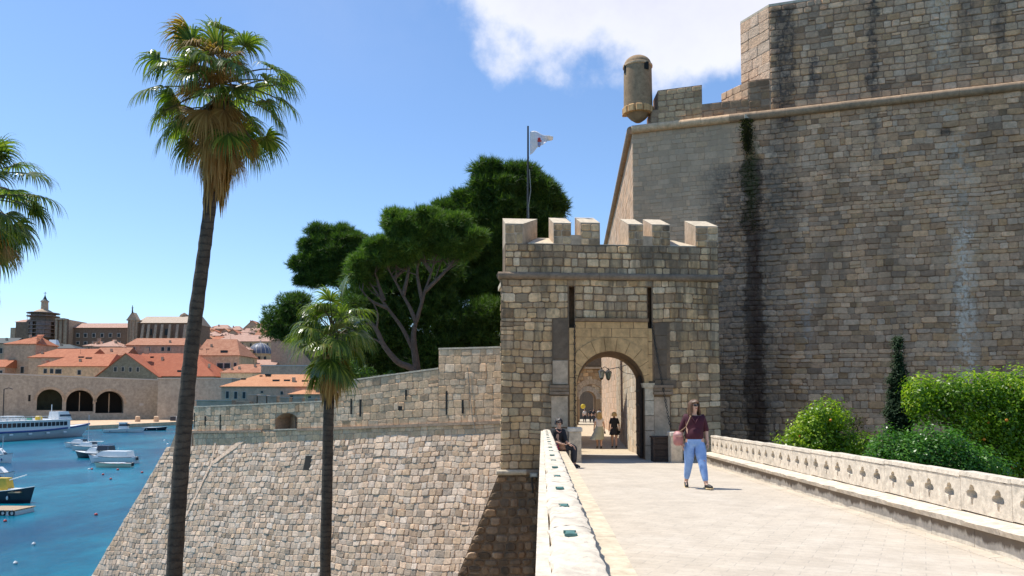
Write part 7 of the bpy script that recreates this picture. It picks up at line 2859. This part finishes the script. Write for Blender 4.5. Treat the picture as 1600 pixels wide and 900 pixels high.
obj('drum', MB().lathe((cx_, 440, at(406, 575, 440).z), [(r_*1.0, 0), (r_*1.0, zb2-at(406, 575, 440).z-.5), (r_*1.08, zb2-at(406, 575, 440).z-.3), (r_*1.08, zb2-at(406, 575, 440).z)], 8), M_hy, dc)
for k, px in enumerate((398, 404.5, 414)):
    c = at(px, 560, 440-r_)
    obj('window', MB().box((c.x, 440-r_*.99, c.z), (1.2, .5, 2.2)), M_shut, dc)
obj('finial', MB().tube([(cx_, 440, zt), (cx_, 440, zt+1.6)], .25, 5), M_wf, dc)
for sx in (-1, 1):
    obj('transept', MB().hexa([(cx_+sx*r_*.2, 434, at(406, 580, 440).z), (cx_+sx*r_*1.7, 434, at(406, 580, 440).z), (cx_+sx*r_*1.7, 440, at(406, 580, 440).z), (cx_+sx*r_*.2, 440, at(406, 580, 440).z)],
                              [(cx_+sx*r_*.2, 434, zb2-2.5), (cx_+sx*r_*1.7, 434, zb2-4.5), (cx_+sx*r_*1.7, 440, zb2-4.5), (cx_+sx*r_*.2, 440, zb2-2.5)]), M_hy, dc)

# cathedral with scaffolded dome
Yc = 450
ct = thing('cathedral', (at(60, 530, Yc).x, Yc, at(60, 560, Yc).z), 'dark stone cathedral with its dome wrapped in scaffolding', 'cathedral')
a_ = lambda px, py, dy=0: at(px, py, Yc+dy)


def cbx(name, x0, x1, y0, y1, yo, D, mat, parent=ct):
    p, q = a_(x0, y1, yo), a_(x1, y0, yo)
    return obj(name, MB().hexa([(p.x, p.y, p.z), (q.x, p.y, p.z), (q.x, p.y+D, p.z), (p.x, p.y+D, p.z)], [(p.x, p.y, q.z), (q.x, p.y, q.z), (q.x, p.y+D, q.z), (p.x, p.y+D, q.z)]), mat, parent)


cbx('transept', 22, 45, 503, 575, -4, 20, M_hd)
cbx('apse', 14, 24, 512, 575, -2, 14, M_hs)
cbx('choir', 84, 106, 499, 575, -6, 20, M_hs)
for px in (88, 95, 103):
    cbx('pilaster', px, px+1.6, 499, 575, -7, 1.5, M_hd)
cbx('pediment', 86, 100, 497, 500, -7, 5, M_hs)
nv_ = cbx('nave', 104, 198, 512, 575, 0, 22, M_hd)
p, q = a_(104, 512, -1), a_(199, 513, -1)
obj('nave_roof', MB().hexa([(p.x, p.y, p.z), (q.x, p.y, p.z), (q.x, p.y+24, p.z), (p.x, p.y+24, p.z)], [(p.x, p.y+9, a_(104, 503).z), (q.x, p.y+9, a_(104, 503).z), (q.x, p.y+13, a_(104, 503).z), (p.x, p.y+13, a_(104, 503).z)]), M_tp, ct)
p, q = a_(21, 503, -4), a_(40, 503, -4)
obj('transept_roof', MB().hexa([(p.x, p.y, p.z), (q.x, p.y, p.z), (q.x, p.y+16, p.z), (p.x, p.y+16, p.z)], [(p.x+1, p.y+7, p.z+2), (q.x, p.y+7, p.z+2.4), (q.x, p.y+9, p.z+2.4), (p.x+1, p.y+9, p.z+2)]), M_tp, ct)
for px in (122, 134, 147, 160, 173, 186):
    for py, h_ in ((524, 7), (536, 5)):
        c = a_(px, py)
        o = obj('window', MB().box((c.x, Yc-.1, c.z), (2.1, .5, h_*Yc/F)), M_wf, ct)
        obj('pane', MB().box((c.x, Yc-.3, c.z), (1.5, .4, h_*Yc/F*.8)), M_shut, o)
dx = a_(61, 500).x
k = Yc/F
rd = 25*k/2*1.45
zl = lambda y: a_(61, y).z
obj('drum', MB().lathe((dx, Yc+4, 0), [(rd*1.02, zl(580)), (rd*1.02, zl(500)), (rd, zl(498)), (rd*.96, zl(490))], 16), M_hd, ct)
obj('dome', MB().lathe((dx, Yc+4, 0), [(rd*.95, zl(490)), (rd*.85, zl(487.5)), (rd*.6, zl(484.5)), (rd*.36, zl(482.5))], 20), M_hs, ct, smooth=True)
obj('lantern', MB().lathe((dx+.6, Yc+4, 0), [(rd*.30, zl(483)), (rd*.27, zl(471)), (rd*.34, zl(470.5)), (rd*.34, zl(469.5))], 10), M_hs, ct)
obj('spire', MB().lathe((dx+.6, Yc+4, 0), [(rd*.34, zl(469.5)), (rd*.16, zl(466.5)), (.3, zl(461)), (.12, zl(458))], 10), M_shut, ct)
mb = MB()
mb.tube([(dx+.6, Yc+4, zl(459)), (dx+.6, Yc+4, zl(454.5))], .16, 4)
mb.tube([(dx-.3, Yc+4, zl(456.5)), (dx+1.5, Yc+4, zl(456.5))], .14, 4)
obj('cross', mb, M_iron, ct)
sf = thing('scaffolding', (dx, Yc, zl(530)), 'dark metal scaffolding wrapped around the cathedral dome', 'scaffolding')
M_net = pmat('brown_netting', (.25, .19, .165), .3, .7, .9, .1)
mb = MB()
n = 14
for i in range(n):
    a = 2*PI*i/n
    R_ = rd*1.2
    mb.tube([(dx+R_*math.cos(a), Yc+4+R_*math.sin(a), zl(531)), (dx+R_*math.cos(a), Yc+4+R_*math.sin(a), zl(488))], .09, 4)
obj('poles', mb, M_iron, sf)
for i, y in enumerate((489, 494, 503, 509, 515, 521, 527)):
    R_ = rd*(1.26 if i < 3 else 1.3)
    obj('platform', MB().lathe((dx, Yc+4, zl(y)), [(R_*.98, 0), (R_*1.03, 0), (R_*1.03, .35), (R_*.98, .35)], 14), M_net, sf)
for i in range(9):
    a = PI+PI*i/8
    x, y_ = dx+rd*1.18*math.cos(a), Yc+4+rd*1.18*math.sin(a)
    if i % 3 != 1:
        obj('netting', MB().box((x, y_, (zl(503)+zl(528))/2), (4.2, .2, zl(503)-zl(528)), rz=a+PI/2), M_net, sf)
# white parasol / awning roof below the cathedral
aw_ = a_(83, 534, -40)
t = thing('white_awning', (aw_.x, Yc-40, aw_.z-3), 'small white awning below the scaffolded cathedral', 'awning')
obj('canopy', MB().hexa([(aw_.x-2, Yc-42, aw_.z-2), (aw_.x+3, Yc-42, aw_.z-2), (aw_.x+3, Yc-38, aw_.z-2), (aw_.x-2, Yc-38, aw_.z-2)], [(aw_.x-1.4, Yc-41, aw_.z+1), (aw_.x+2, Yc-41, aw_.z+1), (aw_.x+2, Yc-39, aw_.z+1), (aw_.x-1.4, Yc-39, aw_.z+1)]), M_bw, t)
obj('post', MB().tube([(aw_.x, Yc-40, aw_.z-6), (aw_.x, Yc-40, aw_.z-2)], .2, 5), M_iron, t)
house('row of dark slate roofs between cathedral and pyramid roofed house', 40, 118, 580, 545, 538, 400, 14, 'hip', M_hd, M_shut, [(60, 549, 3, 4), (95, 550, 3, 4)])
# second church
jc = thing('baroque_church', (at(250, 540, 430).x, 430, at(250, 560, 430).z), 'large church with pedimented front and long pale roof on the skyline', 'church')
Yc = 430
cbx('nave', 213, 300, 504.5, 560, 0, 26, M_hd, jc)
p, q = a_(212, 504.5, -1), a_(300, 508, -1)
obj('roof', MB().hexa([(p.x, p.y, p.z), (q.x, p.y, p.z), (q.x, p.y+28, p.z), (p.x, p.y+28, p.z)], [(p.x, p.y+13, a_(213, 491).z), (q.x, p.y+13, a_(213, 491).z), (q.x, p.y+15, a_(213, 491).z), (p.x, p.y+15, a_(213, 491).z)]), tilemat('pale_roof_tiles', (.50, .38, .27), (.58, .46, .34)), jc)
fc = cbx('front', 198, 214, 500, 560, -2, 24, M_hs, jc)
cbx('cornice', 197.3, 214.7, 499, 500.6, -2.6, 6, M_hs, jc)
for px in (199, 203, 208.5, 212):
    cbx('pilaster', px, px+1.2, 500.6, 560, -2.6, 1, M_hs, jc)
p, q, r3 = a_(198, 499, -2), a_(214, 499, -2), a_(207, 488, -2)
obj('pediment', MB().hexa([p, q, q+V((0, 4, 0)), p+V((0, 4, 0))], [r3-V((.4, 0, 0)), r3+V((.4, 0, 0)), r3+V((.4, 4, 0)), r3+V((-.4, 4, 0))]), M_hs, jc)
mb = MB()
mb.tube([a_(207, 489, -2), a_(207, 477, -2)], [.5, .14], 5)
mb.tube([a_(205.2, 481, -2), a_(208.8, 481, -2)], .15, 4)
obj('cross', mb, M_iron, jc)
for px in (220, 229, 240, 250, 262, 274, 286):
    p = a_(px, 505, -2)
    zb3 = a_(px, 560).z
    obj('buttress', MB().hexa([(p.x, Yc-5, zb3), (p.x+1.4, Yc-5, zb3), (p.x+1.4, Yc, zb3), (p.x, Yc, zb3)], [(p.x, Yc-.6, p.z-.5), (p.x+1.4, Yc-.6, p.z-.5), (p.x+1.4, Yc, p.z-.5), (p.x, Yc, p.z-.5)]), M_hs, jc)
for px in (233, 262):
    c = a_(px, 519)
    obj('window', MB().box((c.x, Yc-.1, c.z), (3.2, .4, 3.4)), M_shut, jc)
c = a_(288, 492, 14)
obj('side_chapel', MB().lathe((c.x, Yc+14, c.z-6), [(3, 0), (3, 4.6), (2.2, 6), (.3, 7.2)], 8), M_hd, jc)
# hillside terrain and houses
M_hill = pmat('scrubby_hillside', (.10, .11, .06), .4, .05, .95, .2, .5, col2=(.2, .18, .12))
hv, hf = [], []
cols_ = [-200, 0, 200, 290, 310, 340, 380, 420, 500, 620, 800]
rowsY = [(354, None), (430, 0), (520, 1), (640, 2), (760, 3), (1200, 4)]
for (Yh, r_i) in rowsY:
    for px in cols_:
        rise = float(np.interp(px, [-200, 200, 310, 420, 800], [596, 594, 578, 565, 560])) if r_i == 0 else None
        if r_i is None:
            z_ = -3
        elif r_i == 0:
            z_ = at(px, rise, Yh).z
        else:
            tgt = [None, (590, 590, 560, 546, 545), (585, 585, 535, 528, 525), (590, 588, 531, 522, 520), (600, 600, 560, 550, 550)][r_i]
            z_ = at(px, float(np.interp(px, [-200, 200, 310, 420, 800], tgt)), Yh).z
        hv.append((at(px, 600, Yh).x, Yh, z_))
nc = len(cols_)
for i in range(len(rowsY)-1):
    for j in range(nc-1):
        a = i*nc+j
        hf.append((a, a+1, a+nc+1, a+nc))
obj('hillside', MB().raw(hv, hf), M_hill, kind='structure')
G2 = 'houses climbing the hillside'
hh = [(311, 331, 519, 513, 'first small stone house right of the tall palm on the skyline', 560), (332, 357, 514, 507.5, 'grey stone house with orange roof breaking the skyline beside the palm', 590), (357, 376, 516, 509.5, 'small house with steep red roof left of the highest gable', 600),
      (382, 406, 512, 501, 'highest gabled brick coloured house on the hill', 620), (323, 338, 523, 518, 'tiny low house under the grey stone house', 520), (340, 356, 524, 519, 'flat pale roofed house in the middle of the hillside', 510),
      (355, 372, 521, 515, 'pink walled house below the steep red roof', 540), (374, 392, 520, 513, 'reddish house just below the highest gable', 560), (390, 412, 517, 508, 'long roofed house left of the pines on the hill', 580),
      (399, 420, 524, 515, 'wide stone house directly beside the dark pines', 530), (366, 390, 527, 520, 'pale house above the long ochre building', 500), (312, 326, 528, 521, 'ochre house low at the foot of the hillside by the palm', 500),
      (404, 424, 512, 503, 'upper house half hidden by the dark pines', 610), (344, 366, 528, 522, 'rose coloured house touching the long ochre roof', 490)]
for i, (x0, x1, ye, yr, lab, Y) in enumerate(hh):
    house(lab, x0, x1, ye+14, ye, yr, Y, 13, 'front' if i in (3, 6) else 'hip' if i % 3 else 'gable', (M_hs, M_hp, M_hy)[i % 3], (M_to, M_tp, M_tp)[i % 3], [(x0+(x1-x0)*.3, ye+4, 1.6, 2.6), (x0+(x1-x0)*.68, ye+4, 1.6, 2.6)], [(x0+(x1-x0)*.4, yr+1, 1.6, 3)], group=G2, inset=3)
rh_ = random.Random(8)
for i in range(16):
    xx = rh_.uniform(308, 412)
    Yq = rh_.uniform(475, 600)
    ye_ = float(np.interp(Yq, [475, 600], [533, 513]))+rh_.uniform(-3, 2)
    w_ = rh_.uniform(9, 17)
    house('tiny tiled house among the crowded roofs on the slope between tall palm and pines', xx, xx+w_, ye_+8, ye_, ye_-rh_.uniform(3, 5.5), Yq, 10, rh_.choice(('hip', 'gable', 'front')), rh_.choice((M_hs, M_hp, M_hy)), rh_.choice((M_to, M_tp, M_tn)), [(xx+w_*.3, ye_+3, 1.3, 2.2), (xx+w_*.7, ye_+3, 1.3, 2.2)], group='crowded small houses on the slope', inset=2.5)
# battlements between the near house and the curtain wall
Ym = 62
bt_ = thing('battlement_wall', (at(440, 640, Ym).x, Ym, at(440, 640, Ym).z-2), 'low grey wall with a row of worn merlons in front of the near pinkish house', 'wall')
def bq(x0, x1, y0, y1, yo=0, D=.9):
    p, q = at(x0, y1, Ym+yo), at(x1, y0, Ym+yo)
    return MB().hexa([(p.x, p.y, p.z), (q.x, p.y, p.z), (q.x, p.y+D, p.z), (p.x, p.y+D, p.z)], [(p.x, p.y, q.z), (q.x, p.y, q.z), (q.x, p.y+D, q.z), (p.x, p.y+D, q.z)])
obj('wall', bq(384, 520, 631, 665), M_har, bt_)
for (x0, x1, y) in ((388, 401, 617.5), (402.5, 416, 618.5), (417.5, 432, 619.5), (438, 452, 621.5), (459, 472, 622.5), (480, 492, 623), (497, 510, 623.5)):
    m = obj('merlon', bq(x0, x1, y, 632, -.01), M_har, bt_)
    obj('coping', bq(x0-.5, x1+.5, y-1.2, y-.2, -.06, 1.0), M_wf, m)
lw = thing('terrace_wall', (at(350, 640, 58).x, 58, at(350, 640, 58).z-2), 'low pale terrace wall left of the worn merlons', 'wall')
Ym = 58
obj('wall', bq(306, 362, 626, 668), M_har, lw)
obj('wall', bq(350, 390, 627.5, 668, 2), M_hs, lw)
obj('coping', bq(305, 362, 625, 626, -.1, 1.2), M_wf, lw)
Ym = 34.5
gb2 = thing('grey_buttress', (at(504, 640, Ym).x, Ym, at(504, 640, Ym).z-1), 'plain grey upright wall end hidden behind the shorter palm', 'wall')
obj('wall', bq(499, 526, 598, 660, 0, 1.2), stone_mat('grey_render', attr=False, base=(.36, .34, .32), dirt=.2), gb2)
